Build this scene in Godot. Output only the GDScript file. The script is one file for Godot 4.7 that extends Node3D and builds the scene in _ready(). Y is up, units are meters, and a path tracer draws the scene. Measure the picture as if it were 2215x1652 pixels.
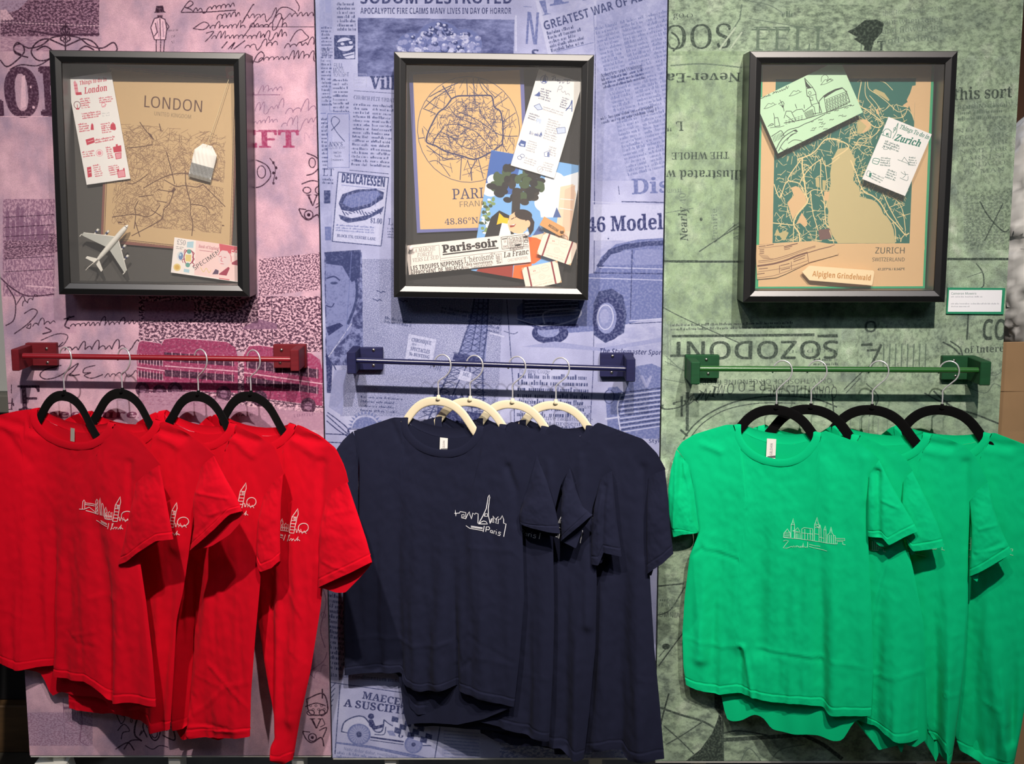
extends Node3D
# A shop display: three printed panels with framed souvenirs, clothes rails and T-shirts.

const RED := {"at":[-0.8013,1.141],"w":729.5,"h":1838,"blots":[[37.2,72.4,218.1,0,-4.7,77.2,0,2,0.1,0.16,0.05,0.5,0.9],[32.5,149.6,107.4,0,-2,31.9,1,7,0.05,0.2,0,0.8,0.6],[15.7,506.4,117.9,0,-13.4,219.5,1,7,0.16,0.08,0.02,0.5,0.85],[13.2,599.8,123.5,-15.6,-2.6,41.9,0,7,0.12,0.25,0.05,0.5,0.7],[313.7,725.9,422.2,0,-5.8,127.7,0,4,0.1,0.13,0,0.35,0.95],[590.7,641.7,147.4,-15.8,-2.6,84.2,0,4,0.16,0.16,-0.05,0.35,0.85],[307.9,853.6,233.5,10.8,-6,134.9,5,4,0.05,0.12,-0.03,0.5,0.9],[520.1,864.4,217.2,32.2,-4.4,129.6,0,4,0.09,0.12,-0.05,0.4,0.9],[302.4,977.7,440.5,5.4,-4.2,92.7,2,4,0.03,0.05,-0.1,0.8,0.6],[-3.5,1727.8,161.1,0,-5,84.7,1,8,0.12,0.2,-0.1,0.5,0.7],[676,1004.9,66.4,0,-16.9,664.5,2,7,0.05,0.05,-0.05,0.9,0.5],[91.7,731.2,79.2,0,-4.5,79.7,2,7,0.05,0.05,0.1,0.9,0.4]],"ops":[
["P",8,[37.2,72.4,98.4,72.4,76.8,92.1,35.2,106]],
["P",4,[35.9,94.1,48.3,92.1,65.3,113.9,34.4,117.9]],
["L",0,4.2,[94.6,137.7,155.4,147.6,251.7,145.6]],
["L",4,2.1,[34.3,119.8,252.6,127.8]],
["L",0,1.6,[38.7,114.1,38.3,122.1]],
["L",0,1.6,[45.9,114.5,45.4,122.5]],
["L",0,1.6,[53,115,52.5,122.9]],
["L",0,1.6,[60.1,115.4,59.6,123.3]],
["L",0,1.6,[67.3,115.8,66.8,123.7]],
["L",0,1.6,[74.4,116.2,73.9,124.1]],
["L",0,1.6,[81.5,116.6,81,124.6]],
["L",0,1.6,[88.6,117,88.2,125]],
["L",0,1.6,[95.8,117.5,95.3,125.4]],
["L",0,1.6,[102.9,117.9,102.4,125.8]],
["L",0,1.6,[110,118.3,109.6,126.2]],
["L",0,1.6,[117.1,118.7,116.7,126.6]],
["L",0,1.6,[124.3,119.1,123.8,127.1]],
["L",0,1.6,[131.4,119.5,131,127.5]],
["L",0,1.6,[138.5,120,138.1,127.9]],
["L",0,1.6,[145.7,120.4,145.2,128.3]],
["L",0,1.6,[152.8,120.8,152.4,128.7]],
["L",0,1.6,[159.9,121.2,159.5,129.1]],
["L",0,1.6,[167.1,121.6,166.6,129.6]],
["L",0,1.6,[174.2,122,173.8,130]],
["L",0,1.6,[181.3,122.4,180.9,130.4]],
["L",0,1.6,[188.4,122.9,188,130.8]],
["L",0,1.6,[195.6,123.3,195.2,131.2]],
["L",0,1.6,[202.7,123.7,202.3,131.6]],
["L",0,1.6,[209.8,124.1,209.4,132.1]],
["L",0,1.6,[217,124.5,216.6,132.5]],
["L",0,1.6,[224.1,124.9,223.7,132.9]],
["L",0,1.6,[231.2,125.4,230.8,133.3]],
["L",0,1.6,[238.4,125.8,238,133.7]],
["L",0,1.6,[245.5,126.2,245.1,134.1]],
["C",6,3.4,[175.6,171.5,194.5,163.5,217.4,155.6,239.5,163.5,250.9,183.5,235.6,201.5,211.1,199.5,203.7,183.5,220.7,171.5,238.7,179.5]],
["C",6,3.2,[185,149.6,207.3,153.6,229,169.5,257.4,175.5,282.6,163.5,290,179.5,273.1,189.5]],
["C",6,2.7,[178.8,189.5,205,197.5,235,213.5,272.1,211.5,296.2,221.5]],
["C",6,2.5,[178.1,163.5,186.7,155.6,181.1,145.6]],
["C",6,2.5,[177.9,129.7,187.8,135.7,183,147.6,177.2,141.7]],
["C",6,3.4,[175.6,171.5,157.6,163.5,135.5,155.6,112.5,163.5,99.1,183.5,112.4,201.5,137.2,199.5,146.3,183.5,130.5,171.5,111.6,179.5]],
["C",6,3.2,[168.6,149.6,145.9,153.6,122.4,169.5,93.4,175.5,69.5,163.5,60.4,179.5,76.2,189.5]],
["C",6,2.7,[170.5,189.5,143.4,197.5,111.7,213.5,74.9,211.5,49.6,221.5]],
["C",6,2.5,[174,163.5,166.2,155.6,172.9,145.6]],
["C",6,2.5,[177.9,129.7,167.3,135.7,170.8,147.6,177.2,141.7]],
["O",6,177.5,135.7,7.4,9.5,2.5],
["O",6,169.3,155.6,5.3,5.3,2.1],
["O",6,183.6,155.6,5.3,5.3,2.1],
["L",6,3.2,[178.2,123.8,175.1,181.5]],
["C",6,3.2,[29.3,201.5,42.8,215.5,64.1,203.5,83.7,183.5,78.5,167.5,61.9,171.5,65,187.5,91.2,195.5]],
["P",6,[378.7,96.1,381.2,85.2,396.5,84.2,398.1,96.1,403,99,375.4,100]],
["P",9,[380.5,100,396.9,100,394.4,109.9,382.2,109.9]],
["P",6,[382.4,105,394.6,105,392.3,111.9,384.1,111.9]],
["P",4,[375.9,111.9,388.4,107.9,400.4,113.9,403.7,131.7,398.6,157.6,371.9,157.6,367,129.7]],
["L",6,2.1,[375.9,111.9,366.9,131.7,371.3,147.6,374,157.6,398.6,157.6,402.6,133.7,399.4,113.9,388.3,108.9,375.9,111.9]],
["L",6,1.7,[388.2,111.9,387.3,157.6]],
["L",6,2.1,[400.2,117.9,407.9,129.7,403.6,135.7]],
["L",6,1.9,[377.6,121.8,380.8,141.7,374.3,149.6]],
["L",6,2.1,[378.1,157.6,377,183.5]],
["L",6,2.1,[388.3,157.6,386.2,183.5]],
["L",6,2.1,[396.5,157.6,393.4,183.5]],
["L",1,1.3,[381.8,117.9,383.5,151.6]],
["L",1,1.3,[394.1,117.9,394.7,151.6]],
["T","WATER","s",403.4,139.7,428,138.7,4.2,6],
["T","OF","s",411,153.6,421.3,152.6,5.3,6],
["T","ST","s",411.5,165.5,419.8,164.5,5.3,6],
["T","L","s",414.1,177.5,418.2,177.5,5.3,6],
["C",6,2.3,[435.7,98.1,448.7,80.3,457.1,74.4,463,80.3,452.5,88.2,444.3,88.2,456.4,92.1,462.3,97.1]],
["W",6,2.1,462.3,97.1,554.5,86.2,8.4,9,2,0.3],
["L",6,2.3,[435.7,99,494.9,98.1,556.3,94.1]],
["W",6,2.1,514.8,113.9,566.1,106,10.5,5,3,0.3],
["W",6,1.9,574.1,111.9,739.7,106,9.5,14,4,0.3],
["C",6,2.3,[569.7,121.8,592.3,86.2,597.5,82.2]],
["C",6,2.3,[637.2,119.8,652.3,92.1,670.8,88.2,688.9,98.1]],
["C",6,2.3,[460.9,133.7,483.9,119.8,496,125.8,483.3,135.7,463,133.7]],
["W",6,1.9,489.5,133.7,575.5,131.7,7.4,9,5,0.3],
["W",6,2.1,585.7,131.7,667.6,129.7,9.5,8,6,0.4],
["C",6,2.1,[572.9,149.6,598.4,117.9,606.9,107.9]],
["L",6,1.7,[585.8,129.7,739.2,129.7]],
["C",6,2.1,[489.2,143.6,505.7,139.7,499.2,149.6,486.5,161.6]],
["W",6,1.9,501,155.6,590.2,153.6,7.4,9,7,0.3],
["W",6,2.1,590.1,155.6,667,149.6,8.4,8,8,0.3],
["C",6,2.1,[674.9,161.6,687.7,141.7,700.1,135.7,708.1,143.6,716.1,153.6,697.4,163.5]],
["C",6,2.5,[522.9,175.5,535.6,161.6]],
["C",6,2.5,[537.1,177.5,552,163.5,543.3,177.5]],
["C",6,2.5,[549.4,177.5,574.6,159.6]],
["W",6,2.1,574.1,175.5,646,169.5,8.4,6,9,0.4],
["W",6,2.1,662.2,175.5,740.4,165.5,8.4,6,10,0.4],
["C",6,2.3,[589.4,211.5,600.3,191.5,610.8,183.5,616.6,193.5,603.9,205.5,591.7,203.5]],
["W",6,1.9,604,203.5,737.6,195.5,8.4,12,11,0.3],
["C",6,2.1,[689.5,72.4,697.3,86.2,695,96.1]],
["T","LON","R",-38.1,323.2,195.5,320.2,103.2,0,0,6.3],
["P",4,[74.4,237.5,82.8,233.5,80.9,302,68.1,308.1]],
["O",4,93.7,259.6,2.1,3.2],
["O",4,97.3,304,3.2,3.2],
["L",4,2.1,[21.7,324.3,129.2,324.3]],
["W",1,1.7,591.6,271.7,653.5,267.7,8.4,6,12,0.3],
["L",1,1.7,[589.4,276.8,649.2,276.8]],
["W",1,1.7,592.4,312.1,654.6,306,9.5,6,13,0.3],
["W",1,1.9,660.4,318.2,728.8,310.1,12.6,4,14,0.5],
["W",1,1.7,587.4,340.5,641.3,336.4,7.4,6,15,0.3],
["W",1,1.7,651.4,346.6,734.4,334.4,9.5,7,16,0.3],
["T","DEFT","R",494.6,392.4,689.5,392.4,37.9,3,0,1.6],
["L",3,2.1,[589,356.7,690.4,356.7]],
["W",2,1.5,702.3,379.1,733.9,356.7,8.4,3,17,0.3],
["C",6,2.7,[591.2,420,615.7,432.3,623.4,454.9,606.1,475.4,589.3,481.6]],
["O",6,602.8,446.6,10.5,14.8,2.3],
["C",6,2.1,[622.5,415.9,634.3,436.4,629.3,467.2]],
["O",6,630.5,426.1,2.7,3.6],
["O",6,636.4,437.4,2.7,3.6],
["O",6,629.8,448.7,2.7,3.6],
["O",6,635.7,460,2.7,3.6],
["O",6,629.2,471.3,2.7,3.6],
["C",6,2.7,[705.8,404.9,728,414.7,734.2,432.7,720.5,449.1,704.6,454]],
["O",6,717.7,426.1,8.4,11.8,2.3],
["C",6,2.1,[733.3,401.6,742.8,417.9,739,442.5]],
["O",6,739.7,409.8,2.7,3.6],
["O",6,745.7,418.8,2.7,3.6],
["O",6,739.3,427.8,2.7,3.6],
["O",6,745.3,436.8,2.7,3.6],
["O",6,738.9,445.8,2.7,3.6],
["T","V","r",701.5,522.4,731.3,522.4,26,6],
["O",6,704.4,487.1,10,8,2.5],
["O",6,730.1,487.1,8,9,2.5],
["O",6,707,542.1,11,11,2.7],
["O",6,707,542.1,4,4],
["C",6,3.2,[685.5,530.3,693,546,706.7,553.9,726.9,542.1,732.4,561.8]],
["C",6,2.5,[685.5,528.3,701.3,530.3]],
["C",6,2.7,[723.3,526.3,739.3,520.4,730.8,542.1]],
["C",6,2.7,[692.9,473.4,716.8,465.6,738.4,471.4]],
["C",6,2.1,[729.9,498.8,735.5,512.6,725.4,518.5]],
["T","V","r",679.6,1769.5,711.4,1769.5,26,6],
["O",6,682.7,1729.3,10,8,2.5],
["O",6,710.2,1729.3,8,9,2.5],
["O",6,685.4,1791.9,11,11,2.7],
["O",6,685.4,1791.9,4,4],
["C",6,3.2,[662.5,1778.4,670.5,1796.4,685.1,1805.3,706.6,1791.9,712.5,1814.3]],
["C",6,2.5,[662.5,1776.2,679.4,1778.4]],
["C",6,2.7,[702.8,1774,719.9,1767.2,710.8,1791.9]],
["C",6,2.7,[670.4,1713.7,696,1704.8,719,1711.5]],
["C",6,2.1,[709.9,1742.7,715.8,1758.3,705.1,1765]],
["C",6,3.2,[674,1695,714.3,1681,722.1,1727.8,682,1732.5,674,1695]],
["L",6,3.2,[712.3,1669.4,711.8,1692.7]],
["O",6,682.5,1711.4,3.2,3.2,1.3],
["O",6,688.9,1720.8,3.2,3.2,1.3],
["O",6,695.8,1711.4,3.2,3.2,1.3],
["O",6,702.2,1720.8,3.2,3.2,1.3],
["O",6,709.1,1711.4,3.2,3.2,1.3],
["O",6,715.6,1720.8,3.2,3.2,1.3],
["P",1,[17.4,599.8,21.2,537.4,25.8,529.1,29.5,537.4,25.7,599.8]],
["P",1,[29.9,599.8,32.4,558.2,37.1,549.9,40.8,558.2,38.3,599.8]],
["P",1,[40.4,599.8,44.8,527.1,49.4,518.8,53.1,527.1,48.8,599.8]],
["P",1,[49.9,599.8,53.9,531.2,58.6,522.9,62.3,531.2,58.2,599.8]],
["P",1,[61.4,599.8,63.5,564.4,68.1,556.1,71.8,564.4,69.8,599.8]],
["P",1,[74,599.8,76.6,554,81.3,545.7,85,554,82.4,599.8]],
["P",1,[86.6,599.8,90,539.5,94.7,531.2,98.4,539.5,94.9,599.8]],
["P",1,[94.9,599.8,96.7,568.6,101.4,560.3,105.1,568.6,103.3,599.8]],
["P",1,[105.4,599.8,106.6,579,111.3,570.7,115,579,113.8,599.8]],
["L",0,1.7,[16.3,547.8,129.6,541.6]],
["L",0,1.7,[14.9,570.7,128.4,564.4]],
["L",0,1.7,[13.7,591.5,127.2,585.2]],
["L",0,1.7,[12.1,616.5,125.8,610.3]],
["L",0,1.7,[10.6,641.7,124.4,635.4]],
["L",0,1.7,[8.8,671,122.8,664.7]],
["C",0,3.2,[-0.4,683.7,23.5,706.9,60.3,725.9,119.7,721.7]],
["L",4,3.2,[57.5,702.6,124.7,706.9]],
["C",6,2.7,[13.2,702.6,30.2,736.5,25.5,778.9,5.5,793.8]],
["C",6,2.3,[31.6,747.1,47.7,725.9,53.4,736.5]],
["W",6,2.1,46.3,749.2,83.4,728,9.5,3,18,0.3],
["C",6,2.5,[23.5,813,56.6,789.5,79.3,764,69.2,755.5,49.5,766.1]],
["C",6,2.3,[54.2,795.9,63,789.5,60.3,800.2,51.9,798.1]],
["W",6,2.3,66.9,795.9,120.3,787.4,8.4,4,19,0.3],
["C",6,3.2,[96.4,798.1,108.6,806.6,89.2,813]],
["C",6,3.6,[152.9,772.5,141.1,793.8,151.4,800.2]],
["L",6,3.2,[139.8,778.9,163.4,772.5]],
["W",6,2.3,153.7,795.9,310.8,789.5,8.4,14,20,0.2],
["L",6,1.9,[310.7,791.7,359.8,783.2]],
["C",6,2.3,[84.1,827.9,123.1,813,146.2,817.3,136.7,836.5,123.6,842.9,134.8,832.2]],
["W",6,2.5,138,851.5,308.3,845.1,9.5,11,21,0.3],
["C",6,2.7,[127.7,885.8,88.8,896.6,77.4,909.5,91.8,918.1,124.3,909.5,166.2,881.5,156.9,896.6,145.6,909.5,169.1,907.4]],
["C",6,2.5,[206.4,885.8,182.7,892.3,177.9,903.1,194.9,903.1,179.7,909.5,196.4,916,222.4,907.4]],
["W",6,2.1,226.4,913.8,303.5,905.2,8.4,6,22,0.2],
["T","F","r",21.3,991.8,79.1,991.8,59,6,0,1.6],
["T","E","r",-18,1004.9,18.4,1004.9,31.6,6],
["L",6,2.1,[10,931.1,8.8,950.6]],
["L",6,3.2,[10.2,963.6,6.5,989.6]],
["T","ceo ourer","R",86.7,1009.2,322.4,1009.2,19,5,0.1,0.5],
["P",3,[356.1,844.6,367.8,825.1,393.2,821.5,510.1,831,531.3,844.9,535.9,868,533.2,950.7,352.1,939.9]],
["P",0,[361.1,855.1,526.9,867.5,526.2,887.7,360.3,875.3]],
["P",0,[359.4,895.6,525.6,908.1,525,923.4,358.8,910.9]],
["L",4,1.7,[364.8,854,363.7,879.3]],
["L",4,1.7,[384.6,855.2,383.6,880.5]],
["L",4,1.7,[404.4,856.4,403.4,881.7]],
["L",4,1.7,[424.2,857.6,423.3,882.9]],
["L",4,1.7,[444.1,858.7,443.1,884.1]],
["L",4,1.7,[463.9,859.9,463,885.3]],
["L",4,1.7,[483.7,861.1,482.8,886.4]],
["L",4,1.7,[503.6,862.3,502.7,887.6]],
["L",4,1.7,[523.4,863.5,522.6,888.8]],
["L",4,1.5,[363.1,893.3,362.2,914.9]],
["L",4,1.5,[383,894.5,382.1,916.1]],
["L",4,1.5,[402.9,895.7,402,917.3]],
["L",4,1.5,[422.7,896.9,421.9,918.5]],
["L",4,1.5,[442.6,898,441.8,919.7]],
["L",4,1.5,[462.5,899.2,461.7,920.8]],
["L",4,1.5,[482.3,900.4,481.6,922]],
["L",4,1.5,[502.2,901.6,501.5,923.2]],
["L",4,1.5,[522.1,902.8,521.4,924.4]],
["L",4,2.5,[354.4,886.4,534.9,899.7]],
["O",0,388.3,943.3,17.4,18.6],
["O",1,388.3,943.3,8.7,9.9],
["O",0,500.5,952.6,17.4,18.6],
["O",1,500.5,952.6,8.7,9.9],
["L",4,1.7,[356.1,844.6,367.8,825.1,393.2,821.5,510.1,831]],
["L",0,2.1,[352,942.4,533.1,954.5]],
["P",3,[550,860.1,561.5,840.9,586.8,839.1,703.7,857,725,872.7,729.9,896.6,728,980.9,546.9,957.1]],
["P",0,[555.1,871.1,720.9,895.4,720.4,916.1,554.4,891.7]],
["P",0,[553.8,912.4,719.9,936.8,719.5,952.4,553.3,927.9]],
["L",4,1.7,[558.7,870.3,557.9,896.1]],
["L",4,1.7,[578.5,872.9,577.7,898.7]],
["L",4,1.7,[598.3,875.5,597.6,901.3]],
["L",4,1.7,[618.2,878.1,617.4,903.9]],
["L",4,1.7,[638,880.7,637.3,906.5]],
["L",4,1.7,[657.8,883.3,657.1,909.1]],
["L",4,1.7,[677.7,885.9,677,911.7]],
["L",4,1.7,[697.5,888.5,696.9,914.3]],
["L",4,1.7,[717.3,891.1,716.7,916.9]],
["L",4,1.5,[557.5,910.3,556.8,932.3]],
["L",4,1.5,[577.3,912.9,576.6,934.9]],
["L",4,1.5,[597.2,915.5,596.5,937.5]],
["L",4,1.5,[617,918.1,616.4,940.1]],
["L",4,1.5,[636.9,920.7,636.3,942.8]],
["L",4,1.5,[656.8,923.3,656.2,945.4]],
["L",4,1.5,[676.6,925.9,676.1,948]],
["L",4,1.5,[696.5,928.6,696,950.6]],
["L",4,1.5,[716.4,931.2,715.9,953.2]],
["L",4,2.5,[548.6,902.6,729.1,928.9]],
["O",0,583,963.1,17.7,19],
["O",1,583,963.1,8.8,10.1],
["O",0,695.2,980.5,17.7,19],
["O",1,695.2,980.5,8.8,10.1],
["L",4,1.7,[550,860.1,561.5,840.9,586.8,839.1,703.7,857]],
["L",0,2.1,[546.8,959.7,727.9,984.8]],
["P",3,[303.8,850.4,308.5,832,317.6,828.2,358.7,834.7,365.8,847.2,366.8,868.6,363.6,945.7,299.8,939.2]],
["P",0,[305.3,860,363.6,868.3,362.8,887.2,304.5,878.9]],
["P",0,[303.6,897.9,362.1,906.2,361.5,920.4,303,912.1]],
["L",4,1.7,[306.6,859,305.6,882.6]],
["L",4,1.7,[313.6,859.7,312.6,883.3]],
["L",4,1.7,[320.6,860.4,319.6,884]],
["L",4,1.7,[327.6,861.1,326.6,884.7]],
["L",4,1.7,[334.6,861.8,333.5,885.4]],
["L",4,1.7,[341.6,862.5,340.5,886.2]],
["L",4,1.7,[348.5,863.2,347.5,886.9]],
["L",4,1.7,[355.5,863.9,354.5,887.6]],
["L",4,1.7,[362.5,864.7,361.5,888.3]],
["L",4,1.5,[305,895.6,304.1,915.8]],
["L",4,1.5,[312,896.3,311.1,916.5]],
["L",4,1.5,[319,897,318.1,917.2]],
["L",4,1.5,[326,897.8,325.1,917.9]],
["L",4,1.5,[333,898.5,332.1,918.6]],
["L",4,1.5,[340,899.2,339.1,919.3]],
["L",4,1.5,[347,899.9,346.1,920]],
["L",4,1.5,[354,900.6,353.1,920.8]],
["L",4,1.5,[361,901.3,360.1,921.5]],
["L",4,2.5,[302.1,889.4,365.6,898.2]],
["O",0,312.5,941.7,16.2,17.4],
["O",1,312.5,941.7,8.1,9.3],
["O",0,352,948.1,16.2,17.4],
["O",1,352,948.1,8.1,9.3],
["L",4,1.7,[303.8,850.4,308.5,832,317.6,828.2,358.7,834.7]],
["L",0,2.1,[299.7,941.6,363.5,949.3]],
["P",2,[303.6,950.6,431.9,946.2,558.9,983.1,742.6,998.3,741.7,1037.6,299.7,1037.6]],
["L",0,2.1,[617.7,725.9,616.6,837.6]],
["L",4,2.1,[565.9,759.8,629.5,755.5]],
["G",0,626.4,864.4,679.6,864.4,1,10.5,0.5,0.1],
["T","DATE","s",526.1,1004.9,566.8,1004.9,5.3,6],
["T","LIMITED","s",661,1007,712.5,1002.7,6.3,1],
["P",2,[325.8,738.6,439.9,736.5,438.3,778.9,323.8,783.2]],
["P",1,[586.5,778.9,628.5,789.5,628.2,802.3,543.4,802.3]],
["L",1,1.7,[88.4,1692.7,87.1,1798.4]],
["L",1,2.1,[132.6,1695,125,1798.4]],
["P",1,[87.2,1713.7,133.9,1713.7,131.3,1720.8,89.1,1720.8]],
["L",1,1.5,[89.7,1751.3,125.3,1751.3]],
["L",1,1.5,[94.7,1781.8,123.7,1781.8]],
["C",1,2.5,[129,1721.9,131.9,1751.3,122.8,1798.4,142.2,1812.5]],
["L",1,1.1,[93.4,1723.1,92,1748.9]],
["L",1,1.1,[99,1723.1,97.6,1748.9]],
["L",1,1.1,[104.5,1723.1,103.1,1748.9]],
["L",1,1.1,[110.1,1723.1,108.7,1748.9]],
["L",1,1.1,[115.6,1723.1,114.3,1748.9]],
["L",1,1.1,[121.2,1723.1,119.8,1748.9]],
["L",1,1.1,[126.7,1723.1,125.4,1748.9]],
["O",6,304.8,1767.7,15.8,33.7,3.8],
["O",6,305.4,1753.6,8.4,11.6,2.7],
["O",6,304.2,1781.8,8.4,12.6,2.7],
["C",6,3.2,[288.5,1733.7,277.2,1763,285.9,1791.3]],
["O",6,288.3,1763,2.7,5.3,1.7],
["C",6,4.2,[268.5,1732.5,258.2,1763,257.2,1786.6,272.1,1800.7]],
["C",6,2.5,[215.1,1733.7,225.1,1757.1,234.7,1741.9,226.2,1734.8]],
["C",6,2.5,[215.4,1774.8,231.7,1758.3,244.3,1774.8,228.5,1779.5,223.3,1796]],
["C",6,2.7,[277.7,1774.8,268.3,1786.6,273.3,1774.8]],
["C",6,3.2,[324,1786.6,352.5,1798.4,347.2,1765.4,333.4,1774.8]],
["C",6,2.3,[280.5,1812.5,298,1822,316.2,1812.5,336.1,1817.3]],
["C",6,3.2,[208.7,1822,238.5,1805.4,253.2,1824.4]],
["O",6,250,1748.9,3.2,6.3,2.1],
["C",6,3.2,[228.8,1822,245.4,1800.7,270,1798.4]],
["C",1,2.5,[709.8,1393.6,726,1450.4,711.3,1519,721.3,1565.1]],
["O",1,718.7,1484.7,6.3,8.4,2.1],
["C",1,2.1,[684.6,1622.9,716.1,1599.7,725.4,1576.6]],
["W",1,1.9,679.3,1657.7,724.7,1611.3,9.5,3,31,0.3]]}
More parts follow.
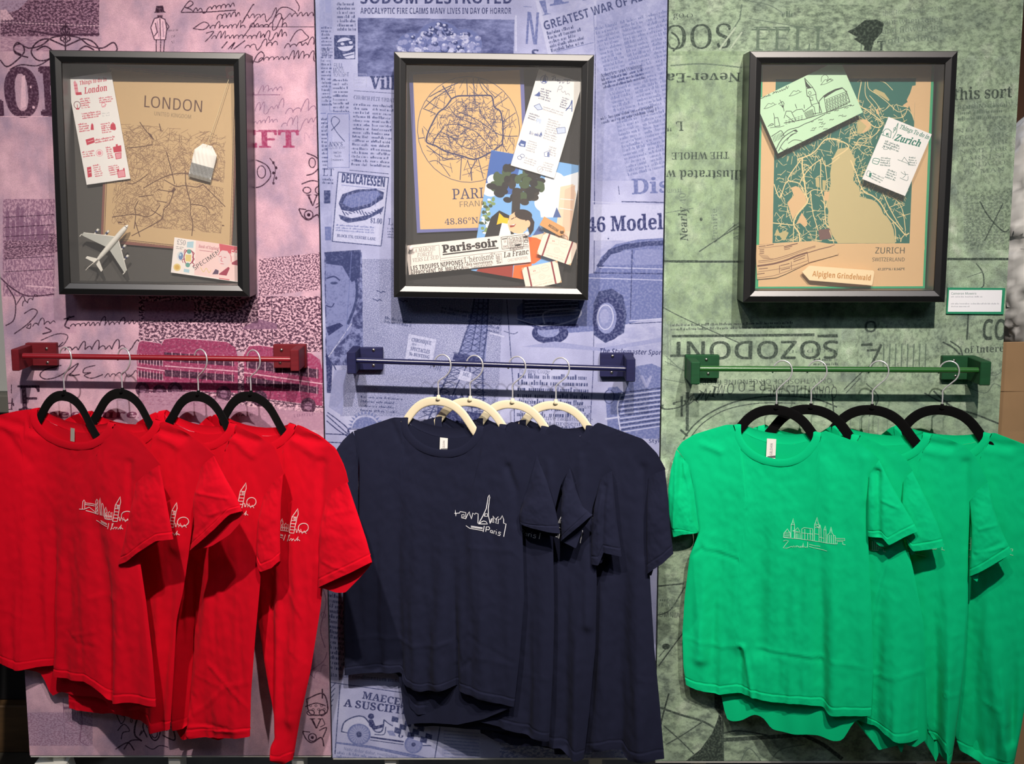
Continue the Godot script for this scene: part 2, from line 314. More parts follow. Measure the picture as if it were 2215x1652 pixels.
const BLUE := {"at":[-0.0455,1.138],"w":778,"h":1844,"blots":[[9,72.4,28.5,0,-15.2,653.5,1,6,0.03,0.02,0,0.9,0.25],[92.9,109.9,346.2,4,-2.4,126.6,3,5,0.01,0.02,-0.05,1.3,0.85],[176.4,123.8,191.2,0,-0.9,67.7,0,4,0.1,0.1,-0.05,0.5,0],[53.6,641.7,364.6,0,-18.1,363.2,0,4,0.34,0.34,0.02,0.7,0.5],[6.6,625.9,86.1,0,-1.6,259.9,3,5,0.03,0.03,0,0.7,0.85],[442.5,983.1,187.2,0,0.1,87.3,2,4,0.02,0.02,0,0.9,0.25],[488,72.4,127.4,0,0.4,119.1,2,4,0.02,0.03,0,0.9,0.3],[620.5,72.4,165.1,0,4,392.7,1,6,0.05,0.05,0.1,0.9,0.3],[615.4,599.8,167.7,0,2.4,253.8,2,4,0.02,0.04,0,0.9,0.4],[-10.5,1382.3,76.5,0,-0.4,263.8,2,5,0.02,0.02,0,0.9,0.4],[264.4,1798.4,94.8,0,-0.4,53.2,2,4,0.02,0.02,0,0.9,0.4],[403.8,1804.3,401.6,0,0,47.3,1,4,0.06,0.1,0.05,0.6,0.8]],"ops":[
["T","SODOM DESTROYED","S",98.5,80.3,437,80.3,27.4,3],
["L",2,1.1,[96.4,85.2,439.1,85.2]],
["T","APOCALYPTIC FIRE CLAIMS MANY LIVES IN DAY OF HORROR","S",99.2,102,433,102,13.2,3],
["O",1,273.2,163.5,52.7,46.4],
["O",1,330.5,167.5,37.9,33.4],
["O",1,211.6,171.5,33.7,29.7],
["K",273.2,165.5,48,40,90,5],
["K",330.5,169.5,34,28,50,6],
["K",211.6,172.5,30,26,45,7],
["L",4,4.2,[443.2,106,443.2,181.5]],
["L",2,1.3,[22.2,72.4,39.6,72.4,38.1,141.7,20.7,141.7,22.2,72.4]],
["G",0,47.5,84.2,88.3,84.2,7,9,0.6,0.1],
["P",2,[22.2,72.4,35.5,72.4,34.9,100,21.6,100]],
["T","\u2605","s",11.9,121.8,22.1,121.8,8.4,0],
["G",0,11.6,133.7,35.2,133.7,9,7.4,0.5,0.1],
["P",0,[40,147.6,87.1,147.6,86.1,199.5,38.9,199.5]],
["O",4,64.1,167.5,19,14.8],
["P",0,[45.8,163.5,66.4,159.6,84.9,155.6,84.6,169.5,64.1,171.5,45.6,173.5]],
["O",4,58,166.5,4.2,3.2],
["O",4,76.5,163.5,4.2,3.2],
["P",4,[57.6,189.5,84.3,183.5,84.1,197.5,65.6,198.5]],
["L",0,2.1,[61.6,193.5,82.2,188.5]],
["T","FULL","s",37.5,217.5,59,217.5,9.5,0],
["T","MOON","s",36.2,227.5,60.9,227.5,9.5,0],
["T","TONIGHT","s",36,237.5,71,237.5,9.5,0],
["G",0,34.8,247.6,68.7,247.6,9,8.4,0.5,0.1],
["L",1,1.3,[30.6,201.5,26.1,312.1,72.5,315.1]],
["G",0,9.5,181.5,31.1,181.5,16,7.9,0.5,0.1],
["L",1,1.7,[21.9,318.2,70.4,318.2,68.1,436.4,19.2,436.4,21.9,318.2]],
["C",0,1.9,[58.9,379.1,41.7,358.8,29.7,336.4,36.2,324.3,48.4,334.4,29.3,354.7]],
["T","ANN'S","R",22.4,389.3,54.5,389.3,9.5,0],
["T","BEAUTY TRAY","s",22.2,395.5,59.6,395.5,5.3,0],
["T","Smiles","R",32.4,405.7,51.1,405.7,5.3,0],
["T","Nails","R",34.3,413.9,50.9,413.9,5.3,0],
["T","- Treatments","R",23.7,422,54.9,422,5.3,0],
["L",1,1.5,[6.4,317.2,17.8,317.2]],
["G",0,7.1,332.4,19.5,332.4,14,8.4,0.5,0.1],
["T","LT","r",7.4,454.9,33.4,455.9,16.9,0],
["G",0,7.2,465.1,31.1,466.2,2,7.4,0.6,0.1],
["P",0,[9.8,487.8,24.4,487.8,23.7,516.7,9.1,516.7]],
["P",1,[10,568.6,24.7,568.6,24,599.8,9.3,599.8]],
["T","Village","R",117.8,263.7,231.1,266.7,27.4,0,0,1.3],
["L",0,1.3,[81.7,267.7,171.2,273.7]],
["T","CHURCH FETE UPDATE","R",80.3,285.8,177.1,293.9,8.4,0],
["G",0,80.1,300,117.2,302,16,8.8,0.5,0.1],
["G",0,123.4,302,168.7,305,16,8.8,0.5,0.1],
["L",2,1.1,[82.4,231.5,110.2,231.5,109.7,259.6,81.9,259.6,82.4,231.5]],
["G",2,85.3,239.5,105.9,239.5,3,6.3,0.4,0.1],
["L",0,1.5,[69,442.5,156.2,450.8]],
["P",4,[42.9,446.6,156.1,459,137,612.4,26.1,601.9]],
["L",0,2.1,[42.9,446.6,156.1,459,137,612.4,26.1,601.9,42.9,446.6]],
["T","DELICATESSEN","S",48.7,469.3,147.5,479.6,20,0,0,0.8],
["L",1,1.1,[49.6,475.4,147.4,485.7]],
["P",0,[42.5,516.7,51.3,496.1,82.8,485.7,126.6,483.7,145.2,491.9,142.9,506.4,113.4,525,71.4,535.4,48.5,531.2]],
["P",1,[50.9,516.7,59.6,500.2,93.1,489.9,128.6,487.8,138.9,496.1,113.5,516.7,71.5,527.1]],
["P",4,[40.2,529.1,71.3,537.4,113.3,527.1,142.8,510.5,144.8,518.8,113.1,537.4,71.2,545.7,42,539.5]],
["P",0,[42,541.6,71.1,549.9,113.1,541.6,144.7,522.9,140.4,535.4,102.4,554,62.5,560.3,46,551.9]],
["L",0,2.1,[50.5,533.3,56.6,543.6]],
["L",0,2.1,[57.8,536.8,63.9,542.2]],
["L",0,2.1,[65.1,537,71.3,539.2]],
["L",0,2.1,[72.5,533.9,78.7,537.5]],
["L",0,2.1,[79.8,530.1,86,538.5]],
["L",0,2.1,[87.2,529.3,93.2,541.4]],
["L",0,2.1,[94.4,532.1,100.5,543.5]],
["L",0,2.1,[101.7,536,107.8,542.9]],
["L",0,2.1,[109,537.4,115.2,540.1]],
["L",0,2.1,[116.3,535,122.5,537.7]],
["L",0,2.1,[123.7,531,129.9,537.9]],
["L",0,2.1,[131,529.1,137.1,540.5]],
["L",5,1.3,[63.9,491.9,59.1,522.9]],
["L",5,1.3,[73.3,491.9,68.5,522.9]],
["L",5,1.3,[82.7,491.9,77.9,522.9]],
["L",5,1.3,[92,491.9,87.3,522.9]],
["L",5,1.3,[101.4,491.9,96.7,522.9]],
["L",5,1.3,[110.8,491.9,106.1,522.9]],
["L",5,1.3,[120.2,491.9,115.5,522.9]],
["L",5,1.3,[129.6,491.9,124.9,522.9]],
["T","$1.00","R",112.8,560.3,139.9,562.3,11.6,0],
["G",1,35.2,566.5,128.3,572.7,3,5.8,0.5,0.1],
["T","BLOCK 576, CENTRE LANE","R",36.8,591.5,124.7,599.8,6.3,0],
["T","LE","r",152.5,564.4,177.5,566.5,14.8,0],
["G",0,152.3,574.8,170.1,575.9,4,6.3,0.5,0.1],
["P",5,[10.5,641.7,88.5,627,80.4,725.9,61.8,810.9,7.6,864.4]],
["C",0,6.3,[10.7,633.3,48.2,647.9,76.9,683.7,78.1,736.5,58,789.5]],
["P",0,[10.8,625.9,90.7,620.7,87.5,683.7,68.3,694.2,48,657.4,10.3,652.1]],
["C",0,3.2,[11.6,685.8,28.5,681.6,41,690]],
["O",0,28.2,696.3,8.4,3.2],
["C",3,2.1,[8.1,747.1,20.7,751.3,27.2,742.8]],
["P",3,[7,798.1,39,787.4,47.3,793.8,12.9,817.3]],
["L",4,2.1,[5.3,875.1,66.5,789.5]],
["C",0,3.2,[5.5,864.4,28.2,896.6,23,939.8]],
["P",3,[5.7,853.6,19.9,885.8,16.4,950.6,5.7,950.6]],
["C",0,2.5,[116.2,732.2,123.5,735.4,126.6,737.5,130.9,734.3,136.2,736.5]],
["C",0,2.5,[124.9,713.2,132.2,716.4,135.4,718.5,139.6,715.3,144.9,717.4]],
["C",0,2.5,[175.3,734.3,182.6,737.5,185.7,739.6,190,736.5,195.3,738.6]],
["P",5,[348.5,731.2,382.2,731.2,380,789.5,375.5,853.6,373.3,885.8,304.1,885.8,324.7,821.5,341.9,778.9]],
["C",0,3.6,[348.5,731.2,339.8,778.9,324.7,821.5,309.6,864.4,277.1,928.9,238.9,1015.8]],
["C",0,3.6,[380.1,731.2,377.8,789.5,373.5,832.2,369.1,864.4,366.8,928.9,372.8,1026.7]],
["C",0,2.5,[359,731.2,352.4,789.5,339.4,853.6]],
["C",0,2.5,[369.6,731.2,365.1,789.5,358.5,853.6]],
["L",0,1.9,[345.4,741.8,379.4,741.8]],
["L",0,1.5,[345.4,741.8,362.3,755.5]],
["L",0,1.5,[379.4,741.8,362.3,755.5]],
["L",0,1.5,[362.4,741.8,342.2,755.5]],
["L",0,1.5,[362.4,741.8,379.3,755.5]],
["L",0,1.9,[341.5,755.5,378.4,755.5]],
["L",0,1.5,[341.5,755.5,359.9,769.3]],
["L",0,1.5,[378.4,755.5,359.9,769.3]],
["L",0,1.5,[359.9,755.5,338.3,769.3]],
["L",0,1.5,[359.9,755.5,378.3,769.3]],
["L",0,1.9,[337.6,769.3,377.4,769.3]],
["L",0,1.5,[337.6,769.3,357.4,783.2]],
["L",0,1.5,[377.4,769.3,357.4,783.2]],
["L",0,1.5,[357.5,769.3,334.4,783.2]],
["L",0,1.5,[357.5,769.3,377.3,783.2]],
["L",0,1.9,[333.7,783.2,376.3,783.2]],
["L",0,1.5,[333.7,783.2,355,797]],
["L",0,1.5,[376.3,783.2,355,797]],
["L",0,1.5,[355,783.2,330.4,797]],
["L",0,1.5,[355,783.2,376.3,797]],
["L",0,1.9,[329.8,797,375.3,797]],
["L",0,1.5,[329.8,797,352.5,810.9]],
["L",0,1.5,[375.3,797,352.5,810.9]],
["L",0,1.5,[352.6,797,326.5,810.9]],
["L",0,1.5,[352.6,797,375.3,810.9]],
["L",0,1.9,[325.8,810.9,374.3,810.9]],
["L",0,1.5,[325.8,810.9,350,824.7]],
["L",0,1.5,[374.3,810.9,350,824.7]],
["L",0,1.5,[350.1,810.9,322.6,824.7]],
["L",0,1.5,[350.1,810.9,374.3,824.7]],
["L",0,1.9,[321.9,824.7,373.3,824.7]],
["L",0,1.5,[321.9,824.7,347.5,838.6]],
["L",0,1.5,[373.3,824.7,347.5,838.6]],
["L",0,1.5,[347.6,824.7,318.6,838.6]],
["L",0,1.5,[347.6,824.7,373.3,838.6]],
["L",0,1.9,[317.9,838.6,372.3,838.6]],
["L",0,1.5,[317.9,838.6,345.1,852.6]],
["L",0,1.5,[372.3,838.6,345.1,852.6]],
["L",0,1.5,[345.1,838.6,314.7,852.6]],
["L",0,1.5,[345.1,838.6,372.3,852.6]],
["L",0,1.9,[314,852.6,371.3,852.6]],
["L",0,1.5,[314,852.6,342.6,866.5]],
["L",0,1.5,[371.3,852.6,342.6,866.5]],
["L",0,1.5,[342.6,852.6,310.7,866.5]],
["L",0,1.5,[342.6,852.6,371.3,866.5]],
["P",3,[301.1,857.9,369.1,870.8,371.2,885.8,296.8,872.9]],
["L",0,2.1,[299,855.8,371.2,869.7]],
["L",0,2.1,[294.5,888,326.5,888]],
["L",0,1.9,[294.5,888,320,903.1]],
["L",0,1.9,[326.5,888,285.9,903.1]],
["L",0,1.9,[341.4,888,369,903.1]],
["L",0,1.9,[369,888,343.4,903.1]],
["L",0,2.1,[339.2,888,369,888]],
["L",0,2.1,[284.8,903.1,316.8,903.1]],
["L",0,1.9,[284.8,903.1,310.3,918.1]],
["L",0,1.9,[316.8,903.1,276.2,918.1]],
["L",0,1.9,[342.3,903.1,370,918.1]],
["L",0,1.9,[370,903.1,344.4,918.1]],
["L",0,2.1,[340.2,903.1,370,903.1]],
["L",0,2.1,[275.1,918.1,307.1,918.1]],
["L",0,1.9,[275.1,918.1,300.6,933.3]],
["L",0,1.9,[307.1,918.1,266.4,933.3]],
["L",0,1.9,[343.3,918.1,371,933.3]],
["L",0,1.9,[371.1,918.1,345.4,933.3]],
["L",0,2.1,[341.2,918.1,371.1,918.1]],
["L",0,2.1,[265.4,933.3,297.4,933.3]],
["L",0,1.9,[265.4,933.3,290.9,948.4]],
["L",0,1.9,[297.4,933.3,256.7,948.4]],
["L",0,1.9,[344.3,933.3,372,948.4]],
["L",0,1.9,[372.1,933.3,346.4,948.4]],
["L",0,2.1,[342.2,933.3,372.1,933.3]],
["L",0,2.1,[255.6,948.4,287.7,948.4]],
["L",0,1.9,[255.6,948.4,281.1,963.6]],
["L",0,1.9,[287.7,948.4,246.9,963.6]],
["L",0,1.9,[345.3,948.4,373,963.6]],
["L",0,1.9,[373.1,948.4,347.4,963.6]],
["L",0,2.1,[343.2,948.4,373.1,948.4]],
["L",0,2.1,[245.9,963.6,277.9,963.6]],
["L",0,1.9,[245.9,963.6,271.4,978.8]],
["L",0,1.9,[277.9,963.6,237.2,978.8]],
["L",0,1.9,[346.3,963.6,374.1,978.8]],
["L",0,1.9,[374.1,963.6,348.4,978.8]],
["L",0,2.1,[344.2,963.6,374.1,963.6]],
["L",0,2.1,[236.1,978.8,268.2,978.8]],
["L",0,1.9,[236.1,978.8,261.6,994]],
["L",0,1.9,[268.2,978.8,227.4,994]],
["L",0,1.9,[347.3,978.8,375.1,994]],
["L",0,1.9,[375.1,978.8,349.4,994]],
["L",0,2.1,[345.2,978.8,375.1,978.8]],
["L",0,2.1,[226.3,994,258.4,994]],
["L",0,1.9,[226.3,994,251.9,1009.2]],
["L",0,1.9,[258.4,994,217.6,1009.2]],
["L",0,1.9,[348.3,994,376.1,1009.2]],
["L",0,1.9,[376.2,994,350.4,1009.2]],
["L",0,2.1,[346.2,994,376.2,994]],
["C",0,3.2,[330.7,885.8,303.7,939.8,276.5,1010.3]],
["C",0,3.2,[337.1,885.8,339,939.8,342.9,1010.3]],
["P",3,[253.5,950.6,379.4,974.4,379.4,991.8,251.2,967.9]],
["P",0,[266.2,963.6,273.8,950.6,281.1,965.7]],
["P",0,[281.1,963.6,288.7,950.6,296.1,965.7]],
["P",0,[296.1,963.6,303.7,950.6,311,965.7]],
["P",0,[311.1,963.6,318.6,950.6,326,965.7]],
["P",0,[326,963.6,333.6,950.6,341,965.7]],
["P",3,[261.7,983.1,379.4,1000.5,383.5,1037.6,254.8,1037.6]],
["P",4,[197.5,813,261,825.8,249.9,881.5,188.3,870.8]],
["T","CHRONIQUE","R",202.6,830.1,248.2,838.6,8.4,0],
["T","des","r",203.6,838.6,214.2,840.8,6.3,0],
["T","SPECTACLES","R",200.2,850.4,244.8,859,8.4,0],
["T","\u2116 BUSTING","R",196.9,862.2,243.6,870.8,7.4,0],
["G",1,194.6,872.9,241.4,880.5,1,6.3,0.5,0.1],
["P",4,[315.8,896.6,341.3,903.1,339,924.6,309.2,918.1]],
["T","ME","r",319.9,909.5,334.8,912.8,8.4,0],
["T","POIL","R",243.4,892.3,273.1,898.7,10.5,0],
["G",0,273.3,755.5,346.2,768.3,2,9.5,0.6,0.1],
["T","LES PARISIENS","R",272,776.8,339.7,787.4,8.4,1],
["G",0,142.9,778.9,206.3,789.5,2,8.4,0.6,0.1],
["L",4,3.2,[384.1,810.9,415.9,819.4]],
["G",0,384.2,778.9,411.7,785.3,4,9.5,0.5,0.1],
["L",0,2.1,[422.4,734.3,439.3,961.4,440.4,1037.6]],
["G",0,84.5,961.4,191.3,967.9,4,10.5,0.4,0.3],
["L",1,1.5,[69.6,625.9,47.8,875.1]],
["P",1,[61.9,1036.5,51,1033.2,62,1029.9]],
["P",1,[62.1,1029.1,52.3,1023.5,63.7,1022.8]],
["P",1,[63.9,1022,55.7,1014.3,66.8,1016.1]],
["P",1,[67.3,1015.5,60.9,1006,71.4,1010.4]],
["P",1,[71.9,1009.8,67.9,999.1,77,1005.7]],
["P",1,[77.7,1005.3,76.1,993.9,83.5,1002.5]],
["P",1,[84.3,1002.2,85.2,990.7,90.5,1000.8]],
["P",1,[91.3,1000.7,94.7,989.6,97.7,1000.7]],
["P",1,[98.5,1000.8,104.2,990.7,104.7,1002.2]],
["P",1,[105.5,1002.5,113.2,993.9,111.2,1005.3]],
["P",1,[111.9,1005.7,121.3,999.1,116.8,1009.8]],
["P",1,[117.4,1010.4,127.9,1006,121.3,1015.5]],
["P",1,[121.7,1016.1,132.9,1014.3,124.4,1022]],
["P",1,[124.6,1022.8,135.9,1023.5,125.9,1029.1]],
["P",1,[126,1029.9,136.9,1033.2,125.9,1036.5]],
["O",1,93.9,1037.6,31.6,31.6],
["P",4,[61.8,1033.2,128.3,1033.2,128.1,1044.1,57.2,1046.3]],
["C",3,2.7,[6.8,996.2,30,1013.6,53.2,1035.4,57,1059.4]],
["C",3,2.7,[4.2,1015.8,29.5,1037.6,52.8,1052.9]],
["L",3,2.5,[4.5,1002.7,61.4,1055.1]],
["L",3,2.5,[53.2,1035.4,126.1,1035.4,125.5,1070.4,52.5,1070.4,53.2,1035.4]],
["L",3,2.5,[1.4,1046.3,50.7,1048.5]],
["L",3,2.5,[1,1066,50.4,1068.2]],
["C",3,2.5,[120.8,1032.1,142.4,1017.9,160.8,1010.3]],
["P",2,[23.9,896.6,53.8,896.6,40.9,1004.9,9.3,983.1]],
["P",4,[486,72.4,493.1,72.4,525.3,191.5,515,191.5]],
["T","N","S",460.6,166.5,493.4,168.5,69.5,1],
["T","S","S",476.1,199.5,496.6,199.5,21.1,0],
["L",1,1.7,[459.5,86.2,477.9,87.2]],
["T","N","r",447.2,60.6,477.8,60.6,31.6,2],
["P",1,[494.1,74.4,508.4,72.4,512.6,100,522.8,102,500.4,106,506.5,102]],
["T","PE","R",514.6,86.2,661.2,62.5,63.2,1],
["T","GREATEST WAR OF ALL","S",506.6,137.7,734.6,70.4,19,0],
["G",0,512.8,147.6,592.4,127.8,5,9.5,0.6,0.3],
["L",1,1.7,[532.4,183.5,615.3,163.5]],
["L",1,1.3,[614.6,96.1,619.7,191.5]],
["G",1,619.1,137.7,668.1,125.8,37,9.1,0.6,0.1],
["G",1,674.2,124.3,727.1,111.4,37,9.1,0.6,0.1],
["G",1,731.2,110.4,784.1,97.6,37,9.1,0.6,0.1],
["T","America was Waiting","R",632.5,239.5,724.7,217.5,8.4,0],
["G",0,634.6,247.6,730,224.5,3,8.4,0.6,0.1],
["G",0,633.5,332.4,757,304,2,9,0.6,0.1],
["T","Dis","R",704,496.1,791.6,491.9,33.7,1,0,1.1],
["L",0,2.3,[682.4,512.6,781.6,514.6]],
["L",0,1.5,[674.6,477.5,676.9,496.1]],
["L",3,1.7,[619.6,189.5,622.4,885.8,615.3,1037.6]],
["L",4,2.1,[616.6,512.6,682.4,516.7]],
["P",4,[618.8,518.8,781.6,518.8,783.1,599.8,619.6,599.8]],
["T","46 Model C","R",604.7,581.1,814,572.7,33.7,3,0,0.6],
["O",0,653.1,595.7,1.7,1.7],
["P",1,[622.4,673.2,636.7,637.5,670,608.2,720.2,597.7,788.3,593.6,791.7,778.9,744.1,778.9,638.5,805.5,564.4,810.9,447.7,789.5,445.6,751.3,510.9,694.2,574,681.6]],
["P",0,[626.4,657.4,653.4,620.7,688.9,608.2,741.2,601.9,788.4,599.8,788.6,610.3,741.4,612.4,689,620.7,657.8,641.7,637,664.7]],
["P",5,[639,656.3,659.8,631.2,691.2,622.8,705.9,621.8,704.2,654.2]],
["P",5,[714.3,621.8,741.5,618.6,775.1,620.7,775.7,654.2,712.7,656.3]],
["L",4,2.1,[632.8,660.5,784.3,664.7]],
["L",0,2.5,[620.3,673.2,784.5,675.3]],
["L",4,1.9,[574,683.7,784.8,690]],
["L",0,2.1,[707.9,620.7,706,778.9]],
["L",0,2.1,[779.1,610.3,786.2,768.3]],
["P",0,[621,742.8,633.4,715.3,662.8,709,688.4,725.9,697.4,768.3,691.6,810.9,649.5,834.4,621.7,815.1]],
["O",3,655.2,778.9,35.8,50.6],
["O",5,650.9,776.8,23.2,35.8],
["O",4,648.8,774.6,19,29.5,2.5],
["O",2,646.7,772.5,10.5,16.9],
["O",3,522,810.9,42.1,25.3],
["O",5,517.7,806.6,25.3,14.8],
["L",4,2.5,[703.9,783.2,786.4,776.8]],
["L",0,2.1,[704,789.5,786.6,785.3]],
["P",0,[458.2,725.9,584.9,725.9,590.4,755.5,458.3,778.9]],
["L",4,1.9,[463.5,734.3,584.9,730.1]],
["L",4,1.9,[463.6,742.8,585,737.5]],
["L",4,1.9,[463.6,751.3,585.1,744.9]],
["L",4,1.9,[463.6,759.8,585.1,752.4]],
["L",4,1.9,[463.6,768.3,585.2,759.8]],
["L",4,1.9,[463.6,776.8,585.2,767.2]],
["C",4,3.6,[445.6,778.9,511.3,795.9,580,778.9,587.3,757.7,511.2,761.9,509.2,789.5]],
["P",3,[439.3,778.9,456.2,783.2,500.7,795.9,585.4,789.5,587.6,798.1,500.7,804.5]],
["P",2,[454.1,842.9,532.7,830.1,639,845.1,787.2,819.4,787.4,830.1,649.7,853.6,532.7,845.1]],
["C",0,1.7,[415.9,806.6,437.2,813,447.8,808.7]],
["T","The Stylemaster Sport S","S",634.8,857.9,794.4,862.2,11.6,3,0.2],
["T","The new Coupe","r",449.9,903.1,522.4,905.2,9.5,0],
["G",0,447.8,916,616.3,920.3,7,14.8,0.6,0.1],
["T","ability.","r",452.1,970.1,486.4,971.2,9.5,0],
["T","Every line of construction emphasizes","r",456.4,980.9,619.1,987.5,9.5,0],
["T","its distinctive radiator. The","r",452.2,1011.4,621.5,1017.9,9.5,0],
["T","is eight, presenting","r",469.3,1024.5,619.5,1028.8,9.5,0],
["G",0,447.9,1035.4,608.8,1037.6,2,12.6,0.5,0.1],
["P",1,[650.9,961.4,657,937.6,678.3,935.4,693.5,950.6,720.3,888,756.4,881.5,790.7,896.6,793.8,1059.4,658.4,1055.1]],
["O",5,659.4,959.2,10.5,14.8],
["O",0,659.4,959.2,12.6,16.9,2.1],
["L",0,3.6,[680.7,950.6,789.4,937.6]],
["L",4,2.3,[685,956,789.5,943]],
["L",0,3.6,[680.8,961.4,789.6,948]],
["L",4,2.3,[685.2,966.8,789.7,953.4]],
["L",0,3.6,[681,972.2,789.8,958.4]],
["L",4,2.3,[685.3,977.7,789.9,963.8]],
["L",0,3.6,[681.1,983.1,789.9,968.8]],
["L",4,2.3,[685.4,988.5,790,974.2]],
["L",0,3.6,[681.2,994,790.1,979.2]],
["L",4,2.3,[685.6,999.4,790.2,984.6]],
["L",0,3.6,[681.4,1004.9,790.3,989.6]],
["L",4,2.3,[685.7,1010.3,790.4,995.1]],
["L",0,3.6,[681.5,1015.8,790.5,1000.1]],
["L",4,2.3,[685.9,1021.2,790.6,1005.5]],
["L",0,3.6,[681.6,1026.7,790.7,1010.5]],
["L",4,2.3,[686,1032.1,790.8,1016]],
["L",0,3.6,[681.8,1037.6,790.9,1021]],
["L",4,2.3,[686.2,1043,791,1026.4]],
["P",2,[729.2,909.5,737.7,909.5,744.4,926.8,752.6,909.5,759,909.5,748.8,937.6,742.4,937.6]],
["C",4,3.2,[689.2,950.6,679,983.1,686.1,1037.6]],
["L",4,4.2,[651.5,1011.4,683.5,1007]],
["P",1,[662.6,1048.5,791.2,1037.6,791.5,1052.9,664.9,1057.3]],
["T","Stylin","S",753.1,1068.2,791.7,1066,9.5,0],
["G",0,-5.2,1439,62.5,1450.4,15,12.6,0.6,0.1],
["T","vita vitae condimentum nunc,","R",-7.4,1636.8,169.4,1653.1,9.5,0],
["L",0,2.3,[-12.1,1650.7,173.5,1678.7]],
["L",0,2.5,[22,1660,6.1,1833.8]],
["L",0,2.3,[-10.4,1671.7,-3.5,1662.4]],
["L",0,2.1,[-12.8,1681,12.2,1653.1]],
["L",0,2.1,[-13.1,1695,9.7,1667]],
["L",0,2.1,[-13.4,1709.1,7.1,1681]],
["L",0,2.1,[-13.8,1723.1,4.6,1695]],
["L",0,2.1,[-14.1,1737.2,2.1,1709.1]],
["L",0,2.1,[-14.4,1751.3,-0.4,1723.1]],
["T","MAECENAS","R",73.4,1692.7,217.3,1720.8,17.9,3,0,0.6],
["T","A SUSCIPIT","R",28.7,1712.6,181.6,1733.7,19,3,0,0.8],
["L",0,2.5,[261.4,1760.7,247.3,1845.7]],
["P",4,[23,1774.8,34.6,1748.9,70.4,1737.2,92.4,1751.3,98.7,1774.8,123.2,1777.1,125.9,1746.6,147.8,1765.4,203.3,1781.8,236.5,1800.7,236.4,1812.5,203,1812.5,91.7,1793.6,25,1781.8]],
["C",0,3.2,[22.9,1777.1,30.1,1753.6,54.8,1739.5,77,1739.5,92.3,1758.3,105.3,1777.1,121,1774.8,125.9,1746.6]],
["C",0,2.7,[125.9,1746.6,147.9,1763,203.3,1781.8,234.3,1798.4,237.5,1812.5]],
["L",0,2.7,[22.9,1777.1,38.4,1780.7]],
["C",0,2.1,[103,1784.2,125.3,1784.2,130,1765.4]],
["O",3,94.9,1738.3,7.4,7.4],
["P",3,[89.2,1746.6,99.2,1746.6,105.6,1763,123.4,1758.3,125.6,1765.4,103.2,1772.4,90,1763]],
["T","0","R",158.6,1791.3,172,1793.6,10.5,0],
["P",5,[132.1,1774.8,147.7,1774.8,154.2,1788.9,138.6,1786.6]],
["L",3,4.2,[94,1791.3,171.8,1803.1]],
["L",0,2.1,[91.6,1798.4,171.7,1810.2]],
["L",0,3.2,[216.3,1812.5,238.7,1812.5]],
["O",5,65.1,1784.2,26.3,26.3],
["O",1,65.1,1784.2,28.4,27.4,4.2],
["O",0,65.1,1784.2,6.3,7.4],
["O",5,196.3,1810.2,21.1,22.1],
["O",1,196.3,1810.2,22.1,23.2,4.2],
["O",0,196.3,1810.2,5.3,5.3],
["L",4,0.8,[74,1784.2,88.5,1784.2]],
["L",4,0.8,[73.5,1787.1,87.2,1791.9]],
["L",4,0.8,[72.2,1789.7,83.8,1798.8]],
["L",4,0.8,[70.2,1791.8,78.5,1804.2]],
["L",4,0.8,[67.7,1793.2,71.9,1807.8]],
["L",4,0.8,[64.9,1793.6,64.6,1809]],
["L",4,0.8,[62.2,1793.2,57.4,1807.8]],
["L",4,0.8,[59.7,1791.8,51,1804.2]],
["L",4,0.8,[57.8,1789.7,45.9,1798.8]],
["L",4,0.8,[56.6,1787.1,42.7,1791.9]],
["L",4,0.8,[56.2,1784.2,41.7,1784.2]],
["L",4,0.8,[56.7,1781.3,43,1776.6]],
["L",4,0.8,[58,1778.7,46.5,1769.7]],
["L",4,0.8,[60,1776.6,51.7,1764.2]],
["L",4,0.8,[62.5,1775.2,58.3,1760.7]],
["L",4,0.8,[65.3,1774.8,65.6,1759.5]],
["L",4,0.8,[68,1775.2,72.8,1760.7]],
["L",4,0.8,[70.5,1776.6,79.2,1764.2]],
["L",4,0.8,[72.4,1778.7,84.3,1769.7]],
["L",4,0.8,[73.6,1781.3,87.5,1776.6]],
["P",0,[146,1737.2,161.5,1741.9,159.1,1756,143.6,1751.3]],
["P",4,[161.5,1743,177,1747.7,174.6,1761.8,159.1,1757.1]],
["P",0,[177,1748.9,192.5,1753.6,190.1,1767.7,174.6,1763]],
["P",4,[192.5,1754.8,208,1759.5,205.6,1773.6,190.1,1768.9]],
["P",0,[208,1760.7,223.5,1765.4,221.2,1779.5,205.6,1774.8]],
["P",4,[223.5,1766.5,239.1,1771.2,236.7,1785.4,221.1,1780.7]],
["P",4,[149.1,1751.3,164.7,1756,162.2,1770.1,146.7,1765.4]],
["P",0,[164.6,1757.1,180.2,1761.8,177.8,1776,162.2,1771.2]],
["P",4,[180.1,1763,195.7,1767.7,193.3,1781.8,177.7,1777.1]],
["P",0,[195.7,1768.9,211.2,1773.6,208.8,1787.7,193.3,1783]],
["P",4,[211.2,1774.8,226.7,1779.5,224.4,1793.6,208.8,1788.9]],
["P",0,[226.7,1780.7,242.3,1785.4,239.9,1799.5,224.3,1794.8]],
["P",0,[152.3,1765.4,167.8,1770.1,165.4,1784.2,149.9,1779.5]],
["P",4,[167.8,1771.2,183.3,1776,180.9,1790.1,165.4,1785.4]],
["P",0,[183.3,1777.1,198.8,1781.8,196.5,1796,180.9,1791.3]],
["P",4,[198.8,1783,214.4,1787.7,212,1801.9,196.4,1797.2]],
["P",0,[214.4,1788.9,229.9,1793.6,227.6,1807.8,212,1803.1]],
["P",4,[229.9,1794.8,245.5,1799.5,243.1,1813.7,227.5,1809]],
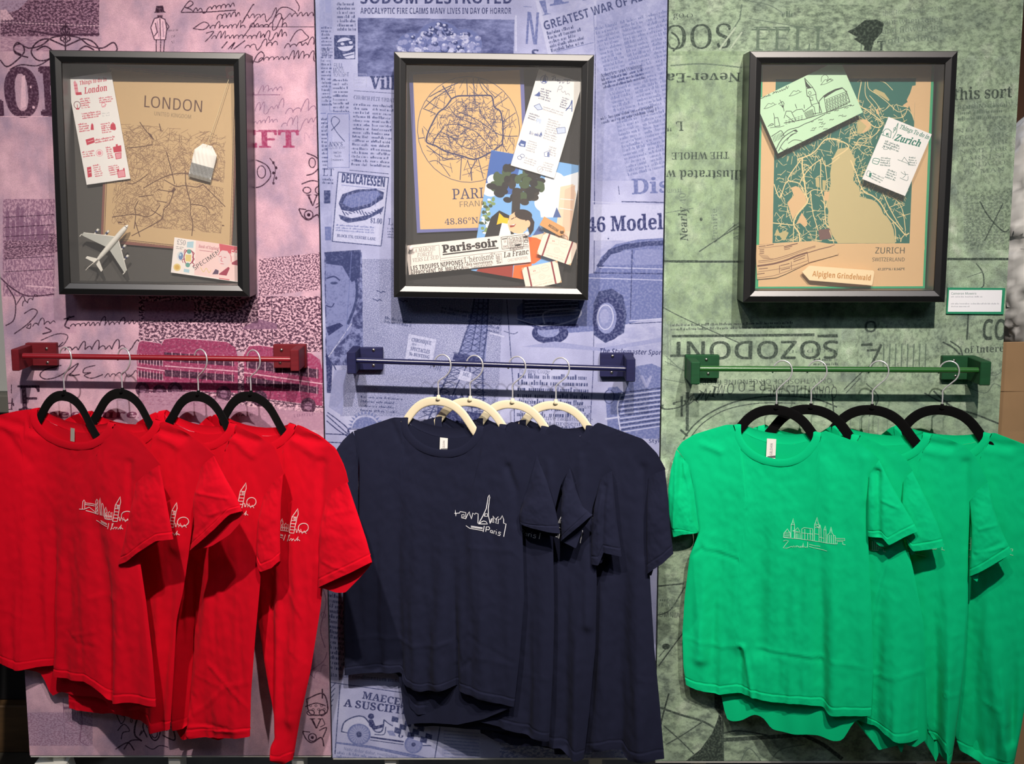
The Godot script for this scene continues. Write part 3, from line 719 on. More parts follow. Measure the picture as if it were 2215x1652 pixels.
["P",1,[9,1803.1,91.4,1812.5,202.7,1836.2,236.1,1845.7,202.6,1845.7,91.2,1819.6,8.9,1807.8]],
["T","Nunc dolor dolor, vestibulum","R",26.4,1824.4,157.9,1845.7,8.4,1],
["G",1,10.6,1833.8,135.4,1850.4,2,9.5,0.6,0.1],
["L",5,2.5,[270.2,1774.8,354.8,1781.8]],
["L",5,2.5,[270.1,1783,354.8,1790.1]],
["L",5,2.5,[270.1,1791.3,354.8,1798.4]],
["L",5,2.5,[270,1799.5,354.7,1806.6]],
["L",5,2.5,[269.9,1807.8,354.7,1814.9]],
["L",5,2.5,[269.9,1816.1,354.7,1823.2]],
["L",5,2.5,[269.8,1824.4,354.6,1831.5]],
["L",5,2.5,[269.7,1832.6,354.6,1839.8]],
["L",5,2.5,[269.7,1840.9,354.6,1848.1]],
["P",4,[515.5,1840.9,520,1838.6,520,1850.4,515.6,1851.6]],
["P",4,[527.8,1840.9,532.3,1838.6,532.3,1850.4,527.9,1851.6]],
["P",4,[540.1,1840.9,544.6,1838.6,544.6,1850.4,540.2,1851.6]],
["P",4,[552.4,1840.9,556.8,1838.6,556.9,1850.4,552.5,1851.6]],
["P",4,[564.7,1840.9,569.1,1838.6,569.2,1850.4,564.8,1851.6]],
["P",4,[577,1840.9,581.4,1838.6,581.5,1850.4,577.1,1851.6]],
["L",4,1.7,[683,1826.7,716.5,1826.7,716.6,1838.6,683.1,1838.6,683,1826.7]],
["P",2,[629.4,1833.8,682.9,1824.4,683.2,1845.7,629.6,1848.1]]]}
const GREEN := {"at":[0.7372,1.134],"w":783.5,"h":1852,"blots":[[-6.6,72.4,784.8,0,2.2,119.1,0,6,0.03,0.05,-0.28,1.1,0.55],[258.7,82.2,234.5,0,3.6,109.3,0,6,0.03,0.05,-0.12,0.9,0.5],[-4.6,181.5,174.3,0,11.2,608,1,7,0.03,0.02,-0.35,1.2,0.5],[642.4,201.5,123.2,0,21.3,398.3,0,6,0.06,0.05,-0.3,1.1,0.5],[678.4,485.7,99,0,7.4,135,0,6,0.1,0.1,-0.15,0.8,0.5],[11.7,778.9,397,0,2.8,150,1,6,0.05,0.04,-0.35,1.1,0.5],[440.4,778.9,349.3,0,7.5,182.5,0,6,0.07,0.05,-0.3,1,0.5],[9,918.1,784.3,10.8,2.8,152.3,1,6,0.03,0.05,-0.3,1.1,0.5],[-16.9,1280.9,249.9,0,9.8,579,0,6,0.02,0.03,-0.22,0.9,0.5],[155.3,1646.1,724.8,0,5.3,213.8,0,6,0.02,0.03,-0.18,1,0.5]],"ops":[
["T","O","r",39.1,111.9,55.4,109.9,9.5,0],
["T","go","r",9.4,111.9,34.9,109.9,12.6,0],
["C",0,4.2,[6.9,141.7,19.4,151.6,23.8,167.5,11.8,181.5]],
["T","SOO","r",141.5,121.8,-13.8,125.8,52.7,0],
["L",1,3.2,[124.2,167.5,157.5,111.9,160.8,82.2]],
["L",4,4.2,[114.2,177.5,147.9,131.7]],
["L",4,3.2,[138.8,175.5,162.4,141.7]],
["T","FELL","r",186.1,181.5,364.5,181.5,52.7,1],
["L",1,4.2,[184.8,135.7,268.6,135.7]],
["T","N","R",422,183.5,452.8,183.5,31.6,1],
["T","T","R",462.9,181.5,483.4,181.5,21.1,0],
["P",5,[395.6,139.7,413.7,131.7,433.5,115.9,460,113.9,476.7,121.8,473.5,141.7,455.9,161.6,450.7,183.5,434.1,179.5,437.5,161.6,414.4,149.6]],
["P",5,[410.6,155.6,448.9,141.7,456.2,167.5,435.8,171.5]],
["G",1,249.3,107.9,280,107.9,1,14.8,0.6,0.1],
["T","then tossed back into the","r",473.9,106,612.2,94.1,11.6,1],
["T","out when taken","r",476.8,125.8,607.3,117.9,11.6,1],
["T","and flowers in","r",473.6,145.6,598,135.7,12.6,1],
["T","and is done","r",472.6,167.5,599.1,157.6,12.6,1],
["T","The","r",247.4,109.9,280,107.9,10.5,1],
["T","Never-Eag","R",163.8,228.5,-24.3,230.5,20,0],
["C",1,3.2,[6.3,213.5,78.1,209.5,164.5,217.5]],
["C",1,2.1,[162.6,72.4,217.9,82.2,249,98.1]],
["C",1,2.1,[178,111.9,239.6,121.8,342.4,137.7]],
["T","THE WHOLE","R",141.6,401.6,12,403.6,15.8,0],
["T","illustrated w","R",172.8,442.5,0.2,442.5,20,0],
["T","L \"","R",37.5,334.4,-1.7,336.4,21.1,0],
["T","from","r",36.4,483.7,3.1,485.7,10.5,1],
["T","this sort","R",638.8,288.9,770.4,282.8,26.3,0],
["G",1,650.2,308.1,761.3,302,3,12.6,0.5,0.1],
["T","rapidly disolv","r",637.9,310.1,773.7,302,12.6,1],
["T","NO FLAP","r",646.8,360.8,770.5,352.7,9.5,1],
["T","TO LACK","r",650.7,376.1,769.4,367.9,9.5,1],
["T","ANCLAIR","r",654.6,391.4,768.2,383.2,9.5,1],
["T","NAME FOR","r",658.6,406.7,767,398.5,9.5,1],
["T","EARNEST","r",662.5,422,765.9,413.9,9.5,1],
["T","TINUA TO","r",666.4,437.4,764.7,429.2,9.5,1],
["T","BY MAN","r",670.4,452.8,763.5,444.6,9.5,1],
["L",0,5.3,[-11.8,646.9,177.5,647.9]],
["L",0,5.3,[644.9,641.7,787.8,641.7]],
["T","Nearly","R",53.5,601.9,47.7,525,17.9,0,0.2],
["T","40","r",47.5,516.7,44.9,491.9,14.8,1],
["T","Prairie","r",120.6,599.8,116.7,527.1,12.6,1],
["T","AUX","r",170.9,599.8,167.7,558.2,14.8,1],
["C",0,2.5,[79.2,624.9,128.7,591.5,174.1,564.4]],
["C",0,2.1,[113.3,604,159.5,564.4]],
["O",0,81.7,551.9,3.2,4.2],
["C",1,1.9,[-8.4,539.5,64.5,527.1]],
["T","AHNIZEC OFR","r",689.3,608.2,681.2,498.1,8.4,1],
["T","AHNIZEC OFR","r",703,608.2,694.8,498.1,8.4,1],
["T","AHNIZEC OFR","r",716.6,608.2,708.3,498.1,8.4,1],
["T","AHNIZEC OFR","r",730.2,608.2,721.9,498.1,8.4,1],
["T","AHNIZEC OFR","r",743.9,608.2,735.4,498.1,8.4,1],
["T","AHNIZEC OFR","r",757.5,608.2,749,498.1,8.4,1],
["T","AHNIZEC OFR","r",771.1,608.2,762.5,498.1,8.4,1],
["C",0,3.2,[711.2,512.6,734.1,547.8,767.3,579,779.6,574.8]],
["C",0,2.7,[710.6,652.1,726.6,673.2,730.2,700.5,722.3,709]],
["C",1,2.1,[691.3,683.7,726.4,671]],
["C",0,2.7,[763.6,516.7,745.2,558.2,726.6,599.8]],
["C",0,2.3,[-10,747.1,38.1,772.5,113,806.6,177.3,834.4]],
["C",1,2.1,[8,864.4,45.9,896.6,94.3,918.1]],
["L",3,1.5,[10.8,785.3,17.1,785.3,19.1,885.8,12.7,885.8,10.8,785.3]],
["G",0,17.3,795.9,303.2,789.5,2,9.5,0.5,0.1],
["L",0,6.3,[22,818.3,346.5,815.1]],
["T","SOZODON","s",406.4,829,47.7,831.1,41.1,0,0,2.1],
["T","T","s",56.2,832.2,18,832.2,33.7,0,0,2.5],
["P",0,[354.9,815.1,401.5,813,401.9,821.5,355.2,821.5]],
["T","Inoipient","s",407.1,847.2,273.4,851.5,9.5,1],
["G",0,348.6,875.1,407.1,875.1,2,10.5,0.5,0.1],
["T","ONLY THOSE OF OR GENUINE PEOPLE","s",392.8,916,73,920.3,11.6,0],
["T","O","s",460.7,808.7,492.5,808.7,25.3,0,0,2.1],
["L",0,6.3,[457.7,838.6,481.1,837.6]],
["L",0,5.3,[471,851.5,498.6,849.3]],
["L",0,6.3,[502.3,838.6,477.2,896.6]],
["L",1,3.2,[508.6,836.5,509.2,896.6]],
["L",1,3.2,[522.4,836.5,523,896.6]],
["L",1,3.2,[536.2,836.5,536.9,896.6]],
["L",1,3.2,[550,836.5,550.7,896.6]],
["L",1,3.2,[563.8,836.5,564.5,896.6]],
["L",1,3.2,[577.6,836.5,578.4,896.6]],
["L",1,3.2,[591.4,836.5,592.2,896.6]],
["L",1,3.2,[605.2,836.5,606.1,896.6]],
["T","CO","S",731.1,827.9,790.5,827.9,48.5,0],
["T","of Interest","R",694.5,857.9,804.8,853.6,15.8,0],
["C",0,4.2,[644.3,832.2,668.3,845.1,684,860.1]],
["L",0,4.2,[699,747.1,699.1,825.8]],
["C",0,3.2,[661.1,830.1,683.2,845.1,690.5,862.2]],
["T","G","s",61.6,983.1,57.8,963.9,63.2,0],
["T","N","s",84.7,963.6,72,948.6,27.4,0],
["T","I","s",101.5,952.7,85.5,941.6,27.4,0],
["T","N","s",116.3,946.2,98.7,938,27.4,0],
["T","I","s",133.2,937.6,114.5,932.6,25.3,0],
["T","M","s",148,933.3,129,929.9,25.3,0],
["T","O","s",169.2,928.9,150.1,926.9,25.3,0],
["T","O","s",194.7,924.6,175.5,923.6,23.2,0],
["T","E","s",218.1,922.5,198.9,922.5,23.2,0],
["T","R","s",241.5,921.4,222.4,922.1,23.2,0],
["C",0,3.6,[52.4,1059.4,75.3,1026.7,117.5,994,181,967.9,266.1,957.1,351.8,963.6,406,983.1]],
["C",0,2.5,[65.3,1059.4,96.7,1021.2,149.5,989.6,223.9,974.4,309.5,974.4]],
["L",0,7.4,[58.7,950.6,60.6,1037.6]],
["L",0,5.3,[46.1,959.2,47,1004.9]],
["L",0,5.3,[45.5,1037.6,60.8,1050.7]],
["T","QUANTITIES ARE","s",406.3,935.4,244,931.1,27.4,0],
["C",0,3.2,[394.2,952.7,400.5,1004.9,410.3,1037.6]],
["C",0,2.7,[421.5,941.9,466.6,896.6,493.4,877.2]],
["C",0,4.2,[628.8,946.2,673.5,983.1,728,1000.5,793.7,1026.7]],
["C",0,3.2,[607.7,950.6,645,970.1,668.5,970.1]],
["C",1,2.1,[692,928.9,746.5,950.6,766.6,928.9,788.6,939.8]],
["C",1,2.1,[722.2,896.6,765.5,909.5,786.1,896.6]],
["C",0,2.1,[456.7,916,426.1,950.6]],
["C",0,2.7,[472.2,928.9,501.4,961.4,481.9,1004.9]],
["L",3,1.9,[439.2,1010.3,439.5,1070.4]],
["L",3,1.9,[460.7,1010.3,461,1070.4]],
["L",3,1.9,[482.1,1010.3,482.5,1070.4]],
["L",3,1.9,[503.5,1010.3,504,1070.4]],
["L",3,1.9,[524.9,1010.3,525.5,1070.4]],
["L",3,1.9,[546.4,1010.3,547,1070.4]],
["L",3,1.9,[567.8,1010.3,568.5,1070.4]],
["C",1,2.1,[6.1,877.2,72.7,907.4]],
["C",1,2.1,[4.7,918.1,51.8,926.8]],
["C",0,5.3,[10.4,1716.1,57.4,1733.7,113.4,1751.3,152.9,1774.8]],
["C",0,3.2,[20.2,1763,58.7,1798.4,93,1833.8]],
["C",0,3.2,[25.5,1810.2,64.1,1786.6,113.4,1751.3]],
["C",5,3.2,[4.1,1611.3,27.8,1576.6,59.9,1530.5]],
["C",0,3.2,[-0.3,1484.7,30.2,1471,62,1416.3]],
["T","OMNIA","s",2,1489.3,52.5,1491.5,12.6,0],
["G",1,3.5,1450.4,51.8,1452.7,2,12.6,0.5,0.1],
["L",0,4.2,[-5.9,1414,59.6,1407.2]],
["C",0,2.5,[4.8,1588.1,27.5,1559.3]],
["O",5,20.9,1562.7,9.5,7.4],
["P",5,[151.9,1733.7,157.7,1741.9,164,1859.9,65.6,1859.9,109.4,1822,136.4,1780.7,146.8,1751.3]],
["C",0,10.5,[159.1,1798.4,237,1793.6,303.7,1788.9,359.3,1784.2]],
["C",5,9.5,[348.1,1781.8,404.9,1810.2,450.9,1845.7]],
["C",0,4.2,[160.9,1781.8,203,1774.8,270.2,1786.6]],
["L",0,4.2,[158.4,1681,165.1,1859.9]],
["C",1,3.2,[205.4,1859.9,226.6,1819.6,261.3,1859.9]],
["C",1,3.2,[283.2,1845.7,304.8,1822,360.2,1810.2]],
["C",5,4.2,[3.4,1822,13.3,1751.3,29.8,1681]],
["P",5,[139.5,1681,158.4,1681,159.9,1741.9,140.4,1716.1]],
["C",0,4.2,[750.1,1798.4,795.4,1810.2,853.3,1845.7]]]}
const ITEMS := {
"london_map":{"at":[-0.7623,1.6384,0.022],"rot":-0.0869,"w":295.1,"h":389.8,"ops":[["P",0,[4.1,3.3,286.8,4.7,295.1,389.1,4.1,382.1]],
["L",1,1.25,[8.3,6.9,283,9,290.7,385.3,8.1,377.6,8.3,6.9]],
["T","LONDON","s",81.9,82.8,216.2,83.1,25.1,1],
["T","UNITED KINGDOM","s",107.2,98.7,190.3,99.5,8.37,4],
["S",5,0.78,1100,3,23.1,123.2,268.4,346.1,8.4,31.4,[0.05,1.6,0.5,-0.6,1,2.2]],
["S",6,0.63,900,4,22.4,157.7,270.2,346.1,5.2,16.7,[0.1,1.6,0.8,-0.7]],
["P",0,[136.3,240,159.3,227.2,195.3,222.3,232,229.9,273.9,233.4,274.6,245.9,214.3,238.6,170.8,240.6,147.8,253.4,142,286.4,133.9,308.8,116.4,324.8,85.4,323.9,73.8,350.4,55.6,351.9,72.7,323.2,101.8,322.5,126.4,302.2,132.5,276.4]],
["C",1,1.78,[76.7,116.6,90,133.2,108.8,151.1]],
["C",1,1.78,[119.9,116.3,124.2,131.9]],
["C",1,1.78,[50.3,175.8,84.3,169.3,105.8,163.8]],
["C",1,1.78,[91.8,260.1,113,245.6,134.2,233,155.5,223.9,182.5,220.7,213.5,222.5,257.4,229.4]],
["C",1,1.78,[136.2,238.2,164,250.2,182,246.8,207.5,248.2,223.5,241.4]],
["C",1,1.78,[223.5,241.4,248.2,262.7,274.8,285.7]],
["C",1,1.78,[160.5,254.1,157.5,267,149.5,291.2,139.1,302.9,136.3,321.3,131.2,329,106.4,345.7,69.1,369]],
["C",1,1.78,[80.4,289.9,73.8,306.8,76.2,321.1,73.9,352.2]],
["C",1,1.78,[23.8,331.1,72.5,320.5,98.2,323.7,116,315.8,129.7,294.7]],
["C",1,1.78,[182.2,214.4,185.6,246.5,197.4,285.2,197.6,306.9,204.1,328.1,203.7,357.3]],
["C",1,1.78,[197.5,287,229.5,289.6,241.1,303.1]],
["C",1,1.78,[122.7,261,155.5,263.5]],
["C",1,1.78,[123.8,286.2,143.9,288]],
["C",1,1.78,[110.2,307.3,134.4,319.6]],
["C",1,1.78,[81.8,280.8,114.2,273.5]],
["C",1,1.78,[138.9,177,149.4,210.1,160.1,245.1]],
["C",1,1.78,[75,335.7,87.3,369.2]],
["C",1,1.78,[55.3,254.2,71.5,251,97.8,230.8]],
["P",1,[93.7,136.4,102.9,140.9,108.8,151.1,101.4,147.3]],
["P",1,[271.5,325.9,276.2,329.1,269.9,330]],
["P",1,[36.9,339.9,46,340.1,45.2,342.9,37.9,342.9]],
["P",1,[158.6,252.4,163.4,257.4,157.4,265.2,153.7,262.8]],
["L",3,1.25,[5.1,4.2,285.9,5.7,294,388.1,5.1,381,5.1,4.2]]]},
"london_card":{"at":[-0.9161,1.7081,0.028],"rot":0.1365,"w":99.1,"h":234.5,"ops":[["T","Things to do in","R",25,18.6,86.2,18,8.35,1,0.25],
["T","London","R",31.5,38.6,83.4,38.7,13.57,1,0.3],
["P",4,[13,10.9,16.8,7.4,20.3,16,19.4,37,12,38]],
["L",1,1.04,[12.7,17.9,19.9,17.9]],
["L",1,1.04,[12.4,24.9,19.6,24.9]],
["P",1,[13.9,33.2,26.2,33.9,26.1,39.9,13.8,39.2]],
["O",2,11.9,60.2,7.72,8.35,1.25],
["L",1,1.25,[12.1,59.2,11.4,68.2]],
["P",1,[7.3,67.6,15.6,67.8,14,70.6,8,69.7]],
["G",1,20,50.2,43.8,50.4,5,4.8,0.55,0.3],
["G",1,61.9,53.9,92.9,54.1,3,4.59,0.55,0.15],
["O",4,69.6,68.1,5.22,5.22,1.46],
["L",4,1.46,[65.6,72.6,76,67]],
["G",1,18,82.3,61.7,82.2,3,4.9,0.6,0.15],
["G",3,62.8,87.4,79.4,87.6,2,5.22,0.4,0.15],
["G",1,5.6,103.9,29.5,104.1,4,5.01,0.55,0.15],
["P",1,[31.1,117.5,34.2,106.8,37,103.1,39.3,107.5,38.2,118.5]],
["G",1,55.5,109.7,76.4,109.5,5,4.7,0.55,0.15],
["P",1,[75,122.5,76.8,112.6,83,107.4,87.2,113,87.4,123.2,83.8,125.8]],
["P",4,[80.2,111.1,82.6,109.4,84.3,111.6]],
["P",1,[16,136.8,35.2,134.4,35.2,145.6,16.8,149.2]],
["L",0,0.83,[20.1,142.5,33.1,140.2]],
["G",1,35.8,142.6,81,140.6,2,5.22,0.6,0.15],
["G",1,3.4,164.7,31.6,164.5,3,4.8,0.5,0.15],
["O",4,41.1,169.8,7.83,7.83,1.04],
["O",4,41.1,169.8,4.7,4.7],
["G",1,57.2,161.8,69.8,161.5,6,4.59,0.55,0.15],
["P",1,[73,161,92.1,159.5,90.5,173.6,72.8,173.2]],
["P",4,[75.5,175.6,89.1,175.4,86.9,187.4,75.3,187.8]],
["L",1,1.25,[75.5,175.6,89.1,175.4,86.9,187.4,75.3,187.8,75.5,175.6]],
["P",1,[80.1,156.8,84.5,155.4,84.6,160.5,80.3,160.9]],
["P",1,[7.7,197,17.3,196.3,15.1,218.5,5.6,219.3]],
["L",0,1.04,[9.6,203.4,14.9,203.1]],
["L",0,1.04,[9.5,209.5,14.8,209.2]],
["G",1,21.4,196.8,38.2,196.1,6,4.7,0.5,0.15],
["G",1,54.6,203.4,77.8,202.5,5,4.59,0.55,0.15],
["P",4,[73.5,214.2,89.4,213.3,88.7,228.6,73,228.5]],
["L",1,1.25,[73.5,214.2,89.4,213.3,88.7,228.6,73,228.5,73.5,214.2]],
["P",1,[73.3,210.1,77.5,209.7,76.4,215.7,73.4,215.2]],
["P",1,[86.9,209.9,90.1,209.3,90.2,214.5,87,215.1]]]},
"note":{"at":[-0.689,1.4183,0.026],"rot":-0.1428,"w":151.8,"h":79.8,"ops":[["P",5,[48.7,0.2,149,0.5,153.4,77.6,52.6,77.3]],
["P",10,[100.9,0.1,144.9,1,144.7,17.8,105,18.3]],
["P",5,[129.7,14.8,150.6,14.9,154.5,69,141.8,77.2]],
["T","\u00a350","r",6.3,14.7,26.2,15,11.49,8],
["G",8,5.9,21,22.6,20.7,2,3.76,0.45,0.15],
["P",7,[29.5,6.1,43.8,3,44.2,17.6,29.7,18.7]],
["O",7,18.4,40.2,8.35,10.44,1.04],
["O",2,18.4,40.2,5.22,8.35],
["O",7,17,37.2,2.51,3.13],
["O",1,36.1,39.7,11.49,17.75,2.09],
["O",3,35.8,27.2,5.22,5.22],
["O",3,35.9,57.6,5.22,5.22],
["P",4,[28.2,34.6,41.7,33.7,42.3,49.3,29.8,50.1]],
["O",4,12.7,66.2,8.35,8.35],
["O",11,12.7,66.2,5.22,5.22],
["P",7,[28.5,67.1,41.1,67.4,40.8,74.8,28.2,74.5]],
["C",1,1.67,[43,26.2,47.6,29.7,44.9,34.3]],
["C",1,1.67,[46.8,31.9,45.2,36.3,45.6,40.5]],
["C",1,1.67,[44.3,38.6,48.9,42.1,46.2,46.7]],
["C",1,1.67,[48.1,44.3,46.5,48.8,46.9,52.9]],
["C",1,1.67,[45.6,51,50.2,54.5,47.5,59.1]],
["C",1,1.46,[24.7,30.9,26.1,24.4,30.6,26.9]],
["C",1,1.46,[25,53.9,22.3,48,28.3,45.1]],
["T","Bank of England","r",55.5,15,101.4,14.6,6.27,1,0.2],
["L",1,0.84,[58.2,20.8,90.5,20.4]],
["G",5,60.4,32.1,91.8,31.7,6,5.22,0.5,0.15],
["T","SPECIMEN","s",52.6,67.8,106.2,20.2,9.4,6],
["P",9,[99.8,19.1,108.6,13.6,121.2,13.9,129.8,25.2,130.2,38.8,123.1,50.3,113.7,50.6,104.2,40.4]],
["C",10,1.46,[101.6,26.1,106.7,14.9,118.9,12.1,129.4,22.1,132.1,36.4]],
["L",10,1.25,[104,28.9,109.1,27.2]],
["L",10,1.25,[114.4,28.5,119.7,28.8]],
["C",10,1.25,[110.4,30.1,109.1,37.6,113.4,38.1]],
["L",10,1.25,[108.8,44,116.1,44]],
["P",1,[108.1,67.2,127.1,48.7,130.5,51.4,125.1,69,108.4,69.3]],
["P",12,[92.8,70.5,98.8,58,106.3,60.1,106.2,68.6]],
["C",4,1.25,[65.3,58.7,72.6,68.1,77.9,58.9,85.2,68.4,88.7,61.6]],
["T","50","r",128.4,22.3,145.1,22,12.53,0],
["P",1,[133.3,38.4,147.9,27.9,147.4,42.6,134.8,42.4]],
["L",10,2.09,[109.3,77.6,132.3,77.5]]]},
"paris_map":{"at":[-0.0942,1.6598,0.022],"rot":0.0402,"w":253.5,"h":353.1,"ops":[["P",0,[8.8,5.7,244.7,5.3,246.8,348.1,7.7,345.7]],
["O",1,126.2,130.3,113.98,116.07,1.25],
["S",1,0.94,330,11,19.5,16.1,242.9,237.8,10.5,41.8,[],1],
["S",1,0.68,520,12,52.3,56.5,197.4,202.6,6.3,20.9,[],1],
["C",1,3.14,[91.4,62,106.1,56.3,133.5,56.6,162.5,57,178.6,58.4,183,67.3,185.6,83.1,198.1,93.1,202.1,112.3,202.8,134.5,199.9,164.7]],
["C",1,3.14,[91.4,62,77.7,78.8,60.9,90.8,46.9,112.4,36.2,132.6,31.9,153.1,51,161.9,73,175.5,108.2,186.5,127.3,193.7,143.5,194.3,176.6,179.7,199.9,164.7]],
["C",1,2.51,[73.4,32.9,91.4,62]],
["C",1,1.67,[72.5,118.2,101.7,117.8,127,128.3,146,138.6,176.8,174.9]],
["C",1,2.3,[72.4,121.4,51.7,146,44.5,161.6]],
["C",1,1.67,[36.5,62.9,61.4,81.3]],
["C",1,1.67,[27.6,80,54.4,92.1]],
["C",1,1.88,[43.3,55.3,76.3,39.3,107.5,28]],
["C",1,1.88,[30.9,78.5,52.7,60.4,92.6,36.8]],
["C",1,1.67,[141.7,18.4,143.1,57.8,145.2,84.7]],
["C",1,1.67,[127.1,20.9,127.1,57.1]],
["C",1,1.67,[158.9,28.5,188,62.7]],
["C",1,1.67,[152.8,20.4,160,41.1,175.3,59.1]],
["C",1,1.67,[103,89.3,147.3,110.1,194.3,143.7,234.6,148.5]],
["C",1,1.67,[153.2,85,155.9,97.8,178.8,128.8,190.8,150]],
["C",1,1.67,[108.2,186.5,102.5,239.2]],
["C",1,2.09,[128,214.5,128.4,241.8]],
["C",1,1.67,[120.7,196.6,128,214.5,141.8,195.9]],
["C",1,1.67,[145.1,196,154.6,238.1]],
["C",1,1.46,[84.2,77.5,104,102,146.8,121.2]],
["C",1,1.67,[27.6,143.4,14.6,144.5]],
["C",1,1.88,[31.5,161.1,53.3,179.5,72.2,191.5,88.5,190.5]],
["C",1,1.46,[36.3,196.4,55.7,197.2,80.1,230.3]],
["C",1,1.46,[65.4,132.2,93.7,149.2,101.3,160.7,134.7,173.2,161.1,163.1]],
["C",1,1.57,[185.6,83.1,215.4,63.8]],
["C",1,1.57,[203.6,115.5,231.8,97.7]],
["C",1,1.57,[199.9,164.7,209,181]],
["C",1,1.46,[188,62.7,204.6,50.8]],
["T","PARIS","r",82.5,281.8,171.7,281.3,23.01,1],
["T","FRANCE","s",97.2,299.8,168.9,298.6,12.55,3],
["T","48.86\u00b0N/2.35\u00b0E","r",63.2,337.6,206.8,336.2,13.59,1]]},
"paris_card":{"at":[0.0763,1.7178,0.034],"rot":-0.2884,"w":100.9,"h":217.2,"ops":[["O",1,17.7,18,8.33,9.37,1.25],
["P",1,[14.8,26.1,15,12.6,16.9,4.8,20.5,13.1,24.9,24.2,19.1,22.8]],
["C",2,1.04,[31.3,6.7,37.8,3.8]],
["C",2,1.04,[35.2,5.6,35.5,13.8,39.4,5.4,42.7,12.7,47,9.3,47.1,13.4,51.4,10.1,52.2,16.1,54.9,11.1]],
["C",2,1.04,[58.5,9,59,14,62,10]],
["C",2,1.04,[58.7,5.9,73.6,2.5]],
["C",2,1.04,[68,5.2,69.1,12.1,74,7.5]],
["C",3,1.25,[52.8,35.6,53.9,21.8,60.3,21.9,59.8,27.3,54.3,30]],
["C",3,1.25,[60.7,30.1,65.8,32.8,68.8,28.8,72.8,34.9,77.1,31.5,81.2,34.5]],
["P",1,[6,56.8,11,52.2,15.1,44.7,19.9,53.7,16.6,56.7]],
["G",2,16.9,40,42.3,39.7,5,5.21,0.55,0.35],
["G",2,67.3,44.8,84.4,45,5,5,0.5,0.3],
["C",1,2.08,[82.9,68.3,88.5,55.2,89.3,43.5,92.5,54,96.2,66.4]],
["L",1,1.25,[86.4,62.1,93.5,61]],
["P",4,[12.6,78.8,22.9,70.5,32.2,80.2,23,85]],
["L",1,1.04,[12.6,78.8,22.9,70.5,32.2,80.2,23,85,12.6,78.8]],
["G",3,33,75.8,81.1,76.2,2,5.21,0.45,0.15],
["G",2,7.6,97.9,30.2,98.6,3,5.21,0.5,0.15],
["P",4,[24.9,102.2,37.5,101.6,37.5,112.1,34.2,112,31.8,107.5,28.4,113.7]],
["G",3,51.5,98.5,81.3,98,6,5.21,0.45,0.3],
["P",4,[74.4,110.6,91.5,103.4,95.9,114.6,79.8,121.5]],
["L",1,0.94,[74.4,110.6,91.5,103.4,95.9,114.6,79.8,121.5,74.4,110.6]],
["G",1,20.3,140.2,48.8,139.1,1,6.25,0.9,0.15],
["P",1,[42.9,133.5,44.1,126.9,48.9,135.9]],
["G",3,52.4,129.7,81.5,130.5,3,5.21,0.45,0.15],
["P",1,[3.1,168.5,6.1,157.1,18,157.7,19.5,169.9,7.2,171.4]],
["P",4,[7.4,165.1,15.8,164.7,16,168.8,8.5,168.9]],
["G",3,22.6,155.3,46.3,155.6,5,5.21,0.45,0.3],
["O",1,14.4,195.6,5.21,4.17,1.04],
["O",1,19.1,190,5.21,4.17,1.04],
["G",3,26.5,193.1,52.4,193.9,3,5.21,0.45,0.15],
["P",5,[63.3,169.5,74.6,160.9,76.7,175,66.6,177]],
["L",1,1.04,[63.3,169.5,74.6,160.9,76.7,175,66.6,177,63.3,169.5]],
["P",1,[69.9,166.5,73.8,165.4,75.5,174.4,72.5,175.2]],
["G",3,70.6,154.7,90.1,155.3,4,5.21,0.45,0.15],
["G",3,68.7,191.1,92.1,190.5,4,5.21,0.45,0.15],
["O",3,64.9,207.1,6.25,7.29,0.83],
["L",3,1.04,[62.2,212.1,68.7,201.7]]]},
"photo":{"at":[0.0318,1.5106,0.029],"rot":-0.1711,"w":204.6,"h":270.9,"ops":[["P",11,[-0.6,0.7,70.1,-0.2,64.4,87.5,-1.7,98.9]],
["P",1,[111.7,58.6,203.9,11.7,205.8,115,134.3,127.4]],
["O",1,18.6,64.3,16.69,13.35],
["O",1,11.8,86.2,18.78,15.02],
["O",1,29.3,78,12.52,10.01],
["O",1,150.6,41.5,22.95,18.36],
["O",1,176.5,57.7,20.86,16.69],
["O",1,139.2,95.3,25.04,20.03],
["O",1,171.5,100.1,22.95,18.36],
["O",1,190.3,40.9,14.61,11.68],
["O",2,28.7,163.2,3.26,5.11],
["O",2,9.6,173.5,3.93,3.64],
["O",2,34.4,177.1,3.42,3.22],
["O",1,8.7,149.9,6,3.57],
["O",2,2.9,116.5,4.63,2.37],
["O",2,22.2,163.1,5.76,4.51],
["O",2,28.1,168.3,5.52,2.2],
["O",2,6,119.7,3.36,3.76],
["O",12,13.7,181.8,3.73,2.22],
["O",12,12.9,135.8,3.71,4.2],
["O",2,16.7,139.5,3.77,4.63],
["O",2,15,150.1,4.54,4.76],
["O",1,16.9,157.4,3.58,2.12],
["O",12,11.1,160.6,5.17,4.17],
["O",12,6.9,162.6,3.98,2.89],
["O",2,22.5,106,3.62,5.17],
["O",2,11.4,144.5,3.84,2.1],
["O",1,20.2,168.5,4.04,4.48],
["O",1,8.5,159.1,3.88,5.07],
["O",2,24.3,166.1,4.73,3.32],
["O",12,29.6,157.4,3.94,4.08],
["O",1,8.4,161.4,4.63,2.76],
["O",2,24,115.7,5.05,3.49],
["O",2,33.5,177.3,3.18,3.05],
["O",12,26,170.1,3.81,2.61],
["O",2,17.6,178.4,3.8,4.81],
["O",12,18.8,121.5,4.48,3.79],
["O",1,22.4,159.9,3.74,2.29],
["O",12,-0.2,119.2,3.84,4.08],
["O",1,15,133.3,3.4,4.99],
["O",2,14,129.1,5.08,4.67],
["O",2,-3.3,118.3,3.57,2.22],
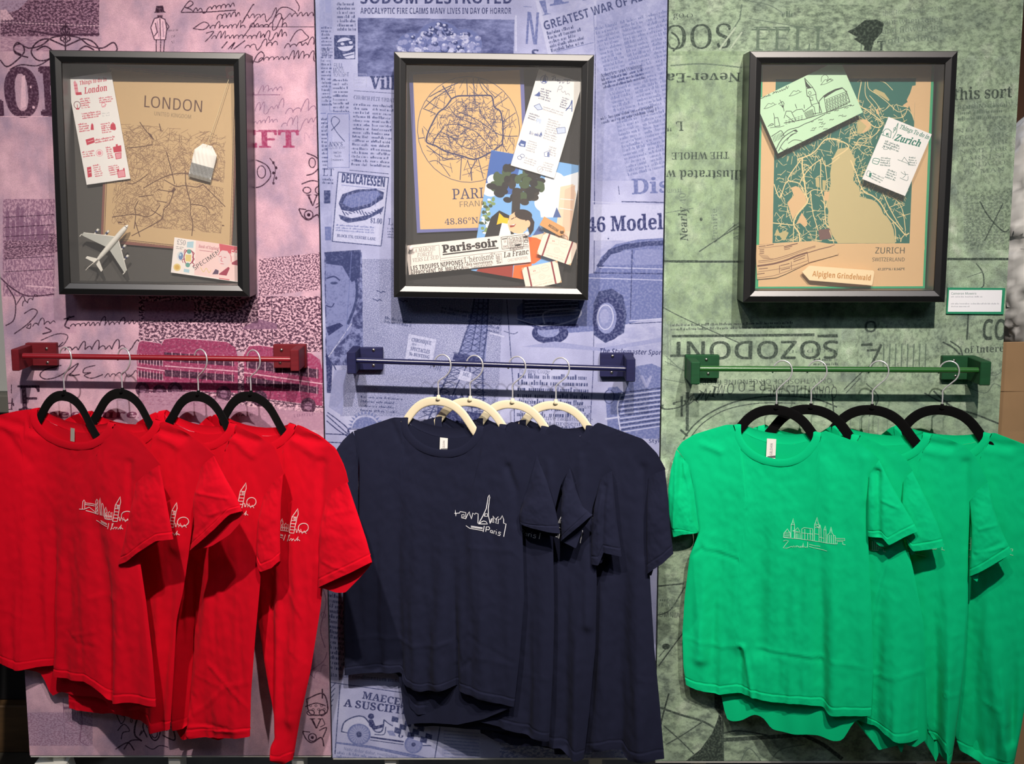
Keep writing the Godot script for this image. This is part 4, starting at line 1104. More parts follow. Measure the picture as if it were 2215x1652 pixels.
["O",1,-0.2,125.6,5.32,2.83],
["O",1,19.3,155,4.63,4.84],
["O",12,17.5,151.7,5.94,4.85],
["O",1,20.2,164.1,5.84,2.98],
["O",1,16.9,182.9,5.87,2.09],
["O",2,15.5,113.4,5.1,3.24],
["O",2,18.6,139.2,3.34,4.27],
["O",12,5.8,138,3.82,4.37],
["O",2,19.3,174.2,3.9,4.17],
["O",12,8.7,125.4,5.95,3.29],
["O",1,13.4,108.6,3.9,2.52],
["O",12,4.9,162.5,6.13,3.24],
["O",2,13.5,148.9,3.68,2.79],
["O",2,8.9,145.5,4.08,2.15],
["P",7,[171.1,121,165.3,53.4,192.7,42.5,202.8,63.6,206.7,167.1,172.5,164.7]],
["P",14,[176.5,57.7,197.1,43.8,207.2,146.1,186.7,149.7]],
["L",1,1.25,[170,79.6,198.8,76.7]],
["L",1,1.25,[171.5,100.1,200.8,99.2]],
["P",8,[160.9,122.8,165.1,99.1,179.2,119.6]],
["P",8,[123.1,171.1,133.5,146.3,146.6,160.8]],
["P",7,[121,171.5,148.6,160.4,145.3,177.8,120.8,182]],
["O",3,97.1,83.2,11.72,10.08],
["O",12,44.8,61.2,10.23,9.72],
["O",3,101.1,86.5,10.77,9.71],
["O",3,107.9,55.5,11.62,11.02],
["O",3,120.7,47.3,9.75,6.29],
["O",3,91.2,45.1,13.26,7.89],
["O",3,48.9,31.4,10.78,9.01],
["O",15,75.4,96.4,10.32,7.87],
["O",15,110,86.2,11.86,8.23],
["O",3,66.3,94,7.94,8.88],
["O",3,100.9,50,9.88,9.98],
["O",12,78.8,47.4,10.39,8.33],
["O",12,22,78.1,11.68,10.97],
["O",12,124.2,63.8,7.41,9.13],
["O",3,72.3,78.3,11.22,6.51],
["O",3,87.9,51.5,10.67,8],
["O",12,83.8,34.5,7.36,9.63],
["O",15,73.4,82,12.58,9.17],
["O",3,60,50.4,11.7,7.79],
["O",15,90,54.4,7.98,10.97],
["O",15,43.3,68.7,7.87,10.39],
["O",15,110.3,75.3,11.22,7.18],
["O",12,23.3,71.9,13,6.63],
["O",15,86.2,66.9,8.97,10.63],
["O",3,110.1,51.3,13.23,6.57],
["O",12,89.6,50.9,10.85,7.21],
["O",15,26.5,59.5,8.85,7.17],
["O",3,115.3,67,7.45,7.66],
["O",12,94.4,54.1,8.14,6.41],
["O",12,21.2,55.4,7.59,11.02],
["O",15,38,68.7,11.35,6.37],
["O",3,54,101.9,9.76,6.35],
["O",3,39.3,84.9,12.92,7.86],
["O",12,28.3,74.1,12.82,9.88],
["O",3,43.2,72.3,7.47,10.24],
["O",12,41.6,42.1,10.36,10.54],
["O",15,28.7,59.2,10.4,7.31],
["O",3,104.9,71.4,8.75,8.08],
["O",12,87.2,88.9,8.61,10.76],
["O",12,118.2,57.8,11.99,9.11],
["O",12,69.3,53.3,7.42,10.08],
["O",15,58.7,66.9,8.41,9.9],
["O",15,24,56.9,8.34,7.75],
["O",3,110.6,37.5,7.4,7],
["O",3,32.9,81.1,12.37,6.72],
["O",3,100.7,33.4,10.07,9.72],
["O",3,104.3,84.1,8.3,7.73],
["O",15,49.4,59.6,10.05,8.6],
["O",3,33.6,90.9,12.69,8.38],
["O",3,97.2,70,8.15,6.37],
["O",3,87.9,27.7,8.73,10.5],
["O",3,48.2,33,9.51,7.73],
["O",3,104.9,56,9.69,7.3],
["O",12,85.2,62.6,11.71,8.42],
["O",15,92,100.1,10.35,7.34],
["O",12,28.7,58.2,13.46,10.3],
["O",3,14.2,78.5,12.11,7.05],
["O",3,45.6,57.4,7.49,8.07],
["O",3,39,33.4,7.68,9.2],
["O",3,34.5,92.9,10.54,7.29],
["P",15,[62.4,87.8,80.7,84.6,87.4,135.5,68.7,136.6]],
["P",3,[16.4,200,24.2,146.4,39.9,128.1,73.1,137.9,84,188.4,12,211.3]],
["P",10,[50.4,152.3,64,145.8,76.8,183.3,48.1,188.3]],
["P",9,[39.2,160.5,40.8,133.1,52.7,141.5,63.3,141.7,63.3,154.2,50.7,154.3]],
["P",4,[63.7,156.3,64.3,135.3,75.1,125.1,96.2,125.6,107.2,140.4,108.3,159,97.8,171.3,81.1,172.1,69.9,167.8]],
["O",5,94.5,128,19.82,11.48],
["P",5,[82.9,121.7,108.4,123.5,121.8,140,123,158.6,117,172.2,110,156.6,100.7,139.4,86.7,131.4]],
["O",4,107.2,146.7,6.26,8.35],
["L",5,1.67,[69.7,142.7,75.3,138.6]],
["L",5,1.67,[77.2,137.2,82.8,133.1]],
["P",13,[68.1,157.6,81.7,151.1,78.7,157.9,70.9,161.3]],
["P",10,[70,156.2,79.7,151.4,78.2,154.8]],
["C",14,1.25,[70.4,146.8,67.1,151.5,71.5,152.8]],
["P",6,[111.2,175.3,132,173.8,145.3,177.8,150.5,218.9,137.9,231.6,40.3,253.7,17.2,241.9]],
["P",13,[11.4,270.3,28.5,246.3,91.1,241.8,94.4,272.9]],
["P",6,[94.7,275,93.5,243.5,131.8,232.7,134.8,274.4]],
["P",3,[178.2,220.4,203.8,209.7,208.3,270.2,191.1,268.9]]]},
"cutting":{"at":[-0.098,1.432,0.034],"rot":0.1055,"w":276.1,"h":65.9,"ops":[["T","LA MARCHE","r",12.5,17.7,65.5,16.9,8.33,3,0.25],
["T","FORC\u00c9E","r",22.7,27.9,58.6,27.7,8.33,3,0.25],
["T","VERS LE SUD","r",10.6,38.5,70.5,37.5,8.33,3,0.25],
["L",3,0.83,[9.2,7.2,74.7,6.5,74,41.8]],
["L",3,0.83,[7.4,22.3,6.6,43.8]],
["T","Paris-soir","R",80.6,24.4,205.3,22.6,16.66,1,0,1.46],
["L",1,3.12,[81.2,28.7,206,26.9]],
["L",3,0.94,[75.7,36.9,207.6,35.6,274.1,33.3]],
["L",3,0.73,[75.1,42.5,127,41.2,126.3,63.3]],
["T","LES TROUPES NIPPONES","S",5,57.2,124.4,54.9,10.41,1],
["T","APPROCHENT  DE  MALACCA","S",4.3,67.6,124.3,65.9,9.37,1],
["T","L'h\u00e9ro\u00efsme","r",127.5,52.6,194.3,50.6,12.5,1],
["T","des sauveteurs","R",130.7,59.4,190,58.4,6.25,1],
["T","du \"Lamorici\u00e8re\"","r",125.9,66.6,191.6,64.7,6.25,1],
["L",1,1.04,[214.8,4.2,275.5,3.3]],
["L",1,1.04,[214.8,4.2,214.4,30.6,274.4,29.8]],
["L",1,0.94,[228.7,4.3,228.5,29.8]],
["L",1,0.94,[263.9,4.5,263.3,29.2]],
["L",1,2.08,[216.8,8.5,227.2,8.1]],
["T","16","r",219.7,16.9,225.6,16.7,5.21,1],
["T","1942","R",216.8,28.1,227.4,27.9,5.21,1],
["G",1,231,9.1,261.9,8.8,9,3.33,0.6,0.05],
["P",1,[243.1,23.5,253.8,22.7,260.3,24,253.3,27.5,244.4,26.9]],
["P",1,[264.5,7,273.9,6.7,273.8,10.7,264.6,10.7]],
["L",1,1.46,[266,16.1,274.1,17,273.7,21,265.6,20.2,266,16.1]],
["G",1,263.5,27.3,273.1,26.7,1,3.12,0.6,0.15],
["T","La Franc","R",215.6,50,272.5,47.9,12.5,1,0.25],
["T","CHEZ REPORTERS","s",224.4,60,269.5,58.2,6.25,3],
["L",3,0.73,[197,39.9,211.8,39.5,211.2,61]],
["G",1,198.7,43.7,210.3,43.2,6,3.54,0.6,0.4],
["G",1,186.3,40.4,195.3,40.2,1,6.25,0.5,0.15]]},
"case_upper":{"at":[0.1016,1.4436,0.04],"rot":-0.3287,"w":80.9,"h":51.1,"ops":[]},
"case_lower":{"at":[0.0667,1.3844,0.04],"rot":0.2091,"w":81.7,"h":50.2,"ops":[]},
"luggage_tag":{"at":[0.0914,1.4926,0.046],"rot":-0.4993,"w":56.8,"h":21.6,"ops":[["T","MI3IOM","S",17.6,14.8,42.8,16.7,6.22,1]]},
"zurich_map":{"at":[0.7407,1.6015,0.022],"rot":0.0072,"w":384.6,"h":500.4,"ops":[["P",0,[6.4,6.6,378.3,5.3,379.6,494.9,7.1,493.3]],
["P",1,[35.6,34.7,344.9,34.9,345.3,397.8,37.2,396.6]],
["S",2,1.05,640,21,40.8,78.7,253.6,391.4,6.3,20.9,[0.2,1.7,0.9,2.5]],
["S",2,1.05,330,22,202.8,89.9,338,392.7,6.3,20.9,[0.5,2,1.2,2.7]],
["P",5,[165.6,210.7,177.3,187.5,201.8,183.6,217.2,211.1,214.8,229.9,214.5,257.4,228.4,273.1,230.3,293.5,257.2,299.7,268.4,305.8,278.6,319.2,283.9,331.3,294,339.8,301.7,350.8,308.4,366.6,313.2,394.5,313,397.5,183.9,396.6,165.9,371.6,158.9,343.7,160.8,325.6,155.3,305,160.6,279.8,163.8,265.4,161.8,241.5,163.8,227.1]],
["P",0,[75.4,272,86.2,268.5,94.8,272.1,107.4,289,112.7,304.7,88,332.3,81,344.3,74.3,322.5,67.8,305.6,81.9,288.9]],
["P",0,[101.2,327.6,112.7,344.6,114.2,355.5,108.2,360.3,98.2,350.5,88.5,354.1]],
["P",6,[47.3,362.3,52.5,373.2,64.5,367.2,73.2,372.1,65.1,389.1,60.2,389.1,52.6,379.3,40.4,378]],
["P",0,[149.7,280.9,161.9,281,160.1,301.5,150.3,301.4]],
["P",4,[138.9,366.6,164.4,363.1,169.7,376.5,167.5,386.2,143.2,389.6]],
["P",6,[129.4,250.8,137.9,249.7,139.7,272.5,131.2,270]],
["P",6,[145.3,255.7,153.8,257,152.1,278.5,146,278.5]],
["P",0,[337.6,51.6,345.2,50.2,344.6,129.1,338.5,112.3,331.5,92.5,326.4,81.8,333.5,66.7]],
["P",6,[251.3,60.1,257.4,57.9,276.3,66.3,288.5,81.5,286.3,84.6,270.4,73.8,253,64.6]],
["P",0,[259,102.6,263.6,99.6,267.2,113.3,260.9,111.7]],
["P",0,[317.6,93.9,328.1,86.4,333,92.5,330.2,100.1]],
["P",6,[219.4,123.6,233.4,122.2,249.4,136,251.2,143.6,232.9,154.2,218.9,154.1]],
["P",0,[222.6,123.6,239.6,123.7,249.4,136,240.5,149.7,228.3,154.2,240.2,139]],
["C",2,3.35,[99.1,205.2,99.7,229,104,253,109.9,289.1,112.7,304.7,90.4,332.3,83.7,354,96.4,373.5,98.3,397.8]],
["C",2,2.3,[95.6,211.1,72.3,244.4,70.2,256.4,94.6,263.7,107.4,289]],
["C",2,2.3,[37.6,264.5,50.5,293.4,61.9,264.7,70.2,256.4]],
["C",2,2.09,[37.3,350.1,81.3,355.2]],
["C",2,2.09,[142.7,209.1,124.9,220.9,103.8,244.6,94.6,263.7]],
["C",2,2.09,[140.4,212.6,142.2,272.5,150.3,301.4,155.4,349.7,161.9,360.7]],
["C",2,1.67,[148.9,212.7,156.5,265.4,154.6,283.4]],
["C",2,1.88,[112.2,286.7,125.3,277.2,139.9,278.5]],
["C",2,1.88,[119.4,281.9,125.5,325.3,134.9,355.6,138.9,367.8]],
["C",2,1.67,[68,312.8,70.7,324.9,79.9,348]],
["C",2,1.67,[83.8,360.1,83.5,395.3]],
["C",2,1.67,[135.3,367.7,134.9,396.9]],
["C",2,1.67,[164.5,367.9,175.2,396]],
["C",2,2.72,[165.6,209.7,201.8,181.6,153.9,165,124,195.2,88.3,210.2]],
["C",2,2.09,[142.6,205.5,152.8,224.7,181.3,205.8]],
["C",2,2.72,[206.9,213.1,218.7,238.3,233.2,273.1,243.3,285.2,258.1,291.3,275.7,305.9,286,321.6,296.3,337.4,316.6,358.1,334.5,377.7,342.9,375.3]],
["C",2,2.09,[280.9,284.3,295.5,314.5,316.3,349.7,329.1,366.7]],
["C",2,1.88,[305.4,350.8,312.1,366.6,314.4,394.5]],
["C",2,1.67,[293.3,289.2,314.5,303.8,327.6,326.8,335.3,369.2]],
["C",2,1.46,[295.6,318.1,318.3,308.6]],
["C",2,1.46,[315.9,340,343.6,331.7]],
["C",2,1.88,[334.5,377.7,326.3,387.3,325.4,394.6]],
["C",2,2.09,[216.6,41.7,224.4,41.8,219.7,87.1,242.1,105.5,272.4,128.5,269.7,140.7,255.7,139.1,242.9,128.3]],
["C",2,1.46,[233.6,41.8,235.5,72.1,254.2,96.5,272.2,124]],
["C",2,1.46,[238.2,40.3,241.9,57,262.5,70.8,283.2,86.1,308.8,107.5,328.8,101.6,343.5,119.9]],
["C",2,1.46,[266,40.5,278.6,45.2,294.6,60.4]],
["C",2,1.67,[272,117.9,297,121.1,320.1,118.2,328.8,101.6]],
["C",2,1.36,[271.8,113.3,261.7,92,244,72.1]],
["C",2,1.67,[206.3,193.8,218.2,177,225.6,166.4,251.9,162,269.9,145.3]],
["C",2,1.67,[218.2,177,257.4,185]],
["C",2,1.25,[297.7,101.3,302,92.3,314.6,95.4,327,97]],
["P",0,[15.3,396.4,379.7,399,380.3,412.5,15.6,409.9]],
["P",0,[346.3,397.8,345.8,33.9,378.5,34.2,377.6,398]],
["P",0,[6.5,13.6,34.3,23.7,36.1,395.5,13.2,395.4]],
["T","ZURICH","s",268,420,336.8,420.5,13.59,3],
["T","SWITZERLAND","s",262.4,437.7,336.5,438.2,8.37,3],
["T","47.377\u00b0N / 8.542\u00b0E","S",275.7,458.6,337.3,458,5.23,3]]},
"postcard":{"at":[0.6525,1.7551,0.044],"rot":0.451,"w":204.1,"h":126.5,"ops":[["C",1,1.25,[15,-4.9,22.7,-5.3,19.4,-3.6,13.2,0.9,21,2.2]],
["C",1,1.04,[20.3,1.9,23.6,0.1,23.4,2.5,26.6,1,27.2,3.5,29.9,2,31.2,3.8,34.5,0.4,33.6,4.1,37.1,3.8]],
["C",1,1.25,[48.5,-2.9,43.8,-3.5,44.6,0.3,46.1,2.6,41.4,3.7]],
["C",1,1.04,[45.8,3.3,49.7,1.9,49.9,5.3,52.8,2.6,54.7,6,59,3.9,59.4,6.6,64,3.8,64.2,7.2,68.8,4.5,69.9,7.5,75.7,2,75,7.5,80.2,3.3]],
["L",1,1.25,[118.5,3.1,113,25.9,126.6,29.1,118.5,3.1]],
["P",1,[118.5,3.1,119.2,15.6,124,29.5,115.7,27.2,114.8,21.7]],
["L",1,1.45,[112.4,27.2,108.3,40.3,111.2,45,109.3,60.8,109.5,64.3]],
["L",1,1.45,[126.2,28.1,127.9,41.4,123.9,56.2,124.5,68.2,122.8,87.5]],
["O",1,116,37.3,3.32,3.74,1.04],
["L",1,1.04,[107.7,41.7,127.5,46.2]],
["L",1,1.04,[110.6,46.4,114.3,45.7,117.5,49.8,116.4,54.2,111.7,53.6,110.6,46.4]],
["L",1,1.04,[108.7,62.2,125.7,65.5]],
["L",1,1.25,[103.6,81.5,122.8,87.5]],
["L",1,1.66,[127,62.7,141.5,56.4,152.2,54.9,169,54.7,184.4,57.9,189.3,69.5,187.2,93.6]],
["P",1,[141.2,57,152.2,54.9,169,54.7,183,57.3,185.1,60,169.2,58.1,151.8,59.7,141.1,61.2]],
["L",1,1.25,[140.9,57.7,132.5,92.2,187.2,93.6]],
["L",1,1.04,[140.6,66,191,69.5]],
["L",1,1.14,[140.5,71.9,142,68.6,144.3,68.7,143.5,72]],
["L",1,1.14,[146.7,72.4,148.1,69.1,150.4,69.2,149.7,72.5]],
["L",1,1.14,[152.9,72.9,154.3,69.6,156.6,69.7,155.8,73]],
["L",1,1.14,[159,73.4,160.5,70.1,162.8,70.2,162,73.5]],
["L",1,1.14,[165.2,73.8,166.6,70.5,168.9,70.7,168.1,74]],
["L",1,1.14,[171.3,74.3,172.8,71,175.1,71.1,174.3,74.4]],
["L",1,1.14,[177.5,74.8,178.9,71.5,181.2,71.6,180.5,74.9]],
["L",1,1.14,[183.6,75.3,185.1,72,187.4,72.1,186.6,75.4]],
["L",1,1.04,[138.4,72.9,189.5,76.8]],
["L",1,1.14,[138.2,78.8,139.6,75.5,141.9,75.6,141.1,78.9]],
["L",1,1.14,[144.3,79.3,145.8,76,148.1,76.1,147.3,79.4]],
["L",1,1.14,[150.5,79.8,152,76.5,154.3,76.6,153.5,79.9]],
["L",1,1.14,[156.7,80.3,158.1,77,160.4,77.1,159.6,80.4]],
["L",1,1.14,[162.8,80.7,164.3,77.4,166.6,77.5,165.8,80.8]],
["L",1,1.14,[169,81.2,170.4,77.9,172.7,78,172,81.3]],
["L",1,1.14,[175.2,81.7,176.6,78.4,178.9,78.5,178.1,81.8]],
["L",1,1.14,[181.3,82.2,182.8,78.9,185.1,79,184.3,82.3]],
["L",1,1.04,[136.2,79.9,188,84.1]],
["L",1,1.14,[135.8,85.7,137.3,82.4,139.6,82.5,138.8,85.8]],
["L",1,1.14,[142,86.2,143.4,82.9,145.7,83,145,86.3]],
["L",1,1.14,[148.2,86.7,149.6,83.4,151.9,83.5,151.1,86.8]],
["L",1,1.14,[154.3,87.2,155.8,83.8,158.1,84,157.3,87.3]],
["L",1,1.14,[160.5,87.6,161.9,84.3,164.2,84.4,163.5,87.7]],
["L",1,1.14,[166.7,88.1,168.1,84.8,170.4,84.9,169.6,88.2]],
["L",1,1.14,[172.8,88.6,174.3,85.3,176.6,85.4,175.8,88.7]],
["L",1,1.14,[179,89.1,180.4,85.7,182.7,85.9,182,89.2]],
["L",1,1.04,[134,86.9,186.5,91.4]],
["L",1,1.14,[133.5,92.6,134.9,89.3,137.2,89.4,136.4,92.7]],
["L",1,1.14,[139.6,93.1,141.1,89.8,143.4,89.9,142.6,93.2]],
["L",1,1.14,[145.8,93.6,147.3,90.3,149.6,90.4,148.8,93.7]],
["L",1,1.14,[152,94.1,153.4,90.7,155.7,90.9,155,94.2]],
["L",1,1.14,[158.1,94.5,159.6,91.2,161.9,91.3,161.1,94.6]],
["L",1,1.14,[164.3,95,165.8,91.7,168.1,91.8,167.3,95.1]],
["L",1,1.14,[170.5,95.5,171.9,92.2,174.2,92.3,173.5,95.6]],
["L",1,1.14,[176.6,96,178.1,92.6,180.4,92.8,179.6,96.1]],
["L",1,1.66,[126.4,64.1,118.6,85.5]],
["L",1,1.45,[38.8,72,80.7,83.8,121.6,90.2,187.6,100.4]],
["L",1,1.14,[88.2,70.7,87.4,83.8]],
["L",1,1.14,[90.5,70.8,89.6,84.2]],
["L",1,1.14,[92.8,70.9,91.8,84.5]],
["L",1,1.14,[95.1,71,94,84.9]],
["L",1,1.14,[97.4,71.1,96.2,85.3]],
["L",1,1.14,[99.7,71.2,98.4,85.7]],
["L",1,1.14,[102,71.4,100.5,86.1]],
["L",1,1.14,[104.3,71.5,102.7,86.5]],
["L",1,1.14,[106.6,71.6,104.9,86.9]],
["L",1,1.25,[87.4,68.6,109.5,64.3,112.4,69,108.5,85.6]],
["L",1,1.25,[64.6,59.3,75.4,57.8,87,61.8,88,67.3]],
["L",1,1.25,[43.1,62.3,53.4,50.5,63.1,55.2,64.2,79.2]],
["L",1,1.25,[49.7,58.8,60.2,80.6]],
["L",1,1.04,[43.4,69.1,47.1,70.3]],
["L",1,1.04,[42,72.2,45.7,73.3]],
["L",1,1.04,[40.7,75.2,44.4,76.4]],
["L",1,1.04,[50.3,70.2,54.1,71.3]],
["L",1,1.04,[49,73.2,52.7,74.3]],
["L",1,1.04,[47.6,76.3,51.4,77.4]],
["L",1,1.04,[57.3,71.2,61,72.3]],
["L",1,1.04,[56,74.2,59.7,75.4]],
["L",1,1.04,[54.6,77.3,58.3,78.4]],
["L",1,1.04,[64.3,72.2,68,73.3]],
["L",1,1.04,[62.9,75.2,66.6,76.4]],
["L",1,1.04,[61.6,78.3,65.3,79.4]],
["L",1,1.04,[71.2,73.2,74.9,74.4]],
["L",1,1.04,[69.9,76.3,73.6,77.4]],
["L",1,1.04,[68.5,79.3,72.2,80.4]],
["L",1,1.04,[78.2,74.2,81.9,75.4]],
["L",1,1.04,[76.8,77.3,80.5,78.4]],
["L",1,1.04,[75.5,80.3,79.2,81.5]],
["L",1,1.25,[23.7,52.9,31.2,54.9,28,73.5,17.6,70.1,23.7,52.9]],
["L",1,1.04,[26.6,42.5,24.3,53.2]],
["C",1,1.25,[3.8,63.4,13.2,61.2,16.7,64.6,8.5,64]],
["C",1,1.04,[6.7,68.2,15.6,70.8,24,74.9,36.3,77.5]],
["C",1,1.45,[21.5,95.6,40.9,89.8,62.8,93.7,79.8,93.5,96.1,94.7,128.5,93.6]],
["P",1,[50,95.9,56.8,95.8,59.1,102,55.8,102.1]],
["C",1,1.45,[2.1,86.2,16.3,84.6,26.4,84.5,27.7,96.9]],
["C",1,1.66,[0.6,115.9,13.8,105.3,30.5,98.2,53.4,95.9]],
["C",1,1.45,[2.9,122.1,18.1,110.8,34.2,105.1,52.4,102.1]],
["C",1,1.25,[28.9,109.3,42.2,102.2,55.1,103.4]],
["C",1,1.25,[29.2,116.2,44.8,115.3,58.9,125.5]],
["C",1,1.25,[10.2,117.1,14.7,126.1,25.5,124.5]],
["L",1,0.93,[4.8,87.5,2.7,99.9]],
["L",1,0.93,[8.2,87.6,6,100]],
["L",1,0.93,[11.5,87.7,9.3,100.1]],
["L",1,0.93,[14.8,87.8,12.7,100.2]],
["L",1,0.93,[18.2,87.9,16,100.3]],
["L",1,0.93,[21.5,88,19.3,100.4]],
["L",1,0.93,[24.8,88.1,22.7,100.5]],
["L",1,0.93,[28.2,88.2,26,100.6]],
["C",1,1.14,[89.3,94.8,92.7,94.7,95.2,96.7,98.7,96.3]],
["C",1,1.14,[109.2,99.3,112.6,99.3,115,101.3,118.6,100.9]],
["C",1,1.14,[108.1,105.5,111.5,105.5,114,107.5,117.5,107.1]],
["C",1,1.14,[89.4,109.9,92.8,109.9,95.2,111.9,98.8,111.5]],
["C",1,1.14,[111.1,110.3,114.5,110.3,116.9,112.3,120.5,111.9]],
["C",1,1.14,[104.5,113.9,107.9,113.8,110.3,115.9,113.9,115.4]],
["C",1,1.14,[131.4,110.1,134.7,110,137.2,112.1,140.8,111.6]],
["C",1,1.14,[153,110.5,156.4,110.5,158.9,112.5,162.4,112]],
["C",1,1.14,[148.9,96.8,152.3,96.7,154.8,98.8,158.3,98.3]],
["C",1,1.14,[129.9,94.3,133.3,94.2,135.7,96.3,139.3,95.8]],
["C",1,1.14,[170.8,100.6,174.1,100.6,176.6,102.6,180.1,102.2]],
["C",1,1.14,[183.6,101.9,187,101.8,189.5,103.8,193,103.4]],
["C",1,1.14,[159.3,115.2,162.7,115.2,165.2,117.2,168.8,116.8]],
["C",1,1.14,[84.8,112.7,88.1,112.7,90.6,114.7,94.2,114.3]],
["C",1,1.14,[111,122.1,114.4,122,116.8,124.1,120.4,123.6]],
["C",1,0.93,[12.9,24.2,19.5,20.7,25.5,18.6,30.4,22.6,34.4,21.2,37,26.7]],
["C",1,0.93,[11.1,24.3,21.8,26.8,40.1,27.3]],
["C",1,0.93,[73.7,23.5,80.3,20.1,86.3,17.9,91.2,22,95.2,20.6,97.8,26]],
["C",1,0.93,[72,23.7,82.6,26.2,100.9,26.7]],
["C",1,0.93,[145.6,31.7,152.2,28.2,158.1,26.1,163,30.1,167,28.7,169.6,34.2]],
["C",1,0.93,[143.9,31.8,154.5,34.3,172.7,34.8]],
["C",1,0.93,[148,26.2,153.6,17.3,162.3,16.5,165.4,24.6,159.1,31.5,168.4,29.4,173,34.1]],
["L",1,1.25,[50.7,22.4,51.6,27.9,50.9,40.9,49.2,48.5]],
["L",1,1.25,[44.3,29.3,55,27.8,55.9,33.3,52.1,38.2,46.4,32]],
["P",1,[48,36.1,54.1,37.4,49.9,41.3]],
["L",1,1.25,[77.5,45.4,76.6,55]],
["L",1,1.25,[94.2,55.2,91.8,62.4]]]},
"zurich_card":{"at":[0.852,1.6468,0.042],"rot":-0.3702,"w":104,"h":144.9,"ops":[["T","Things To do in","R",31.2,14.4,101.5,13.2,9.35,1,0.25],
["T","Zurich","R",30.8,42.2,90,34.8,14.54,1,0.3,0.62],
["L",1,1.25,[22.9,28.2,25.1,4.6,29.5,24,27.4,40.3]],
["O",1,23.4,19,3.12,3.53,1.04],
["L",1,1.25,[0.2,37.8,4.5,26.4,10.2,24.2,18.1,26.8,22.2,39.9,1.4,40.6]],
["L",1,1.04,[2.9,34.3,4.8,41.7]],
["L",1,1.04,[14.3,31.5,17.3,40.2]],
["P",1,[9.6,34.2,12.9,32.1,14.6,37.9,10.7,38.6]],
["G",2,14,52,51.7,51.3,3,5.4,0.6,0.3],
["C",2,1.04,[13.5,66.1,18.3,61.8,17.6,67.8,25.1,65.7,27.1,62.4,33,64.3]],
["C",1,1.25,[6.1,103.1,6.2,94.2,18.3,92,19.4,100.5,17,104,6.6,104.2]],
["L",1,1.04,[7,99,19.3,97.3]],
["G",2,20.7,88.5,41.8,82.9,4,5.19,0.55,0.15],
["L",2,1.04,[56.6,77.8,84,77.3,67.9,67.7,65.9,78]],
["G",2,78.2,65.6,96.2,60.5,4,5.19,0.5,0.15],
["C",2,1.04,[4.8,132.9,4.8,124,11.4,124]],
["P",1,[9.6,125.9,14.6,125.3,16.4,135.4,11.7,135.3]],
["L",2,0.93,[4.7,134.2,12.3,135.1]],
["G",2,16.2,125.9,46.1,128.3,3,5.4,0.5,0.15],
["G",2,44.7,107.2,69.4,106.6,4,5.4,0.5,0.15],
["C",2,1.04,[74.2,99.6,81.7,101.8,91.2,99.4]],
["C",2,1.04,[80.4,95.9,86.1,102.6,82.9,110.3]],
["C",2,1.04,[77.2,112.4,94.2,112.2,92.6,102.6]]]},
"ticket":{"at":[0.6433,1.4067,0.025],"rot":0.0171,"w":190.8,"h":103.1,"ops":[["C",1,0.94,[7.2,5.1,40.1,1.4,47.4,0.3]],
["L",1,1.67,[8.5,9.4,23.1,7.5]],
["L",1,1.67,[25.6,6.9,41.4,4.7]],
["C",1,0.84,[7.3,13.4,64.6,7.5]],
["L",1,1.57,[10.4,16.7,19.9,15.9]],
["L",1,1.57,[10.5,20.7,19.8,19.9]],
["L",1,1.57,[10.5,24.6,19.6,23.8]],
["C",1,0.63,[8.7,25.8,18.6,35.7,23.5,34.6]],
["C",1,0.63,[12.4,26.5,21.6,35.8,27.2,35.1]],
["C",1,0.63,[16.1,27.1,24.5,35.8,30.8,35.7]],
["C",1,0.63,[19.7,27.8,27.4,35.9,34.5,36.2]],
["C",1,0.63,[23.4,28.5,30.4,35.9,38.2,36.8]],
["C",1,0.63,[27.1,29.2,33.3,36,41.9,37.3]],
["C",1,1.25,[7.7,41.6,40.7,37.9,77.2,28.2,107.5,17.7,135.5,9.7]],
["C",1,0.94,[7.7,45.3,40.7,41.6,77.2,31.8,107.6,20.8,135.5,12.1]],
["C",1,3.76,[6.6,52.6,40.8,48.3,71.3,40.3,95.5,30.9,117.4,24.6]],
["L",1,2.09,[65.3,10.3,95.1,3.5]],
["L",1,1.67,[65.3,13.6,83,9.4]],
["L",1,1.46,[66,17,78.2,14.6]],
["L",1,1.25,[117.4,24.6,120.9,46.6]],
["L",1,1.88,[117.4,25.2,145.4,17.2,170.9,11.5]],
["C",1,1.25,[170.9,10.9,179.4,8,183.7,13,187.8,30.1,182.4,33.6,144.6,41.5,121.5,47.2]],
["L",1,1.25,[55.5,52.2,55.8,69.3]],
["L",1,1.04,[81.7,44.1,82.6,61.2]],
["C",1,0.94,[6.8,66.1,55.7,59.6,89.8,51.6,119,42.3]],
["C",1,0.94,[6.9,79.5,41.2,75.2,71.7,65.9,119.1,48.4]],
["L",1,1.67,[58,52.5,77.5,48.3]],
["L",1,1.67,[59.4,62.7,78.9,58.1]],
["L",1,1.67,[9.1,59.4,28.7,57.9]],
["L",1,1.67,[5.6,70.9,21.5,69.4]],
["L",1,1.67,[87.1,39.3,112.6,30]],
["L",1,1.67,[87.2,44.2,111.5,36.1]],
["C",2,0.73,[8.2,82,29.1,84.8,53.6,86.5,71.8,75.7,92.4,59]],
["C",2,0.73,[8.2,83.7,29.1,86.3,53.6,86.5,71.8,76.5,92.4,59.5]],
["C",2,0.73,[8.2,85.4,29.1,87.8,53.6,86.5,71.8,77.2,92.4,59.9]],
["C",2,0.73,[8.3,87.2,29.1,89.2,53.6,86.5,71.9,77.9,92.4,60.4]],
["C",2,0.73,[8.3,88.9,29.1,90.7,53.6,86.5,71.9,78.7,92.4,60.9]],
["C",2,0.73,[8.3,90.6,29.2,92.2,53.6,86.5,71.9,79.4,92.4,61.4]],
